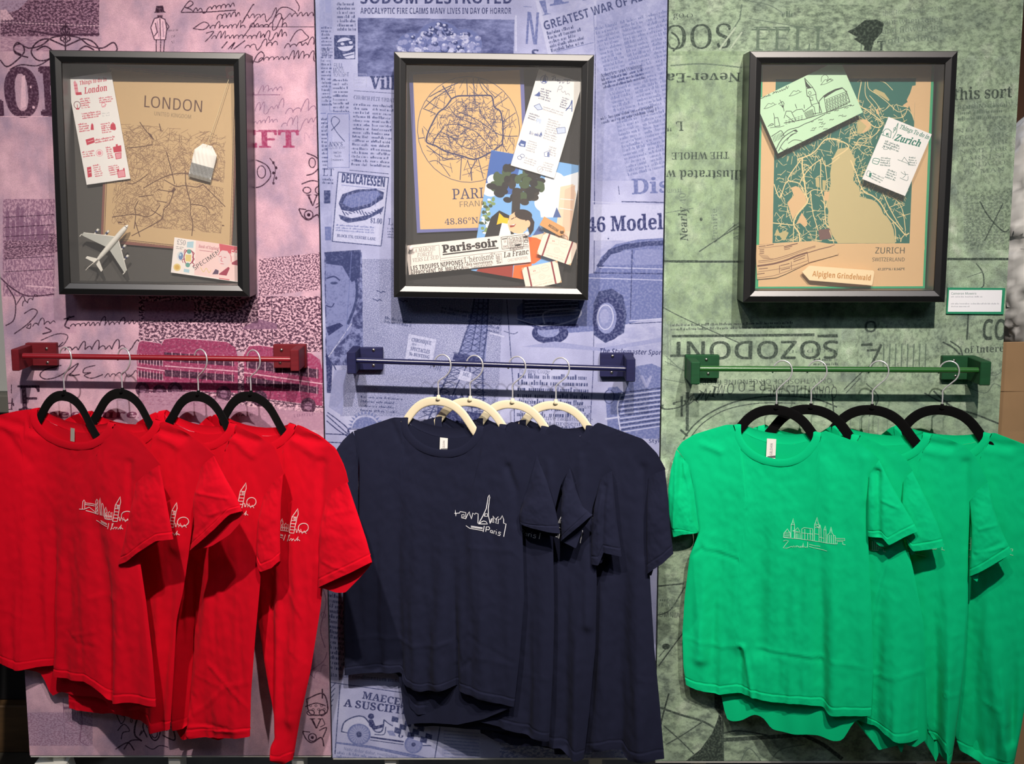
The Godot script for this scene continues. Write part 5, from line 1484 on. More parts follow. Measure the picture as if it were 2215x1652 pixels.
["C",2,0.73,[8.3,92.3,29.2,93.6,53.6,86.5,71.9,80.2,92.4,61.9]]]},
"caption":{"at":[1.0579,1.3231,0.004],"rot":-0.0095,"w":130.8,"h":59.7,"ops":[["P",0,[3.2,5.3,124.3,4.2,124.6,53.9,3.1,55]],
["T","Cameron Mowers","s",8.1,15.8,66,15.3,5.26,1],
["G",2,8.5,22.2,79.1,21.5,1,4.63,0.55,0],
["G",2,9.5,38,118.1,37,1,4.63,0.55,0],
["G",2,9.9,44.4,53.1,44,1,4.63,0.55,0]]}}
const FRAMES := [[-0.7907,1.6059,0.4236,0.5282,-0.0139,0.085],[-0.0427,1.6006,0.4321,0.5311,-0.0153,0.085],[0.7377,1.5989,0.4487,0.5432,0.0006,0.085]]
const RAILS := [{"brackets":[{"plate":[-1.1121,1.2277,-1.0419,1.1753],"arm":[-1.1131,1.2244,-1.0964,1.1761],"screws":[[-1.0634,1.2149],[-1.063,1.1829]]},{"plate":[-0.5458,1.2245,-0.4709,1.17],"arm":[-0.4932,1.2233,-0.4739,1.1751],"screws":[[-0.5268,1.2117],[-0.5307,1.1829]]}],"rod":[-1.0919,1.2078,-0.4829,1.1995,0.085]},{"brackets":[{"plate":[-0.367,1.2171,-0.2958,1.1657],"arm":[-0.367,1.2187,-0.3474,1.1688],"screws":[[-0.3165,1.2117],[-0.3171,1.1765]]},{"plate":[0.2019,1.2042,0.278,1.1495],"arm":[0.2543,1.2031,0.2746,1.1516],"screws":[[0.23,1.1978],[0.2283,1.1604]]}],"rod":[-0.3569,1.1979,0.2663,1.1781,0.085]},{"brackets":[{"plate":[0.397,1.2,0.4747,1.1463],"arm":[0.3983,1.1959,0.419,1.1454],"screws":[[0.4448,1.1898],[0.4498,1.1572]]},{"plate":[0.9855,1.1978,1.0628,1.1431],"arm":[1.0428,1.1969,1.0664,1.1433],"screws":[[1.012,1.1872],[1.0171,1.1518]]}],"rod":[0.4059,1.1791,1.0576,1.1755,0.085]}]
const TICKET := [-94.9,45.9,-57.5,49.4,-26.3,50.9,36,52.9,84,43.8,92.8,21.9,26.5,4.3,0.7,-7.7,-25.2,-19.8,-46,-27.8,-89.8,-31.2]
const SIGN := {"at":[0.741,1.3837,0.036],"rot":-0.0751,"shape":[-70.3,-16.3,69.1,-17.3,72.1,-16,72.8,13.3,70.3,16.2,-73.9,16.3,-89,1.1],"text":[0.001,-0.001,0.1318]}
const PLANE := {"at":[-0.8959,1.453,0.046],"rot":0.8312,"len":0.1197}
const TEABAG := {"at":[-0.6849,1.6396,0.031],"rot":-0.27,"string":[0.0671,0.1905]}
const PINS := [[-0.2265,1.4454,0.036],[0.0336,1.4773,0.036]]
const DESIGN := {"R":[[-132.9,-12.5,-118.3,-10.4,-116.6,7.5,-119,10.8,-121.9,6.5,-124.1,-10.5],[-116.5,4.4,-101.5,5.1,-91.1,5],[-116.7,0.8,-92.7,1.2],[-116.9,-9.1,-107.4,-4.2,-92.3,-12.7],[-115.8,-13,-83.4,-16.2],[-91.2,-16.6,-88.1,12.7,-83.8,18.6,-81.4,16,-83.4,-16.2],[-89.4,0.2,-82.4,11.7],[-89.9,-7.1,-82.7,3.5],[-89.8,-13.9,-83.2,-4.8],[-77,-17,-76.3,14.9,-73.7,23.5,-72,13.6,-73.9,-16.4],[-70.6,-16.8,-68.9,10.1,-66.2,13.1,-63.8,10,-63.1,1,-65.5,-16.8],[-63,-18.4,-60.1,-0.5,-56.4,6.3,-55.5,0.4,-54.4,-3.5],[-61.4,-21.2,-58.6,-9.4,-54.5,-4.5,-52.2,-8.2,-48,-2.3,-45.7,-6.9,-41.7,-3.1,-42.8,-20.6,-61.4,-21.2],[-58.9,-14.1,-43.1,-13.5],[-56.7,-19.2,-55.5,-8.8],[-52.4,-19.4,-50.9,-8.9],[-47.8,-19.5,-46.4,-9.1],[-40.4,-23.2,-31.8,15,-26.3,23.1,-18,36,-17.5,23.7,-20.5,15,-29,-22,-40.4,-23.2],[-31.3,15.1,-20.4,15.7],[-33.5,6.5,-22.2,7.7],[-35.3,-0.9,-23.9,0.3],[-36.7,-8.3,-25.6,-7.1],[-38.2,-15.6,-27.3,-14.5],[-23.4,12.1,-24.2,10.4,-25.8,9.4,-27.4,9.8,-28,11.2,-27.2,12.9,-25.6,13.9,-24,13.5,-23.4,12.1],[4.8,-3.3,4.1,-6.6,2.3,-9.7,-0.3,-12.4,-3.6,-14.5,-7.1,-15.7,-10.6,-15.9,-13.6,-15,-16,-13.3,-17.5,-10.7,-17.8,-7.7,-17.1,-4.4,-15.3,-1.2,-12.7,1.5,-9.4,3.5,-5.9,4.7,-2.4,4.9,0.6,4,3,2.2,4.4,-0.3,4.8,-3.3],[-21.8,-19.6,-18.8,-10.9,-15.7,-18.8,-12.2,-9.6,-9.3,-19.5,-4.4,-12.1,-0.8,-18.3],[-27.2,-13.5,-23.3,-10.7,-22.6,-19.7],[-76.5,-28.8,-66.3,-29.9,-55.9,-31.7],[-90.4,-31.3,-78.2,-34.7,-56.3,-38.6],[-75.4,-31.7,-56.1,-34],[-50.7,-29.3,-55.1,-43.7],[-46.5,-44,-41.8,-33.6,-38.9,-27,-42,-28.8,-43.7,-39.7,-39.7,-40.6,-36.4,-35.8,-32.8,-35.9,-34.1,-40.3,-29.7,-34.5,-27,-39.2,-23.2,-34.8,-18.8,-27.5,-21.4,-38.1,-18.2,-34.2,-14.8,-36.8]],
"B":[[-106.2,4.2,-103.7,5.5,-104.1,12.8,-102.7,-1.6,-102.1,5.1,-94.4,6.8,-93.8,10,-80.6,9.6,-80.7,-4.9,-90.3,-4.1,-89.7,3.2,-85.1,4.9,-84.1,-1.2,-88.3,-1.8],[-80.7,-4.9,-75.9,6.1,-71.8,12.9,-70.4,5.8,-66.7,-3,-64.2,10.8,-59.5,8.3,-57.5,11.7,-52,10.4,-52.5,-11.4],[-50.4,-11.1,-42.3,6.5,-35.1,23.9,-31.6,44.9,-30.4,51.2,-27.6,56.7,-26.4,50.7,-28,44.4,-30.5,24.6,-30.1,8.1,-26.5,-8.9],[-39.2,6.9,-37.2,12.3,-32.5,13,-32.1,6.8,-39.8,6.4],[-51.5,-12.3,-32.2,-10.7,-35.2,-5.9,-40.3,-4.6,-45.3,-7.3,-49.4,-12],[-26.1,-7.8,-24.1,1.8,-21.7,4.1,-22.5,-5.2,-18.1,-5.7,-19,4.5,-20.4,9.4,-14,2.5,-7.6,9.5,-11.6,5.5,-13.6,-6.1,-8,-6.3,-7.6,4,-3,4.6,1,13.4,4,4.5,4,-3.6,9.4,-5,4.3,-34.4],[-39.1,-15.8,-41.6,-29.8],[-67.8,-19.4,-55.6,-19.7,-42.8,-20.4],[-80.3,-20.7,-70.9,-24.8,-42.8,-26.6],[-67.8,-21.8,-42.8,-22.5],[-36.3,-28.8,-34.6,-17.2,-29,-16.9,-27.4,-19.9,-29.4,-23.5,-35.1,-23.9],[-21.3,-24.4,-25.4,-24.2,-26.6,-28.9,-23.8,-30.6,-21.3,-24.4,-21.7,-31.1],[-18.9,-31.5,-17.7,-24.3,-14.1,-24.7],[-12.1,-24.8,-12.9,-31.9],[-11.5,-21.4,-11.3,-20.6],[-1.6,-25.8,-6,-24.8,-7.3,-27.8,-2.8,-29.7,-4.1,-33.1,-9.3,-32.6]],
"G":[[-121,-3.8,-120.4,5.7,-116.8,10.4,-113.6,16,-111.2,11.1,-107.8,7.3,-106.7,-3.1,-121,-3.8],[-120.3,3.6,-107.3,3.6],[-120.2,-0.1,-107.2,0],[-119.5,6.9,-107.8,7.3],[-106.1,-4,-106.5,26.3,-104.4,30.7,-102.9,41.4,-101.1,31.1,-99.7,27.1,-99.2,-4.2],[-106.5,26.3,-99.6,26.7],[-102.9,12.1,-98.3,13.7,-93,20.6,-88.1,11.8,-102.9,11.7],[-97.7,-5.1,-97.8,9.6,-88,9.7,-87.6,-4.9],[-95.3,6.7,-95,-4.7],[-92.2,7.1,-91.8,-5],[-83.9,-4.4,-84.6,18.5,-80.1,22.2,-62.7,22.2,-61.6,17.2,-61.8,-4.7],[-84.3,9.2,-62.3,9.8],[-78.5,19.3,-77.8,-4.7],[-72.4,9.6,-71.9,-4.5],[-67.2,20.6,-66.4,-4.7],[-58.1,-4.3,-58.5,33.2,-56.8,37.5,-53.9,50.3,-51.7,38.1,-49.7,34.2,-48.4,-5.1],[-58.5,33.2,-49.7,33.6],[-58.2,25.9,-49.5,25.9],[-56.9,31.3,-50.6,26.8],[-58.5,11.3,-48.9,10.4],[-47.5,33.4,-45.8,25.3,-48.7,25,-47.5,33.4],[-45.4,25.4,-44,-4.6],[-48.4,4.2,-38.3,3.4],[-38,-6.9,-39,23.1,-36.6,32.7,-34.8,23.6,-33.8,-7.4],[-39,23.1,-34.8,23.6],[-31.6,-7.1,-31.4,12.6,-27,17.3,-24.8,32,-22.5,17.8,-19.6,14.1,-18.9,-6.6],[-27.7,13.1,-27.1,-6.6],[-23.8,13.5,-23.1,-6.7],[-19.6,12,-16,12.4,-15.3,-6.5],[-15.4,6.3,2.6,6.5,2.8,2.4,-15.2,2.2],[-11.7,-6.1,-11.9,-0.5,-1.1,-0.6,-0.8,-6.7,4.2,-7.3],[-121.9,-5,-97.7,-5.3,-61.8,-5.4,-18.9,-7,-11.7,-6.5],[-121.3,-13.7,-116.1,-11,-110.5,-11.9,-117.6,-23.4,-121.2,-29.3,-113.7,-29.6,-104.6,-24.6],[-104.6,-23.8,-102.6,-26.5,-100,-22,-98.9,-26,-96.8,-22,-95.2,-25.6,-93.5,-21.1,-91.3,-22.1,-90.6,-25,-88.7,-21.3,-88.2,-25.1,-84.3,-20.8,-86.4,-24.8,-82.4,-23,-80.5,-13.2,-80.8,-24.1,-78.4,-20.4,-77.2,-23.6,-72.8,-21.8],[-71.7,-10.2,-71.7,-22.9],[-68.6,-15,-56.8,-16.4,-45.5,-16.6],[-68.4,-20,-53,-22.2,-31,-24.7]]}
const SHIRTS := {
"R1":{"at":[-0.9968,1.2062,0.085],"tan":0.7265,"zm":0.034,"top":[-268.9,-193.3,-229.8,-164.2,-175.5,-141.5,-132.5,-131.9,-101.4,-127.5,-102.8,-150.4,-96.7,-166.8,-84.2,-182.3,-63.1,-197.2,-32.6,-206.5,5.4,-208.7,40.7,-205.6,73.2,-196.7,103.3,-180.5,123.6,-161.7,136.3,-146.9,137.2,-132.3,149.7,-137.7,196.8,-154.3,232.3,-184.1,253.1,-205.9],"btop":[-268.9,-193.3,-229.8,-164.2,-175.5,-141.5,-132.5,-131.9,-98.2,-128.5,-87.1,-143,-62.8,-158.3,-23.5,-168.5,13.2,-170,49.4,-167.9,90.1,-158.7,118.7,-146.2,133.2,-133.8,149.7,-137.7,196.8,-154.3,232.3,-184.1,253.1,-205.9],"ni":[-84.4,-123.8,-85.5,-142.5,-80.2,-155.9,-69.2,-168.5,-50.9,-180.7,-24.6,-188.3,6.8,-191,36.1,-189.2,63.1,-182.6,88.2,-169.9,105.2,-155,115.8,-143,116.6,-131],"no":[-101.4,-127.5,-102.8,-150.4,-96.7,-166.8,-84.2,-182.3,-63.1,-197.2,-32.6,-206.5,5.4,-208.7,40.7,-205.6,73.2,-196.7,103.3,-180.5,123.6,-161.7,136.3,-146.9,137.2,-132.3],"bi":[-84.4,-123.8,-74.2,-132.7,-52.2,-142.3,-17.5,-148.9,13.8,-150.4,44.9,-149.7,79.8,-145,104.2,-138.1,116.6,-131],"bo":[-98.2,-128.5,-87.1,-143,-62.8,-158.3,-23.5,-168.5,13.2,-170,49.4,-167.9,90.1,-158.7,118.7,-146.2,133.2,-133.8],"left":[-268.9,-193.3,-262.6,-340.5,-269.1,-473.2,-289.5,-719],"right":[253.1,-205.9,187.2,-257.5,180.4,-398.2,196.5,-520.2,207.5,-644.2,211.5,-758.5],"hem":[-289.5,-719,-211.9,-733.9,-188,-736.2,-152.7,-747.6,-89.2,-738.8,-78.7,-742.4,-68.4,-755.9,-21.2,-756.3,28.7,-747.5,62.3,-761,81.6,-779.7,142.7,-763.3,211.5,-758.5],"hemb":[-289.7,-721.3,-212.3,-739.6,-158.8,-758,-121,-767.1,-116.3,-818.9,-108.1,-829.3,-81.6,-811.5,-46.1,-814.5,25.3,-799.1,61.1,-801.6,62.5,-823.6,140.9,-793.5,211.4,-760.7],"folds":[[0,11,26,-107.8,-253,-138.3,-744.2],[0,-17,9,-45,-357.4,-77.3,-759.4],[0,10,20,-12.6,-329.9,-52.4,-766.7],[0,6,26,38.2,-395.8,2.9,-757.3],[0,-9,18,68,-251.8,88.7,-492.5,89.2,-765.2],[1,9,26,150.6,-404.5,122,-777.3],[-2,-2,9,-176,-150.2,-80.8,-178.5],[-2,-2,10,-167,-177.1,-107.8,-253],[2,2,8,-176.8,-164.2,-93.2,-193],[1.5,1.5,3.5,-6.6,-647.6,57.5,-621.9],[-1.5,-1.5,5,-20.2,-640,6.6,-660.9,55.1,-658.9],[1.2,1.2,4,-203.5,-596.5,-139.7,-619.1],[-3,-4,8,172,-214,166.1,-380.3],[1.2,1.2,4,48.8,-545.2,83.6,-531.5,126.1,-532],[-1.2,-1.2,4,107,-585.2,137.9,-620.3]],"sleeves":[{"seam":[-268.9,-193.3,-262.2,-253,-262.6,-340.5],"outer":[-268.9,-193.3,-311.6,-274.8,-335.1,-384.5,-346.6,-473.2],"inner":[-262.6,-340.5,-268.3,-395.6,-275.2,-450.9,-281,-489.9],"hem":[-346.6,-473.2,-315.2,-486.6,-281,-489.9],"lift":2,"folds":[]},{"seam":[253.1,-205.9,220,-228.5,187.2,-257.5],"outer":[253.1,-205.9,264.7,-264.1,274,-317.8,282.7,-361.5],"inner":[187.2,-257.5,178.8,-315.6,160.9,-381.4,139,-447],"hem":[282.7,-361.5,247,-369.9,205.6,-401.2,168.3,-432.2,139,-447],"hemb":[282.6,-363.5,246.8,-373,205.3,-406.4,167.9,-438.5,138.6,-453.5],"lift":10,"folds":[]}],"hang":-79.5,"tag":[7.9,-176.6,14,30],"print":[165.3,-328.5]},
"R2":{"at":[-0.8663,1.2043,0.085],"tan":0.7265,"zm":0.034,"top":[-192.1,-186.1,-169.4,-159.1,-136.7,-140.8,-113,-133.2,-114.2,-155.5,-108.7,-171.1,-97.5,-185.7,-79.1,-199.7,-53,-208.4,-19.9,-209.9,11.8,-205.7,41.1,-195.8,68.2,-178.9,86.4,-159.9,97.9,-144.9,98.7,-130.6,109.8,-134.2,158.8,-143.7,206,-166.2,235.9,-186.7],"btop":[-192.1,-186.1,-169.4,-159.1,-136.7,-140.8,-109.9,-134.3,-100.1,-148.2,-78.8,-162.7,-45.5,-172.5,-13.2,-173,19.4,-169.5,56,-158.8,81.7,-145.1,94.8,-132.1,109.8,-134.2,158.8,-143.7,206,-166.2,235.9,-186.7],"ni":[-96.7,-129.8,-97.6,-147.9,-92.9,-160.5,-83.4,-172.3,-67.8,-183.5,-46,-190.6,-18.7,-192.1,7.2,-189.2,31.2,-181.6,53.4,-168.2,68.4,-152.9,77.9,-140.9,78.5,-129.2],"no":[-113,-133.2,-114.2,-155.5,-108.7,-171.1,-97.5,-185.7,-79.1,-199.7,-53,-208.4,-19.9,-209.9,11.8,-205.7,41.1,-195.8,68.2,-178.9,86.4,-159.9,97.9,-144.9,98.7,-130.6],"bi":[-96.7,-129.8,-87.9,-138.2,-69.1,-147.1,-40.2,-153,-12.7,-153.2,14.8,-151.2,45.8,-144.9,67.5,-136.8,78.5,-129.2],"bo":[-109.9,-134.3,-100.1,-148.2,-78.8,-162.7,-45.5,-172.5,-13.2,-173,19.4,-169.5,56,-158.8,81.7,-145.1,94.8,-132.1],"left":[-192.1,-186.1,-184.5,-338.6,-189.4,-527.2,-184.8,-845.9],"right":[235.9,-186.7,201.3,-217.5,171.7,-335.8,155.3,-422.6,136.1,-511.7,115,-581.3,101.2,-704.7,83.4,-850.9],"hem":[-184.8,-845.9,-97.3,-857.1,-27.9,-850,33,-853.5,45.7,-866.4,83.4,-850.9],"hemb":[-184.9,-848.3,-97.6,-864.1,-28.1,-853.5,33.7,-842,60.4,-839.2,83.4,-850.9],"folds":[[0,9,14,81.1,-492.4,48.4,-865.6],[0,-8,10,127.4,-407.5,63.1,-838.3],[-2,-3,8,89.9,-152.5,164.2,-157.2],[2,2,7,95.8,-162,144.7,-180.5],[0,5,20,149.1,-215.8,133.7,-406.2]],"sleeves":[{"seam":[235.9,-186.7,218.7,-201.6,200,-219.8],"outer":[235.9,-186.7,264.4,-232.2,289.5,-267.8,303.4,-294.2],"inner":[200,-219.8,192,-290.7,190.4,-352.8,177,-405.4],"hem":[303.4,-294.2,280.1,-303.7,245.9,-341.7,208.6,-378,177,-405.4],"hemb":[303.4,-294.2,303.9,-310.1,268.7,-355.4,226,-390.9,183,-409.4],"lift":14,"folds":[[2,2,4,201.4,-268.5,272.1,-271],[1.5,1.5,4,235.3,-313.2,294.5,-286.9],[-1.5,-1.5,4,203.4,-360.5,259.2,-303.6]]}],"hang":-72.4,"print":[159.2,-340.3]},
"R3":{"at":[-0.6953,1.2019,0.085],"tan":0.7265,"zm":0.034,"top":[-182.7,-183.6,-160.1,-153.4,-127.6,-135.1,-112.5,-128.7,-113.4,-150.9,-107.8,-166.9,-96.5,-182.1,-78.2,-197,-52.7,-207,-21.1,-210.2,8.9,-207.5,36.6,-199.1,62.1,-183.5,79.3,-165.3,90,-150.9,90.6,-136.5,98.8,-140.5,145.6,-152.4,185.4,-171.9,199.2,-205.3,206.4,-229.5],"btop":[-182.7,-183.6,-160.1,-153.4,-127.6,-135.1,-109.3,-129.7,-99.4,-144.2,-78.3,-159.9,-45.9,-171.4,-15.2,-173.5,15.6,-171.7,50.3,-162.8,74.6,-150.4,86.9,-138,98.8,-140.5,145.6,-152.4,185.4,-171.9,199.2,-205.3,206.4,-229.5],"ni":[-96.2,-125.3,-97,-143.3,-92.2,-156.3,-82.7,-168.6,-67.3,-180.8,-46.1,-189.2,-20.2,-192.4,4.3,-191,27,-184.8,47.9,-172.7,62,-158.3,70.9,-146.7,71.3,-135],"no":[-112.5,-128.7,-113.4,-150.9,-107.8,-166.9,-96.5,-182.1,-78.2,-197,-52.7,-207,-21.1,-210.2,8.9,-207.5,36.6,-199.1,62.1,-183.5,79.3,-165.3,90,-150.9,90.6,-136.5],"bi":[-96.2,-125.3,-87.4,-134.2,-68.9,-144.2,-41,-151.9,-14.9,-153.8,11.1,-153.4,40.4,-148.8,61,-142,71.3,-135],"bo":[-109.3,-129.7,-99.4,-144.2,-78.3,-159.9,-45.9,-171.4,-15.2,-173.5,15.6,-171.7,50.3,-162.8,74.6,-150.4,86.9,-138],"left":[-182.7,-183.6,-168.3,-336.2,-133.6,-524.8,-113.6,-880.6],"right":[206.4,-229.5,154.9,-289.8,146.2,-369.6,137.3,-487.7,119.4,-620.9,103.5,-756.6,97.2,-860.7],"hem":[-113.6,-880.6,-93.9,-892.8,-72.6,-888.1,-62.1,-869,-58.7,-903,-0.1,-890.3,51.6,-877.9,97.2,-860.7],"hemb":[-109.8,-895.7,-99.8,-924.6,-91.4,-942.7,-69.6,-929.5,-33.9,-917.5,2.8,-913.4,38.5,-889,70.6,-875.1,97.1,-863],"folds":[[0,8,13,-72.4,-522.6,-93.8,-889.3],[0,-20,8,-32.8,-460.8,-63.5,-873.9],[0,10,22,40.6,-315.9,-39.2,-891.3],[0,5,30,64.9,-386.1,46.7,-841.1],[-2.5,-2.5,8,80.2,-156.6,145.1,-167.8],[2,2,7,85.7,-169.4,132.2,-200.6],[2.5,2.5,5,14,-710.5,50.6,-744.6,98.6,-791.3],[2.5,2.5,5,-41.1,-845.7,-3.2,-811.4,50.4,-750.3,100.8,-729.9],[-2,-2,5,-34.6,-843.9,-47.5,-790,-28.5,-796.3],[2,2,5,-38.2,-868,20.2,-866.6,94,-848.4],[-2,-2,4,-41.8,-863.2,46.3,-852.5],[1.5,1.5,4,-26,-738.7,12.3,-750.2,40.3,-751]],"sleeves":[{"seam":[206.4,-229.5,180.4,-254.4,154.9,-289.8],"outer":[206.4,-229.5,198.6,-297.3,194,-370.3,193.4,-424.5],"inner":[154.9,-289.8,148.5,-337.8,144.5,-385.7,141.7,-431.6],"hem":[193.4,-424.5,182.5,-439.4,156.3,-453.7,141.7,-431.6],"lift":8,"folds":[]}],"hang":-76.2,"print":[133.4,-299]},
"R4":{"at":[-0.5772,1.2002,0.085],"tan":0.7265,"zm":0.034,"top":[-157.8,-187.4,-140.8,-160.4,-118.9,-141,-106,-135.6,-106.8,-157.9,-100.6,-173.5,-88.3,-188,-68.4,-201.8,-41.1,-210,-8,-211.4,22.7,-207.6,50.9,-198.1,76.9,-181.6,94.2,-162.8,105.1,-148.1,105.5,-133.8,114.6,-136.6,159.5,-150.7,197.8,-173.4,218.9,-210.6,228,-241.4],"btop":[-157.8,-187.4,-140.8,-160.4,-118.9,-141,-102.8,-136.6,-92,-150.5,-69,-164.8,-34.3,-174.2,-2.3,-174.8,29.3,-171.7,64.7,-161.4,89.5,-148.1,102,-135.3,114.6,-136.6,159.5,-150.7,197.8,-173.4,218.9,-210.6,228,-241.4],"ni":[-89.6,-132,-90.2,-150.1,-84.9,-162.7,-74.4,-174.4,-57.6,-185.4,-34.6,-192.2,-7.2,-193.7,18.1,-191.1,41.6,-183.8,63.2,-170.8,77.7,-155.7,86.7,-143.9,87.1,-132.2],"no":[-106,-135.6,-106.8,-157.9,-100.6,-173.5,-88.3,-188,-68.4,-201.8,-41.1,-210,-8,-211.4,22.7,-207.6,50.9,-198.1,76.9,-181.6,94.2,-162.8,105.1,-148.1,105.5,-133.8],"bi":[-89.6,-132,-79.9,-140.4,-59.7,-149.1,-29.5,-154.7,-2.2,-155.1,24.8,-153.4,55.2,-147.5,76.4,-139.7,87.1,-132.2],"bo":[-102.8,-136.6,-92,-150.5,-69,-164.8,-34.3,-174.2,-2.3,-174.8,29.3,-171.7,64.7,-161.4,89.5,-148.1,102,-135.3],"left":[-157.8,-187.4,-104.6,-334.5,-23.7,-525.7,3.9,-694.8,32.3,-882.6],"right":[228,-241.4,175.2,-281.4,169.7,-415.4,154.1,-535.2,124.5,-694,95.1,-812.9,82.6,-872.8,72.6,-923.5],"hem":[32.3,-882.6,40.9,-884.3,46.8,-930,57.7,-935.4,72.6,-923.5],"hemb":[-37.6,-910,-19,-920.1,10.4,-905.7,32.2,-884.9,45.8,-885,72.6,-923.5],"folds":[[0,16,14,62.8,-384.8,47.2,-918.5],[0,-14,16,38.7,-389.7,32.8,-866.5],[0,8,16,6.1,-560.6,4.8,-887],[-2.5,-2.5,8,93.3,-156.2,170.4,-162.3],[2,2,7,102.2,-167.3,158.4,-194.8],[0,5,24,119.4,-373.4,83,-816.7],[-4,-4,9,169.2,-208.5,158.3,-417.9],[1.2,1.2,4,74.6,-500.6,113.9,-566.6],[1.2,1.2,4,88,-649.5,122.4,-683.6]],"sleeves":[{"seam":[228,-241.4,201.3,-259.3,175.2,-282.4],"outer":[228,-241.4,249.5,-301.4,269.8,-358.2,282.8,-405.2],"inner":[175.2,-282.4,171.5,-342.1,167.5,-410.7,163.4,-486.3],"hem":[282.8,-405.2,246.8,-431.6,207.9,-457.1,163.4,-486.3],"hemb":[282.8,-407.3,263,-436.2,220.3,-492.7,201.4,-497.3,166.6,-491.8],"lift":14,"folds":[[1.2,1.2,4,180.7,-423.5,230.4,-433.3],[1.2,1.2,5,188.9,-318,244.1,-297.3]]}],"hang":-74.6,"print":[130.2,-355.4]},
"B1":{"at":[-0.1546,1.19,0.085],"tan":0.5095,"zm":0.034,"top":[-208.7,-163.1,-171.4,-150.1,-117.8,-131.1,-96.2,-130.2,-96.5,-154.4,-89.9,-170.9,-77.5,-186,-58.2,-200.2,-33,-209.1,-4,-212.2,22.8,-209.6,47.6,-200.8,70.2,-184.1,85.3,-164.4,94.6,-148.8,94.7,-133.1,104,-126,146.9,-139.4,187.3,-158.9,210.4,-186.3],"btop":[-208.7,-163.1,-171.4,-150.1,-117.8,-131.1,-93,-131.1,-81.9,-144.5,-59.5,-158,-27.7,-167.5,0.2,-169.5,27.9,-167.8,59,-159.1,80.7,-146.8,91.5,-134.5,104,-126,146.9,-139.4,187.3,-158.9,210.4,-186.3],"ni":[-79.9,-126.1,-80.2,-146,-74.7,-159.6,-64.4,-172.1,-48.5,-183.9,-27.6,-191.6,-3.7,-194.5,18.5,-192.8,38.9,-185.9,57.8,-172.5,70.2,-156.4,78,-143.5,78.1,-130.6],"no":[-96.2,-130.2,-96.5,-154.4,-89.9,-170.9,-77.5,-186,-58.2,-200.2,-33,-209.1,-4,-212.2,22.8,-209.6,47.6,-200.8,70.2,-184.1,85.3,-164.4,94.6,-148.8,94.7,-133.1],"bi":[-79.9,-126.1,-70.4,-132.6,-51.2,-139.3,-24,-144.3,-0.1,-145.6,23.5,-145.3,50.1,-141.7,68.8,-136.2,78.1,-130.6],"bo":[-93,-131.1,-81.9,-144.5,-59.5,-158,-27.7,-167.5,0.2,-169.5,27.9,-167.8,59,-159.1,80.7,-146.8,91.5,-134.5],"left":[-208.7,-163.1,-196.3,-236.8,-201.4,-401.5,-236.7,-501.6,-241.4,-625.5,-240.7,-750.9],"right":[210.4,-186.3,197.6,-244.5,175.5,-309.8,178.6,-393.6,181.8,-510.1,171.7,-652.2,159.3,-773.1],"hem":[-240.7,-750.9,-212.1,-745.2,-170.6,-742.9,-108.9,-740.7,-103.4,-746,-88.1,-769.5,-48.9,-774.7,-4.2,-762,25.5,-750.2,29.9,-756,82.9,-763.9,159.3,-773.1],"hemb":[-240.5,-745.2,-203.3,-741.7,-113.4,-746.8,-107.8,-829.2,-105.1,-872.9,-61.1,-863.1,22.7,-850.3,82.7,-825.6,159.3,-775.3],"folds":[[0,-8,12,-101.9,-235.2,-106.7,-742.8],[0,7,22,-49.1,-285.1,-65.7,-766.2],[0,7,18,-1.1,-387.4,-2,-753.6],[0,-12,9,25.5,-438,26.6,-753.3],[0,9,24,94.9,-373.8,93.7,-756.1],[0,-4,14,-152.4,-291.3,-164.8,-728],[2,2,4,-240,-665.2,-180,-653.8,-108.8,-655.3],[2,2,4,-103.3,-657.1,-70.1,-666.8,-3.3,-654.9],[3,3,4,-1.1,-650,18.7,-642.9,24.9,-692],[-3,-3,5,32.8,-640.2,45.5,-699,64,-678.7],[1.5,1.5,4,83.3,-663.9,165.5,-675.2],[-1.5,-1.5,5,62.1,-618.2,157.2,-665.9],[-2,-2,6,-117.9,-138.6,-97,-191.6],[1.5,1.5,4,63.1,-410.6,157.1,-407.4,177.6,-425.5],[-3,-3,8,146.9,-219.3,165.3,-269.3,169.4,-342.2]],"sleeves":[{"seam":[-208.7,-163.1,-198.7,-198.8,-197.5,-247.7],"outer":[-208.7,-163.1,-230.3,-182.5,-250,-209.6,-245.5,-302.3,-231.9,-423.6],"inner":[-197.5,-247.7,-197.9,-324.3,-198.9,-379.3,-201.8,-423.6],"hem":[-231.9,-423.6,-217,-432.5,-201.8,-423.6],"lift":2,"folds":[]},{"seam":[210.4,-186.3,197.6,-244.5,175.5,-309.8],"outer":[210.4,-186.3,232.5,-240.3,250.6,-299.9,261.7,-352.2],"inner":[175.5,-309.8,176.5,-320.2,177.5,-330.5,178.5,-338.8],"hem":[261.7,-352.2,237.9,-349.4,207.9,-345.2,178.5,-338.8],"hemb":[261.7,-354.3,248,-375,213,-380.1,181.6,-372],"lift":8,"folds":[]}],"hang":-74.8,"tag":[0.6,-182.7,20,28],"print":[136.6,-341.4]},
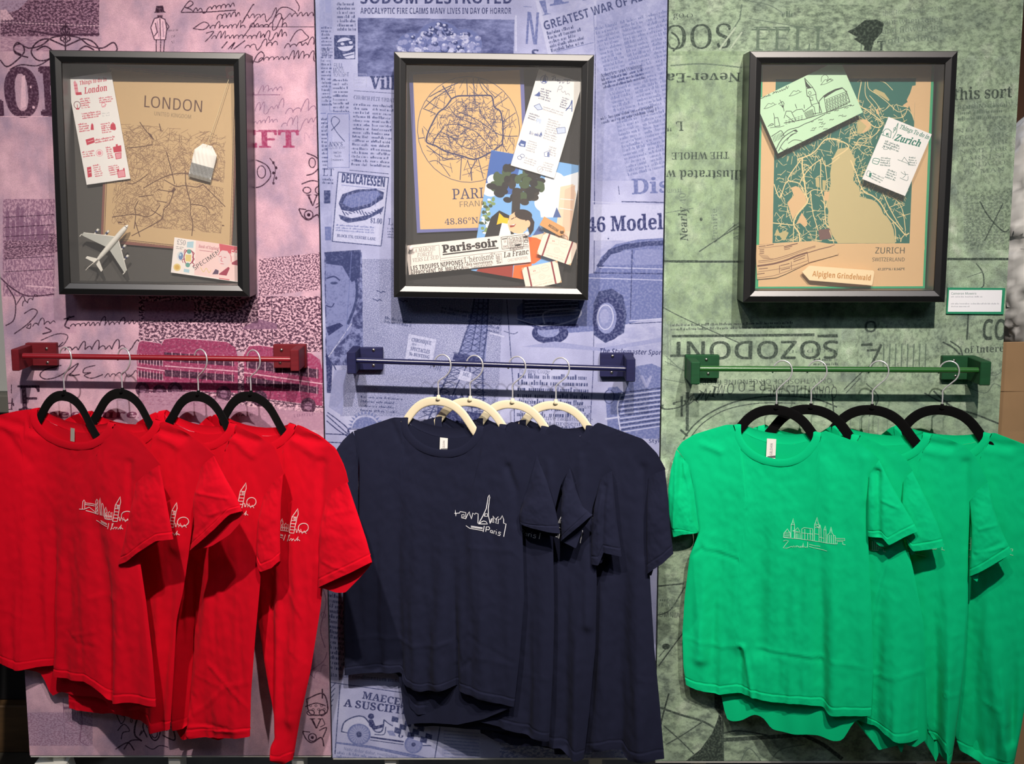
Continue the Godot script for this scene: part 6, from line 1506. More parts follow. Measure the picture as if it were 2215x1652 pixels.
"B2":{"at":[-0.0831,1.1881,0.085],"tan":0.5095,"zm":0.034,"top":[-179.6,-175.3,-147.4,-148.2,-104.5,-130.9,-90.5,-125.9,-90.7,-148.8,-85,-164.4,-74.3,-178.6,-57.7,-192,-36.1,-200.6,-11.3,-203.7,11.7,-201.4,33,-193.2,52.4,-177.5,65.3,-158.9,73.3,-144.1,73.3,-129.2,80.5,-122.2,126.4,-134.4,176.5,-154.1,200.5,-185.5,211.5,-212.1],"btop":[-179.6,-175.3,-147.4,-148.2,-104.5,-130.9,-87.3,-126.8,-77.8,-140.1,-58.7,-153.6,-31.6,-163.2,-7.8,-165.3,15.8,-163.7,42.4,-155.1,61,-142.9,70.2,-130.5,80.5,-122.2,126.4,-134.4,176.5,-154.1,200.5,-185.5,211.5,-212.1],"ni":[-74.3,-121.7,-74.5,-140.4,-69.9,-153.1,-61.4,-164.7,-48.1,-175.8,-30.9,-183.1,-11,-186,7.4,-184.6,24.4,-178.2,40,-165.8,50.3,-150.8,56.8,-138.8,56.8,-126.6],"no":[-90.5,-125.9,-90.7,-148.8,-85,-164.4,-74.3,-178.6,-57.7,-192,-36.1,-200.6,-11.3,-203.7,11.7,-201.4,33,-193.2,52.4,-177.5,65.3,-158.9,73.3,-144.1,73.3,-129.2],"bi":[-74.3,-121.7,-66.4,-128.2,-50.5,-134.9,-28,-139.9,-8.2,-141.4,11.5,-141.1,33.6,-137.6,49.1,-132.2,56.8,-126.6],"bo":[-87.3,-126.8,-77.8,-140.1,-58.7,-153.6,-31.6,-163.2,-7.8,-165.3,15.8,-163.7,42.4,-155.1,61,-142.9,70.2,-130.5],"left":[-179.6,-175.3,-179.8,-344.4,-179.6,-567.1,-161.9,-800.8],"right":[211.5,-212.1,191.9,-243.3,173.4,-329.3,174.8,-413.5,177.5,-551.9,175.1,-682.3,167.7,-851.4],"hem":[-161.9,-800.8,-155.7,-827.4,-139.3,-843.3,-61.4,-831.3,-11.6,-833.3,32,-835,96.4,-845.4,167.7,-851.4],"hemb":[-179.4,-795.1,-179.2,-864.5,-167.3,-876.1,-111.9,-871.7,-50.6,-869.5,32,-857.8,96.4,-849.9,167.7,-851.4],"folds":[[0,6,14,157.4,-363.1,157.2,-840.4],[0,-6,12,126.9,-367.4,122.7,-837.1],[1.5,1.5,4,101.5,-702.6,174.2,-702.2],[2,2,8,166.8,-204.8,172.3,-308.4]],"sleeves":[{"seam":[211.5,-212.1,202.8,-231.7,195,-263.7],"outer":[211.5,-212.1,224.7,-260,238.7,-294.5,260.3,-309.2],"inner":[195,-263.7,196.3,-305.2,196.5,-347.1,195.7,-376.6],"hem":[260.3,-309.2,239,-332.8,217.5,-354.6,195.7,-376.6],"hemb":[260.3,-310.2,239.1,-351.5,229.7,-399.9,202.8,-388.2],"lift":8,"folds":[]}],"hang":-75.1,"print":[142.1,-345.1]},
"B3":{"at":[0.0122,1.1857,0.085],"tan":0.5095,"zm":0.034,"top":[-168.8,-178.2,-136.8,-151,-104.7,-133.8,-91.9,-127.8,-92,-150.7,-86.3,-166.3,-75.5,-180.5,-59,-194,-37.5,-202.6,-12.9,-205.6,9.9,-203.4,30.9,-195.2,50.1,-179.5,62.7,-160.9,70.6,-146,70.5,-131.2,77.6,-126.3,122.9,-142.6,167.5,-162.9,194.2,-194,207.1,-216.3],"btop":[-168.8,-178.2,-136.8,-151,-104.7,-133.8,-88.7,-128.7,-79.2,-142,-60.2,-155.5,-33.2,-165.1,-9.6,-167.2,13.8,-165.7,40,-157.1,58.4,-144.8,67.5,-132.5,77.6,-126.3,122.9,-142.6,167.5,-162.9,194.2,-194,207.1,-216.3],"ni":[-76,-123.6,-76,-142.3,-71.4,-155,-62.8,-166.7,-49.6,-177.8,-32.5,-185.1,-12.8,-188,5.5,-186.6,22.3,-180.2,37.8,-167.7,48,-152.8,54.3,-140.8,54.3,-128.6],"no":[-91.9,-127.8,-92,-150.7,-86.3,-166.3,-75.5,-180.5,-59,-194,-37.5,-202.6,-12.9,-205.6,9.9,-203.4,30.9,-195.2,50.1,-179.5,62.7,-160.9,70.6,-146,70.5,-131.2],"bi":[-76,-123.6,-68,-130.1,-52.2,-136.9,-29.8,-141.9,-10.2,-143.4,9.3,-143.1,31.3,-139.6,46.6,-134.2,54.3,-128.6],"bo":[-88.7,-128.7,-79.2,-142,-60.2,-155.5,-33.2,-165.1,-9.6,-167.2,13.8,-165.7,40,-157.1,58.4,-144.8,67.5,-132.5],"left":[-168.8,-178.2,-143.4,-341.8,-128.6,-564,-86.3,-886],"right":[207.1,-216.3,187.8,-231,163.9,-307,170.7,-390.4,176.4,-463.9,174.9,-625.5,163.3,-781.2,152,-895],"hem":[-86.2,-874.4,-69.7,-877.6,-47.7,-882.6,-9.5,-887.7,44.2,-879.8,102.1,-875.4,124.1,-890.5,138.6,-899.4,152,-895],"hemb":[-88.5,-892.1,-88.7,-936.3,-66.6,-944.4,-45.6,-944.6,-42.3,-912.6,1.3,-910.4,44.3,-917.4,86.6,-908.4,128.2,-889.5,152,-895],"folds":[[0,10,12,143.4,-469.2,138.6,-898.2],[0,-9,12,113,-474.1,112.5,-870.7],[1.5,1.5,8,141.1,-194.8,146.5,-362.2],[0,8,12,159.5,-360.3,164.4,-573.3]],"sleeves":[{"seam":[207.1,-216.3,194.6,-224,183,-237.8],"outer":[207.1,-216.3,212.6,-269.4,219.2,-331,230.8,-404.6],"inner":[183,-237.8,173.7,-295.3,168.4,-359.1,169.1,-428.9],"hem":[230.8,-404.6,212.2,-401.1,195.5,-399.4,186.9,-430.4,169.1,-432.1],"lift":8,"folds":[[-4,-4,5,194.8,-250.9,192.8,-424.2]]}],"hang":-77.9,"print":[139.4,-351.5]},
"B4":{"at":[0.1096,1.1831,0.085],"tan":0.5095,"zm":0.034,"top":[-149.5,-181,-128.2,-153.6,-101.7,-133.3,-91.2,-128.5,-91.1,-151.3,-85.2,-166.8,-74.2,-180.7,-57.4,-193.7,-35.7,-201.6,-10.9,-204.1,12.1,-201.2,33.2,-192.4,52.4,-176.2,65.1,-157.3,73,-142.2,72.8,-127.4,79.7,-119.4,122.2,-131.9,175.8,-147.1,205,-174.9,224.6,-208.7],"btop":[-149.5,-181,-128.2,-153.6,-101.7,-133.3,-88,-129.4,-78.3,-142.4,-58.9,-155.3,-31.6,-164.1,-7.8,-165.6,15.8,-163.4,42.3,-154,60.7,-141.3,69.8,-128.7,79.7,-119.4,122.2,-131.9,175.8,-147.1,205,-174.9,224.6,-208.7],"ni":[-75.4,-124.3,-75.4,-142.9,-70.6,-155.5,-61.8,-166.8,-48.3,-177.5,-30.8,-184.2,-10.9,-186.4,7.7,-184.4,24.7,-177.5,40.3,-164.5,50.5,-149.1,56.9,-136.9,56.8,-124.8],"no":[-91.2,-128.5,-91.1,-151.3,-85.2,-166.8,-74.2,-180.7,-57.4,-193.7,-35.7,-201.6,-10.9,-204.1,12.1,-201.2,33.2,-192.4,52.4,-176.2,65.1,-157.3,73,-142.2,72.8,-127.4],"bi":[-75.4,-124.3,-67.3,-130.5,-51.1,-136.7,-28.3,-140.9,-8.4,-141.7,11.3,-140.8,33.5,-136.5,49.1,-130.6,56.8,-124.8],"bo":[-88,-129.4,-78.3,-142.4,-58.9,-155.3,-31.6,-164.1,-7.8,-165.6,15.8,-163.4,42.3,-154,60.7,-141.3,69.8,-128.7],"left":[-149.5,-181,-107,-337.9,-53.2,-554,-9.1,-919.5],"right":[224.6,-208.7,190.5,-228.1,190.1,-322,196.1,-458.2,207.4,-616.8,221.2,-744.1,233.2,-873.1],"hem":[-9.1,-919.5,56.3,-899.5,90.4,-883.5,121.1,-874,144.5,-876.4,162.8,-887.7,196.8,-882.9,233.2,-873.1],"hemb":[-9.3,-885.1,56,-870,95.3,-860.9,136.1,-851.5,196.4,-859.7,233.2,-870.9],"folds":[[0,6,16,110.2,-364.8,95.4,-872.1],[0,-8,14,134.9,-361.3,141.4,-872.6],[0,9,20,163.6,-304.6,191.6,-871.9],[1.5,1.5,4,179,-687.5,208.6,-692.3],[-4,-4,8,178.7,-208.8,185.5,-406.9]],"sleeves":[{"seam":[224.6,-208.7,205.7,-218.1,190.6,-230.2],"outer":[224.6,-208.7,232.4,-274.8,237.3,-336.4,245,-393.7],"inner":[190.6,-230.2,190.7,-301,191.8,-374.3,193.9,-445.8],"hem":[245,-395.8,228.2,-416.2,209.2,-431.8,193.9,-445.8],"hemb":[245.1,-397.8,228.3,-421.4,205.5,-441.9,202,-467.9,195.2,-463.7],"lift":8,"folds":[]}],"hang":-77.5,"print":[112,-346.4]},
"G1":{"at":[0.6062,1.1765,0.085],"tan":0.4452,"zm":0.034,"top":[-227.2,-191.8,-214.8,-174.5,-189.7,-158.3,-117.2,-134.3,-97.9,-132.3,-97.3,-158.4,-90.2,-176.1,-77.7,-192.1,-58.8,-207.3,-34.8,-217,-7.6,-220.5,17.3,-217.9,40.2,-208.5,60.8,-190.6,74.1,-169.4,82.3,-152.5,81.7,-135.6,89.9,-131.7,131.9,-144.7,164.3,-156.3,182.9,-169.1,199,-186.2],"btop":[-227.2,-191.8,-214.8,-174.5,-189.7,-158.3,-117.2,-134.3,-94.9,-133.2,-83.7,-146.4,-61.8,-159.8,-31.7,-169.3,-5.5,-171.5,20.4,-170,49.2,-161.4,69.2,-149.2,78.9,-136.9,89.9,-131.7,131.9,-144.7,164.3,-156.3,182.9,-169.1,199,-186.2],"ni":[-83,-128.2,-82.4,-150.1,-76.6,-164.9,-66.2,-178.4,-50.6,-191.2,-30.7,-199.6,-8,-202.9,12.8,-201.1,31.9,-193.5,49.1,-178.7,60.3,-161.1,67.1,-147,66.7,-132.7],"no":[-97.9,-132.3,-97.3,-158.4,-90.2,-176.1,-77.7,-192.1,-58.8,-207.3,-34.8,-217,-7.6,-220.5,17.3,-217.9,40.2,-208.5,60.8,-190.6,74.1,-169.4,82.3,-152.5,81.7,-135.6],"bi":[-83,-128.2,-73.6,-134.6,-55,-141.3,-29.2,-146.2,-6.7,-147.6,15.6,-147.3,40.6,-143.8,58.1,-138.4,66.7,-132.7],"bo":[-94.9,-133.2,-83.7,-146.4,-61.8,-159.8,-31.7,-169.3,-5.5,-171.5,20.4,-170,49.2,-161.4,69.2,-149.2,78.9,-136.9],"left":[-227.2,-191.8,-198.8,-228.8,-184.7,-288.9,-170.8,-388,-192.1,-443.6,-201.9,-544.3,-205.4,-634.7,-201.6,-714.6,-194.1,-760.5],"right":[199,-186.2,180.6,-225.4,182.2,-340.7,188.2,-424.7,198.6,-551.8,205.9,-669.8,205.4,-776.2],"hem":[-194.1,-760.5,-165.4,-771.8,-111.8,-777.8,-70.4,-769.3,-42.1,-772.4,9.8,-776.4,68.2,-768.9,105,-770.9,112.9,-777.3,126.5,-783.6,164.3,-781.9,205.4,-776.2],"hemb":[-194.3,-749,-154.9,-757.7,-113,-768.8,-109.5,-826,-94.5,-841.6,-68.7,-837.9,-38.9,-815.3,-18.7,-820.5,-0.1,-846.6,46.4,-851,99.7,-842.7,128.9,-852.6,149.7,-848.3,169.6,-797.5,205.3,-774],"folds":[[0,6,16,-158.8,-354.6,-158.6,-691.3],[0,-7,15,-133.5,-309.9,-130.8,-644.5,-127.8,-770],[0,4,20,-83.2,-274.1,-68.4,-649.6],[0,-5,22,-32,-345.1,-28.3,-654.5],[0,-7,11,91.2,-362.5,104.1,-632.4,110.9,-775.4],[2,9,18,102,-212.5,120.2,-520.5,131.2,-782.7],[2,2,4,-204.2,-642.7,-159.5,-650.3,-114.6,-660.4,-68.4,-650.7],[2,2,5,-33.4,-650.8,25.8,-654.4,102.9,-652.5],[-2,-2,5,-23.2,-659.3,45.4,-658.9,98.4,-661],[5,6,5,-61.3,-652,-52,-698,-40.1,-772.1],[-4,-4,5,-69.2,-661,-64.4,-768.3],[2,2,4,-158.3,-421,-120.2,-430.6,-78.9,-440.6],[-2,-2,5,-158.1,-429.9,-80.8,-445.2],[1.5,1.5,4,122.1,-656.9,202,-665],[-1.5,-1.5,4,-183.5,-443.6,-157.2,-421],[1.5,2,8,-168,-179.9,-125.9,-195.1],[3,3,10,172.7,-184.6,178,-278],[1.2,1.2,4,-159,-390,-89.9,-406.2],[-2,-2,5,-179,-404.6,-162.4,-426.7,-188.9,-443.6]],"sleeves":[{"seam":[-227.2,-191.8,-198.8,-228.8,-184.7,-288.9,-170.9,-382.4],"outer":[-227.2,-191.8,-239.1,-239.7,-244.6,-288.9,-241.4,-343.8,-230.7,-399.1],"inner":[-170.9,-382.4,-170.8,-384.7,-171.9,-386.9,-172.9,-388],"hem":[-230.7,-399.1,-206.1,-390.2,-172.9,-388],"hemb":[-230.5,-408,-216.5,-408,-195.2,-396.9,-172.9,-390.2],"lift":3,"folds":[[5,5,5,-226.9,-207,-224.3,-288.9,-227.9,-377],[-4,-4,6,-215.1,-212.5,-216.8,-288.9],[3,3,5,-209.6,-223.4,-192.2,-288.9,-185.4,-354.9]]},{"seam":[199,-186.2,188.8,-203.8,180.6,-225.4],"outer":[199,-186.2,226.3,-241.4,253.3,-288.3,281,-334.9],"inner":[180.6,-225.4,181.7,-277.6,183.7,-330,185.6,-357.2],"hem":[281,-334.9,255,-350.6,227.9,-370.8,214.7,-355.7,185.6,-357.2],"hemb":[281.1,-336.9,255.6,-365.2,228.9,-393.9,210.1,-400.6,186.6,-382.5],"lift":10,"folds":[[-4,-4,7,198.2,-213.2,206.2,-348.3],[2,2,4,211.4,-274.3,241.6,-286.5]]}],"hang":-81.4,"tag":[-19.1,-181.8,21,45],"print":[136.6,-376.1]},
"G2":{"at":[0.6839,1.1763,0.085],"tan":0.4452,"zm":0.034,"top":[-187,-190.5,-161.3,-163.3,-130.8,-141,-120.7,-136.3,-120,-159.9,-111.8,-176,-97,-190.8,-74.9,-204.9,-47.1,-213.9,-15.6,-217.2,13.3,-215,39.6,-206.6,63.5,-190.5,79,-171.5,88.4,-156.3,87.9,-141.1,91.5,-139.7,131.5,-159.1,163.7,-170.6,184.2,-188.4,195.8,-211.1],"btop":[-187,-190.5,-161.3,-163.3,-130.8,-141,-117.6,-137.2,-104.3,-150.7,-78.6,-164.6,-43.2,-174.5,-12.8,-176.7,17.2,-175.3,50.7,-166.8,73.9,-154.6,85.2,-142.4,91.5,-139.7,131.5,-159.1,163.7,-170.6,184.2,-188.4,195.8,-211.1],"ni":[-105.6,-132.4,-105,-151.7,-98.1,-165,-85.6,-177.2,-66.8,-188.9,-43,-196.5,-16.1,-199.6,8.7,-198.1,31.4,-191.5,51.9,-178.6,65.3,-163.1,73.5,-150.8,73,-138.2],"no":[-120.7,-136.3,-120,-159.9,-111.8,-176,-97,-190.8,-74.9,-204.9,-47.1,-213.9,-15.6,-217.2,13.3,-215,39.6,-206.6,63.5,-190.5,79,-171.5,88.4,-156.3,87.9,-141.1],"bi":[-105.6,-132.4,-94.1,-139.1,-71.7,-146.1,-40.8,-151.3,-14,-152.8,12.5,-152.6,42.2,-149.1,62.8,-143.8,73,-138.2],"bo":[-117.6,-137.2,-104.3,-150.7,-78.6,-164.6,-43.2,-174.5,-12.8,-176.7,17.2,-175.3,50.7,-166.8,73.9,-154.6,85.2,-142.4],"left":[-187,-190.5,-176.5,-387.8,-165.3,-611.6,105,-804.3],"right":[195.8,-211.1,179.8,-235.7,177.4,-330.5,206.1,-432.7,232.2,-557,242.8,-695.6,251.1,-823.2],"hem":[57,-802.3,109.9,-808.9,143.5,-820.2,181.4,-830.5,209.3,-832.7,232.1,-828.1,251.1,-823.2],"hemb":[-188,-783.2,-39.1,-860.9,79.9,-848.6,103.9,-877.7,108.4,-842.9,135.1,-848.8,182.2,-852.6,251.4,-829.7],"folds":[[0,8,22,166.3,-459.5,195.1,-825.6],[0,-10,14,217.3,-378.2,243,-827],[0,-5,14,134.3,-464.1,152.6,-811.8],[2.5,2.5,4,138.3,-686.9,184.7,-685.3,238.7,-663.8],[2.5,2.5,4,159.2,-396.4,136.4,-517.8,131.6,-562]],"sleeves":[{"seam":[195.8,-211.1,185.6,-222.6,179,-237.9],"outer":[195.8,-211.1,226.1,-272.4,248.7,-321.9,265.1,-372.1],"inner":[179,-237.9,179.3,-288.1,183.7,-329.7,191.7,-368.8],"hem":[265.1,-372.1,235.3,-380.1,206.9,-387,191.7,-368.8],"hemb":[265.1,-373.1,240.2,-390,207.8,-409.1,197.5,-421.1,186.4,-392.8],"lift":8,"folds":[]}],"hang":-80.1,"print":[148.9,-390.3]},
"G3":{"at":[0.8217,1.1758,0.085],"tan":0.4452,"zm":0.034,"top":[-155,-189.8,-130.2,-162,-100.8,-139.2,-91.1,-133.3,-90.3,-156.8,-82.4,-172.7,-68.5,-187.1,-47.7,-200.6,-21.3,-209.1,8.6,-212.2,36.1,-209.8,61.2,-201.3,83.7,-185.2,98.3,-166.2,107.2,-151,106.6,-135.8,111,-135.4,149,-146.6,176,-158.6,196.4,-181.5,220.8,-233],"btop":[-155,-189.8,-130.2,-162,-100.8,-139.2,-88.2,-134.2,-75.6,-147.3,-51.3,-160.5,-18,-169.9,11,-171.9,39.6,-170.3,71.3,-161.6,93.3,-149.4,103.9,-137.1,111,-135.4,149,-146.6,176,-158.6,196.4,-181.5,220.8,-233],"ni":[-76.7,-129.2,-76,-148.5,-69.3,-161.5,-57.6,-173.4,-40,-184.5,-17.5,-191.8,8.1,-194.7,31.6,-193,53,-186.3,72.4,-173.3,84.9,-157.8,92.6,-145.4,92.1,-132.9],"no":[-91.1,-133.3,-90.3,-156.8,-82.4,-172.7,-68.5,-187.1,-47.7,-200.6,-21.3,-209.1,8.6,-212.2,36.1,-209.8,61.2,-201.3,83.7,-185.2,98.3,-166.2,107.2,-151,106.6,-135.8],"bi":[-76.7,-129.2,-65.9,-135.5,-44.9,-142,-15.8,-146.8,9.6,-148.1,34.7,-147.7,62.9,-144,82.4,-138.5,92.1,-132.9],"bo":[-88.2,-134.2,-75.6,-147.3,-51.3,-160.5,-18,-169.9,11,-171.9,39.6,-170.3,71.3,-161.6,93.3,-149.4,103.9,-137.1],"left":[-155,-189.8,-122.4,-385.7,-26,-597.3,144.4,-846.4],"right":[220.8,-233,188.7,-276.1,191.1,-402.4,196.2,-508.4,196.5,-648.9,190.5,-770.6,182.1,-885.7],"hem":[70.1,-861.4,126.5,-863.5,157.4,-868.5,161.9,-887.7,170.7,-897.1,182.2,-889],"hemb":[13.2,-872.9,20.7,-917.2,39.3,-924.8,62,-897.2,90.7,-902.6,128.4,-906,182,-883.5],"folds":[[0,11,15,156.5,-406.9,175.6,-884.8],[0,-9,14,124.5,-357.7,151.8,-867.4],[2,2,4,162,-726.3,193.8,-725.9],[1.5,1.5,4,169.4,-590.3,197.8,-581.4],[-2.5,-2.5,7,95.7,-154.6,149.6,-160],[2,2,6,101.1,-175,141.7,-181.6],[-4,-4,8,177.7,-193.8,188.4,-381.5]],"sleeves":[{"seam":[220.8,-233,202.4,-251.6,188.8,-278.2],"outer":[220.8,-233,235,-291.7,253.2,-341.7,274.5,-385],"inner":[188.8,-278.2,196,-338.3,196.8,-391,196.8,-446.3],"hem":[274.5,-385,249.4,-405.2,222.5,-427.8,196.8,-446.3],"hemb":[274.6,-387.1,254.4,-417.1,218.4,-453.9,217.8,-478.4,203.1,-466.7],"lift":10,"folds":[[2,2,4,211,-336.4,245.3,-323.9],[2,2,4,209.1,-389.4,256.5,-372.7],[-2,-2,5,205,-395.2,264.3,-356]]}],"hang":-80.7,"print":[142.1,-387.5]},
"G4":{"at":[0.9792,1.1753,0.085],"tan":0.4452,"zm":0.034,"top":[-158.3,-189.3,-138.9,-161.8,-114.7,-139.3,-105.1,-133.5,-104,-157,-96.2,-173,-82.5,-187.5,-62.1,-201.1,-36.6,-209.8,-7.9,-212.8,18.6,-210.4,42.6,-201.8,64.2,-185.6,78.1,-166.5,86.5,-151.3,85.8,-136.1,91.9,-134.5,136.6,-150.3,180.8,-167,216.2,-189.4,235.8,-234],"btop":[-158.3,-189.3,-138.9,-161.8,-114.7,-139.3,-102.1,-134.4,-89.7,-147.7,-66,-161,-33.7,-170.4,-5.9,-172.4,21.5,-170.7,52,-162,73.1,-149.7,83.2,-137.3,91.9,-134.5,136.6,-150.3,180.8,-167,216.2,-189.4,235.8,-234],"ni":[-90.6,-129.5,-89.8,-148.8,-83.2,-161.9,-71.7,-173.8,-54.6,-185.1,-33,-192.4,-8.5,-195.2,13.9,-193.5,34.4,-186.8,52.9,-173.7,64.8,-158.1,72.1,-145.7,71.5,-133.1],"no":[-105.1,-133.5,-104,-157,-96.2,-173,-82.5,-187.5,-62.1,-201.1,-36.6,-209.8,-7.9,-212.8,18.6,-210.4,42.6,-201.8,64.2,-185.6,78.1,-166.5,86.5,-151.3,85.8,-136.1],"bi":[-90.6,-129.5,-80.1,-135.9,-59.7,-142.5,-31.7,-147.3,-7.4,-148.5,16.7,-148.1,43.6,-144.3,62.3,-138.8,71.5,-133.1],"bo":[-102.1,-134.4,-89.7,-147.7,-66,-161,-33.7,-170.4,-5.9,-172.4,21.5,-170.7,52,-162,73.1,-149.7,83.2,-137.3],"left":[-158.3,-189.3,-109.3,-384.3,-32.5,-597.8,60.1,-885.7],"right":[235.8,-234,203.5,-268.7,203.7,-400.1,197.6,-561.4,187.6,-704.6,178.3,-816.8,168.6,-908.2],"hem":[41.1,-880.4,60.3,-890.2,103,-910.8,131.1,-921.9,168.9,-913.8],"hemb":[41,-878.2,84.1,-903.4,130.8,-916.3,168.8,-912.7],"folds":[[0,10,18,92.2,-501.6,119.8,-694.7,161.2,-887.3],[0,-10,16,70.8,-472,94.1,-878.7],[0,-7,9,161,-621.6,161.6,-842.4],[-2.5,-2.5,7,75.2,-155.9,128.4,-161.5],[2,2,6,80.7,-176.4,129.5,-182.3],[2,2,4,104.7,-758.5,137.1,-769.2],[3,4,6,132.7,-681.4,152.2,-799.7]],"sleeves":[{"seam":[235.8,-234,219.6,-249.2,203.6,-271.8],"outer":[235.8,-234,252.2,-299.6,272.6,-359.6,287,-389.1],"inner":[203.6,-271.8,207.2,-336.4,210,-388.7,210.9,-436.3],"hem":[287,-389.1,246.1,-417.7,211.1,-439.5],"lift":10,"folds":[]}],"hang":-80.1,"print":[138.8,-398]}}

var rng := RandomNumberGenerator.new()
var taken := {}
var fonts := {}
var ts: TextServer

# ---------------------------------------------------------------- scene helpers
func numbered(called: String) -> String:
	var n: int = taken.get(called, 0)
	taken[called] = n + 1
	return called if n == 0 else "%s_%03d" % [called, n]

func thing(called: String, label: String, category: String, at := Vector3.ZERO, group := "") -> Node3D:
	var o := Node3D.new()
	o.name = numbered(called)
	add_child(o)
	o.position = at
	tag(o, label, category, group)
	return o

func tag(o: Node, label: String, category: String, group := "") -> void:
	o.set_meta("label", label)
	o.set_meta("category", category)
	if group:
		o.set_meta("group", group)

func part(called: String, mesh: Mesh, m: Material, parent: Node, at := Vector3.ZERO, turn := Vector3.ZERO) -> MeshInstance3D:
	var o := MeshInstance3D.new()
	o.name = called if parent != self else numbered(called)
	o.mesh = mesh
	o.material_override = m
	parent.add_child(o, true)
	o.position = at
	o.rotation = turn
	return o

func structure(o: Node) -> void:
	o.set_meta("kind", "structure")

func mat(c: Color, rough := 0.8, metal := 0.0, spec := 0.5) -> StandardMaterial3D:
	var m := StandardMaterial3D.new()
	m.albedo_color = c
	m.roughness = rough
	m.metallic = metal
	m.metallic_specular = spec
	return m

func printed(img: Image, rough := 0.7, spec := 0.4) -> StandardMaterial3D:
	var m := mat(Color.WHITE, rough, 0.0, spec)
	m.albedo_texture = ImageTexture.create_from_image(img)
	m.texture_repeat = false
	return m

func speckle(freq: float, amount: float, seeded: int, stretch := Vector2.ONE) -> ImageTexture:
	var n := FastNoiseLite.new()
	n.seed = seeded
	n.frequency = freq
	n.fractal_octaves = 4
	var img := Image.create(256, 256, false, Image.FORMAT_RGB8)
	for y in 256:
		for x in 256:
			var v := 1.0 - amount * (0.5 + 0.5 * n.get_noise_2d(x * stretch.x, y * stretch.y))
			img.set_pixel(x, y, Color(v, v, v))
	return ImageTexture.create_from_image(img)

# ---------------------------------------------------------------- mesh helpers
func tri(st: SurfaceTool, a: Vector3, b: Vector3, c: Vector3, want: Vector3) -> void:
	var n := (c - a).cross(b - a)
	if n.dot(want) < 0.0:
		var t := b
		b = c
		c = t
		n = -n
	n = n.normalized()
	for p: Vector3 in [a, b, c]:
		st.set_normal(n)
		st.set_uv(Vector2(p.x, p.y))
		st.add_vertex(p)

func quad(st: SurfaceTool, a: Vector3, b: Vector3, c: Vector3, d: Vector3, want: Vector3) -> void:
	tri(st, a, b, c, want)
	tri(st, a, c, d, want)

func begin() -> SurfaceTool:
	var st := SurfaceTool.new()
	st.begin(Mesh.PRIMITIVE_TRIANGLES)
	return st

func box(st: SurfaceTool, lo: Vector3, hi: Vector3, b := 0.001) -> void:
	var c := (lo + hi) / 2.0
	var h := (hi - lo) / 2.0
	b = minf(b, minf(h.x, minf(h.y, h.z)) * 0.6)
	var v := func(sx: int, sy: int, sz: int, axis: int) -> Vector3:
		var p := Vector3(h.x - b, h.y - b, h.z - b)
		p[axis] = h[axis]
		return c + Vector3(p.x * sx, p.y * sy, p.z * sz)
	for axis in 3:
		var u := (axis + 1) % 3
		var w := (axis + 2) % 3
		for s in [-1, 1]:
			var q := []
			for k: Array in [[-1, -1], [1, -1], [1, 1], [-1, 1]]:
				var g := [0, 0, 0]
				g[axis] = s
				g[u] = k[0]
				g[w] = k[1]
				q.append(v.call(g[0], g[1], g[2], axis))
			var n := Vector3.ZERO
			n[axis] = s
			quad(st, q[0], q[1], q[2], q[3], n)
		for s in [-1, 1]:
			for t in [-1, 1]:
				var q := []
				for k: Array in [[-1, u], [1, u], [1, w], [-1, w]]:
					var g := [0, 0, 0]
					g[axis] = k[0]
					g[u] = s
					g[w] = t
					q.append(v.call(g[0], g[1], g[2], k[1]))
				var n := Vector3.ZERO
				n[u] = s
				n[w] = t
				quad(st, q[0], q[1], q[2], q[3], n)
	for sx in [-1, 1]:
		for sy in [-1, 1]:
			for sz in [-1, 1]:
				tri(st, v.call(sx, sy, sz, 0), v.call(sx, sy, sz, 1), v.call(sx, sy, sz, 2), Vector3(sx, sy, sz))

func boxed(lo: Vector3, hi: Vector3, b := 0.001) -> ArrayMesh:
	var st := begin()
	box(st, lo, hi, b)
	return st.commit()

# A grid of points, smooth; clockwise seen from the side that (du x dv) points away from.
func grid(p: PackedVector3Array, nu: int, nv: int, uv := PackedVector2Array(), flip := false, ring := false) -> ArrayMesh:
	var nrm := PackedVector3Array()
	nrm.resize(p.size())
	for j in nv:
		for i in nu:
			var l := j * nu + ((i - 1 + nu - 1) % (nu - 1) if ring and i == 0 else maxi(i - 1, 0))
			var r := j * nu + (1 if ring and i == nu - 1 else mini(i + 1, nu - 1))
			var a: Vector3 = p[r] - p[l]
			var b: Vector3 = p[mini(j + 1, nv - 1) * nu + i] - p[maxi(j - 1, 0) * nu + i]
			var n := b.cross(a).normalized()
			nrm[j * nu + i] = -n if flip else n
	var idx := PackedInt32Array()
	idx.resize((nu - 1) * (nv - 1) * 6)
	var k := 0
	for j in nv - 1:
		for i in nu - 1:
			var a := j * nu + i
			var q: Array
			if flip:
				q = [a, a + nu, a + 1, a + 1, a + nu, a + nu + 1]
			else:
				q = [a, a + 1, a + nu, a + 1, a + nu + 1, a + nu]
			for e: int in q:
				idx[k] = e
				k += 1
	var arr := []
	arr.resize(Mesh.ARRAY_MAX)
	arr[Mesh.ARRAY_VERTEX] = p
	arr[Mesh.ARRAY_NORMAL] = nrm
	if uv.size():
		arr[Mesh.ARRAY_TEX_UV] = uv
	arr[Mesh.ARRAY_INDEX] = idx
	var m := ArrayMesh.new()
	m.add_surface_from_arrays(Mesh.PRIMITIVE_TRIANGLES, arr)
	return m

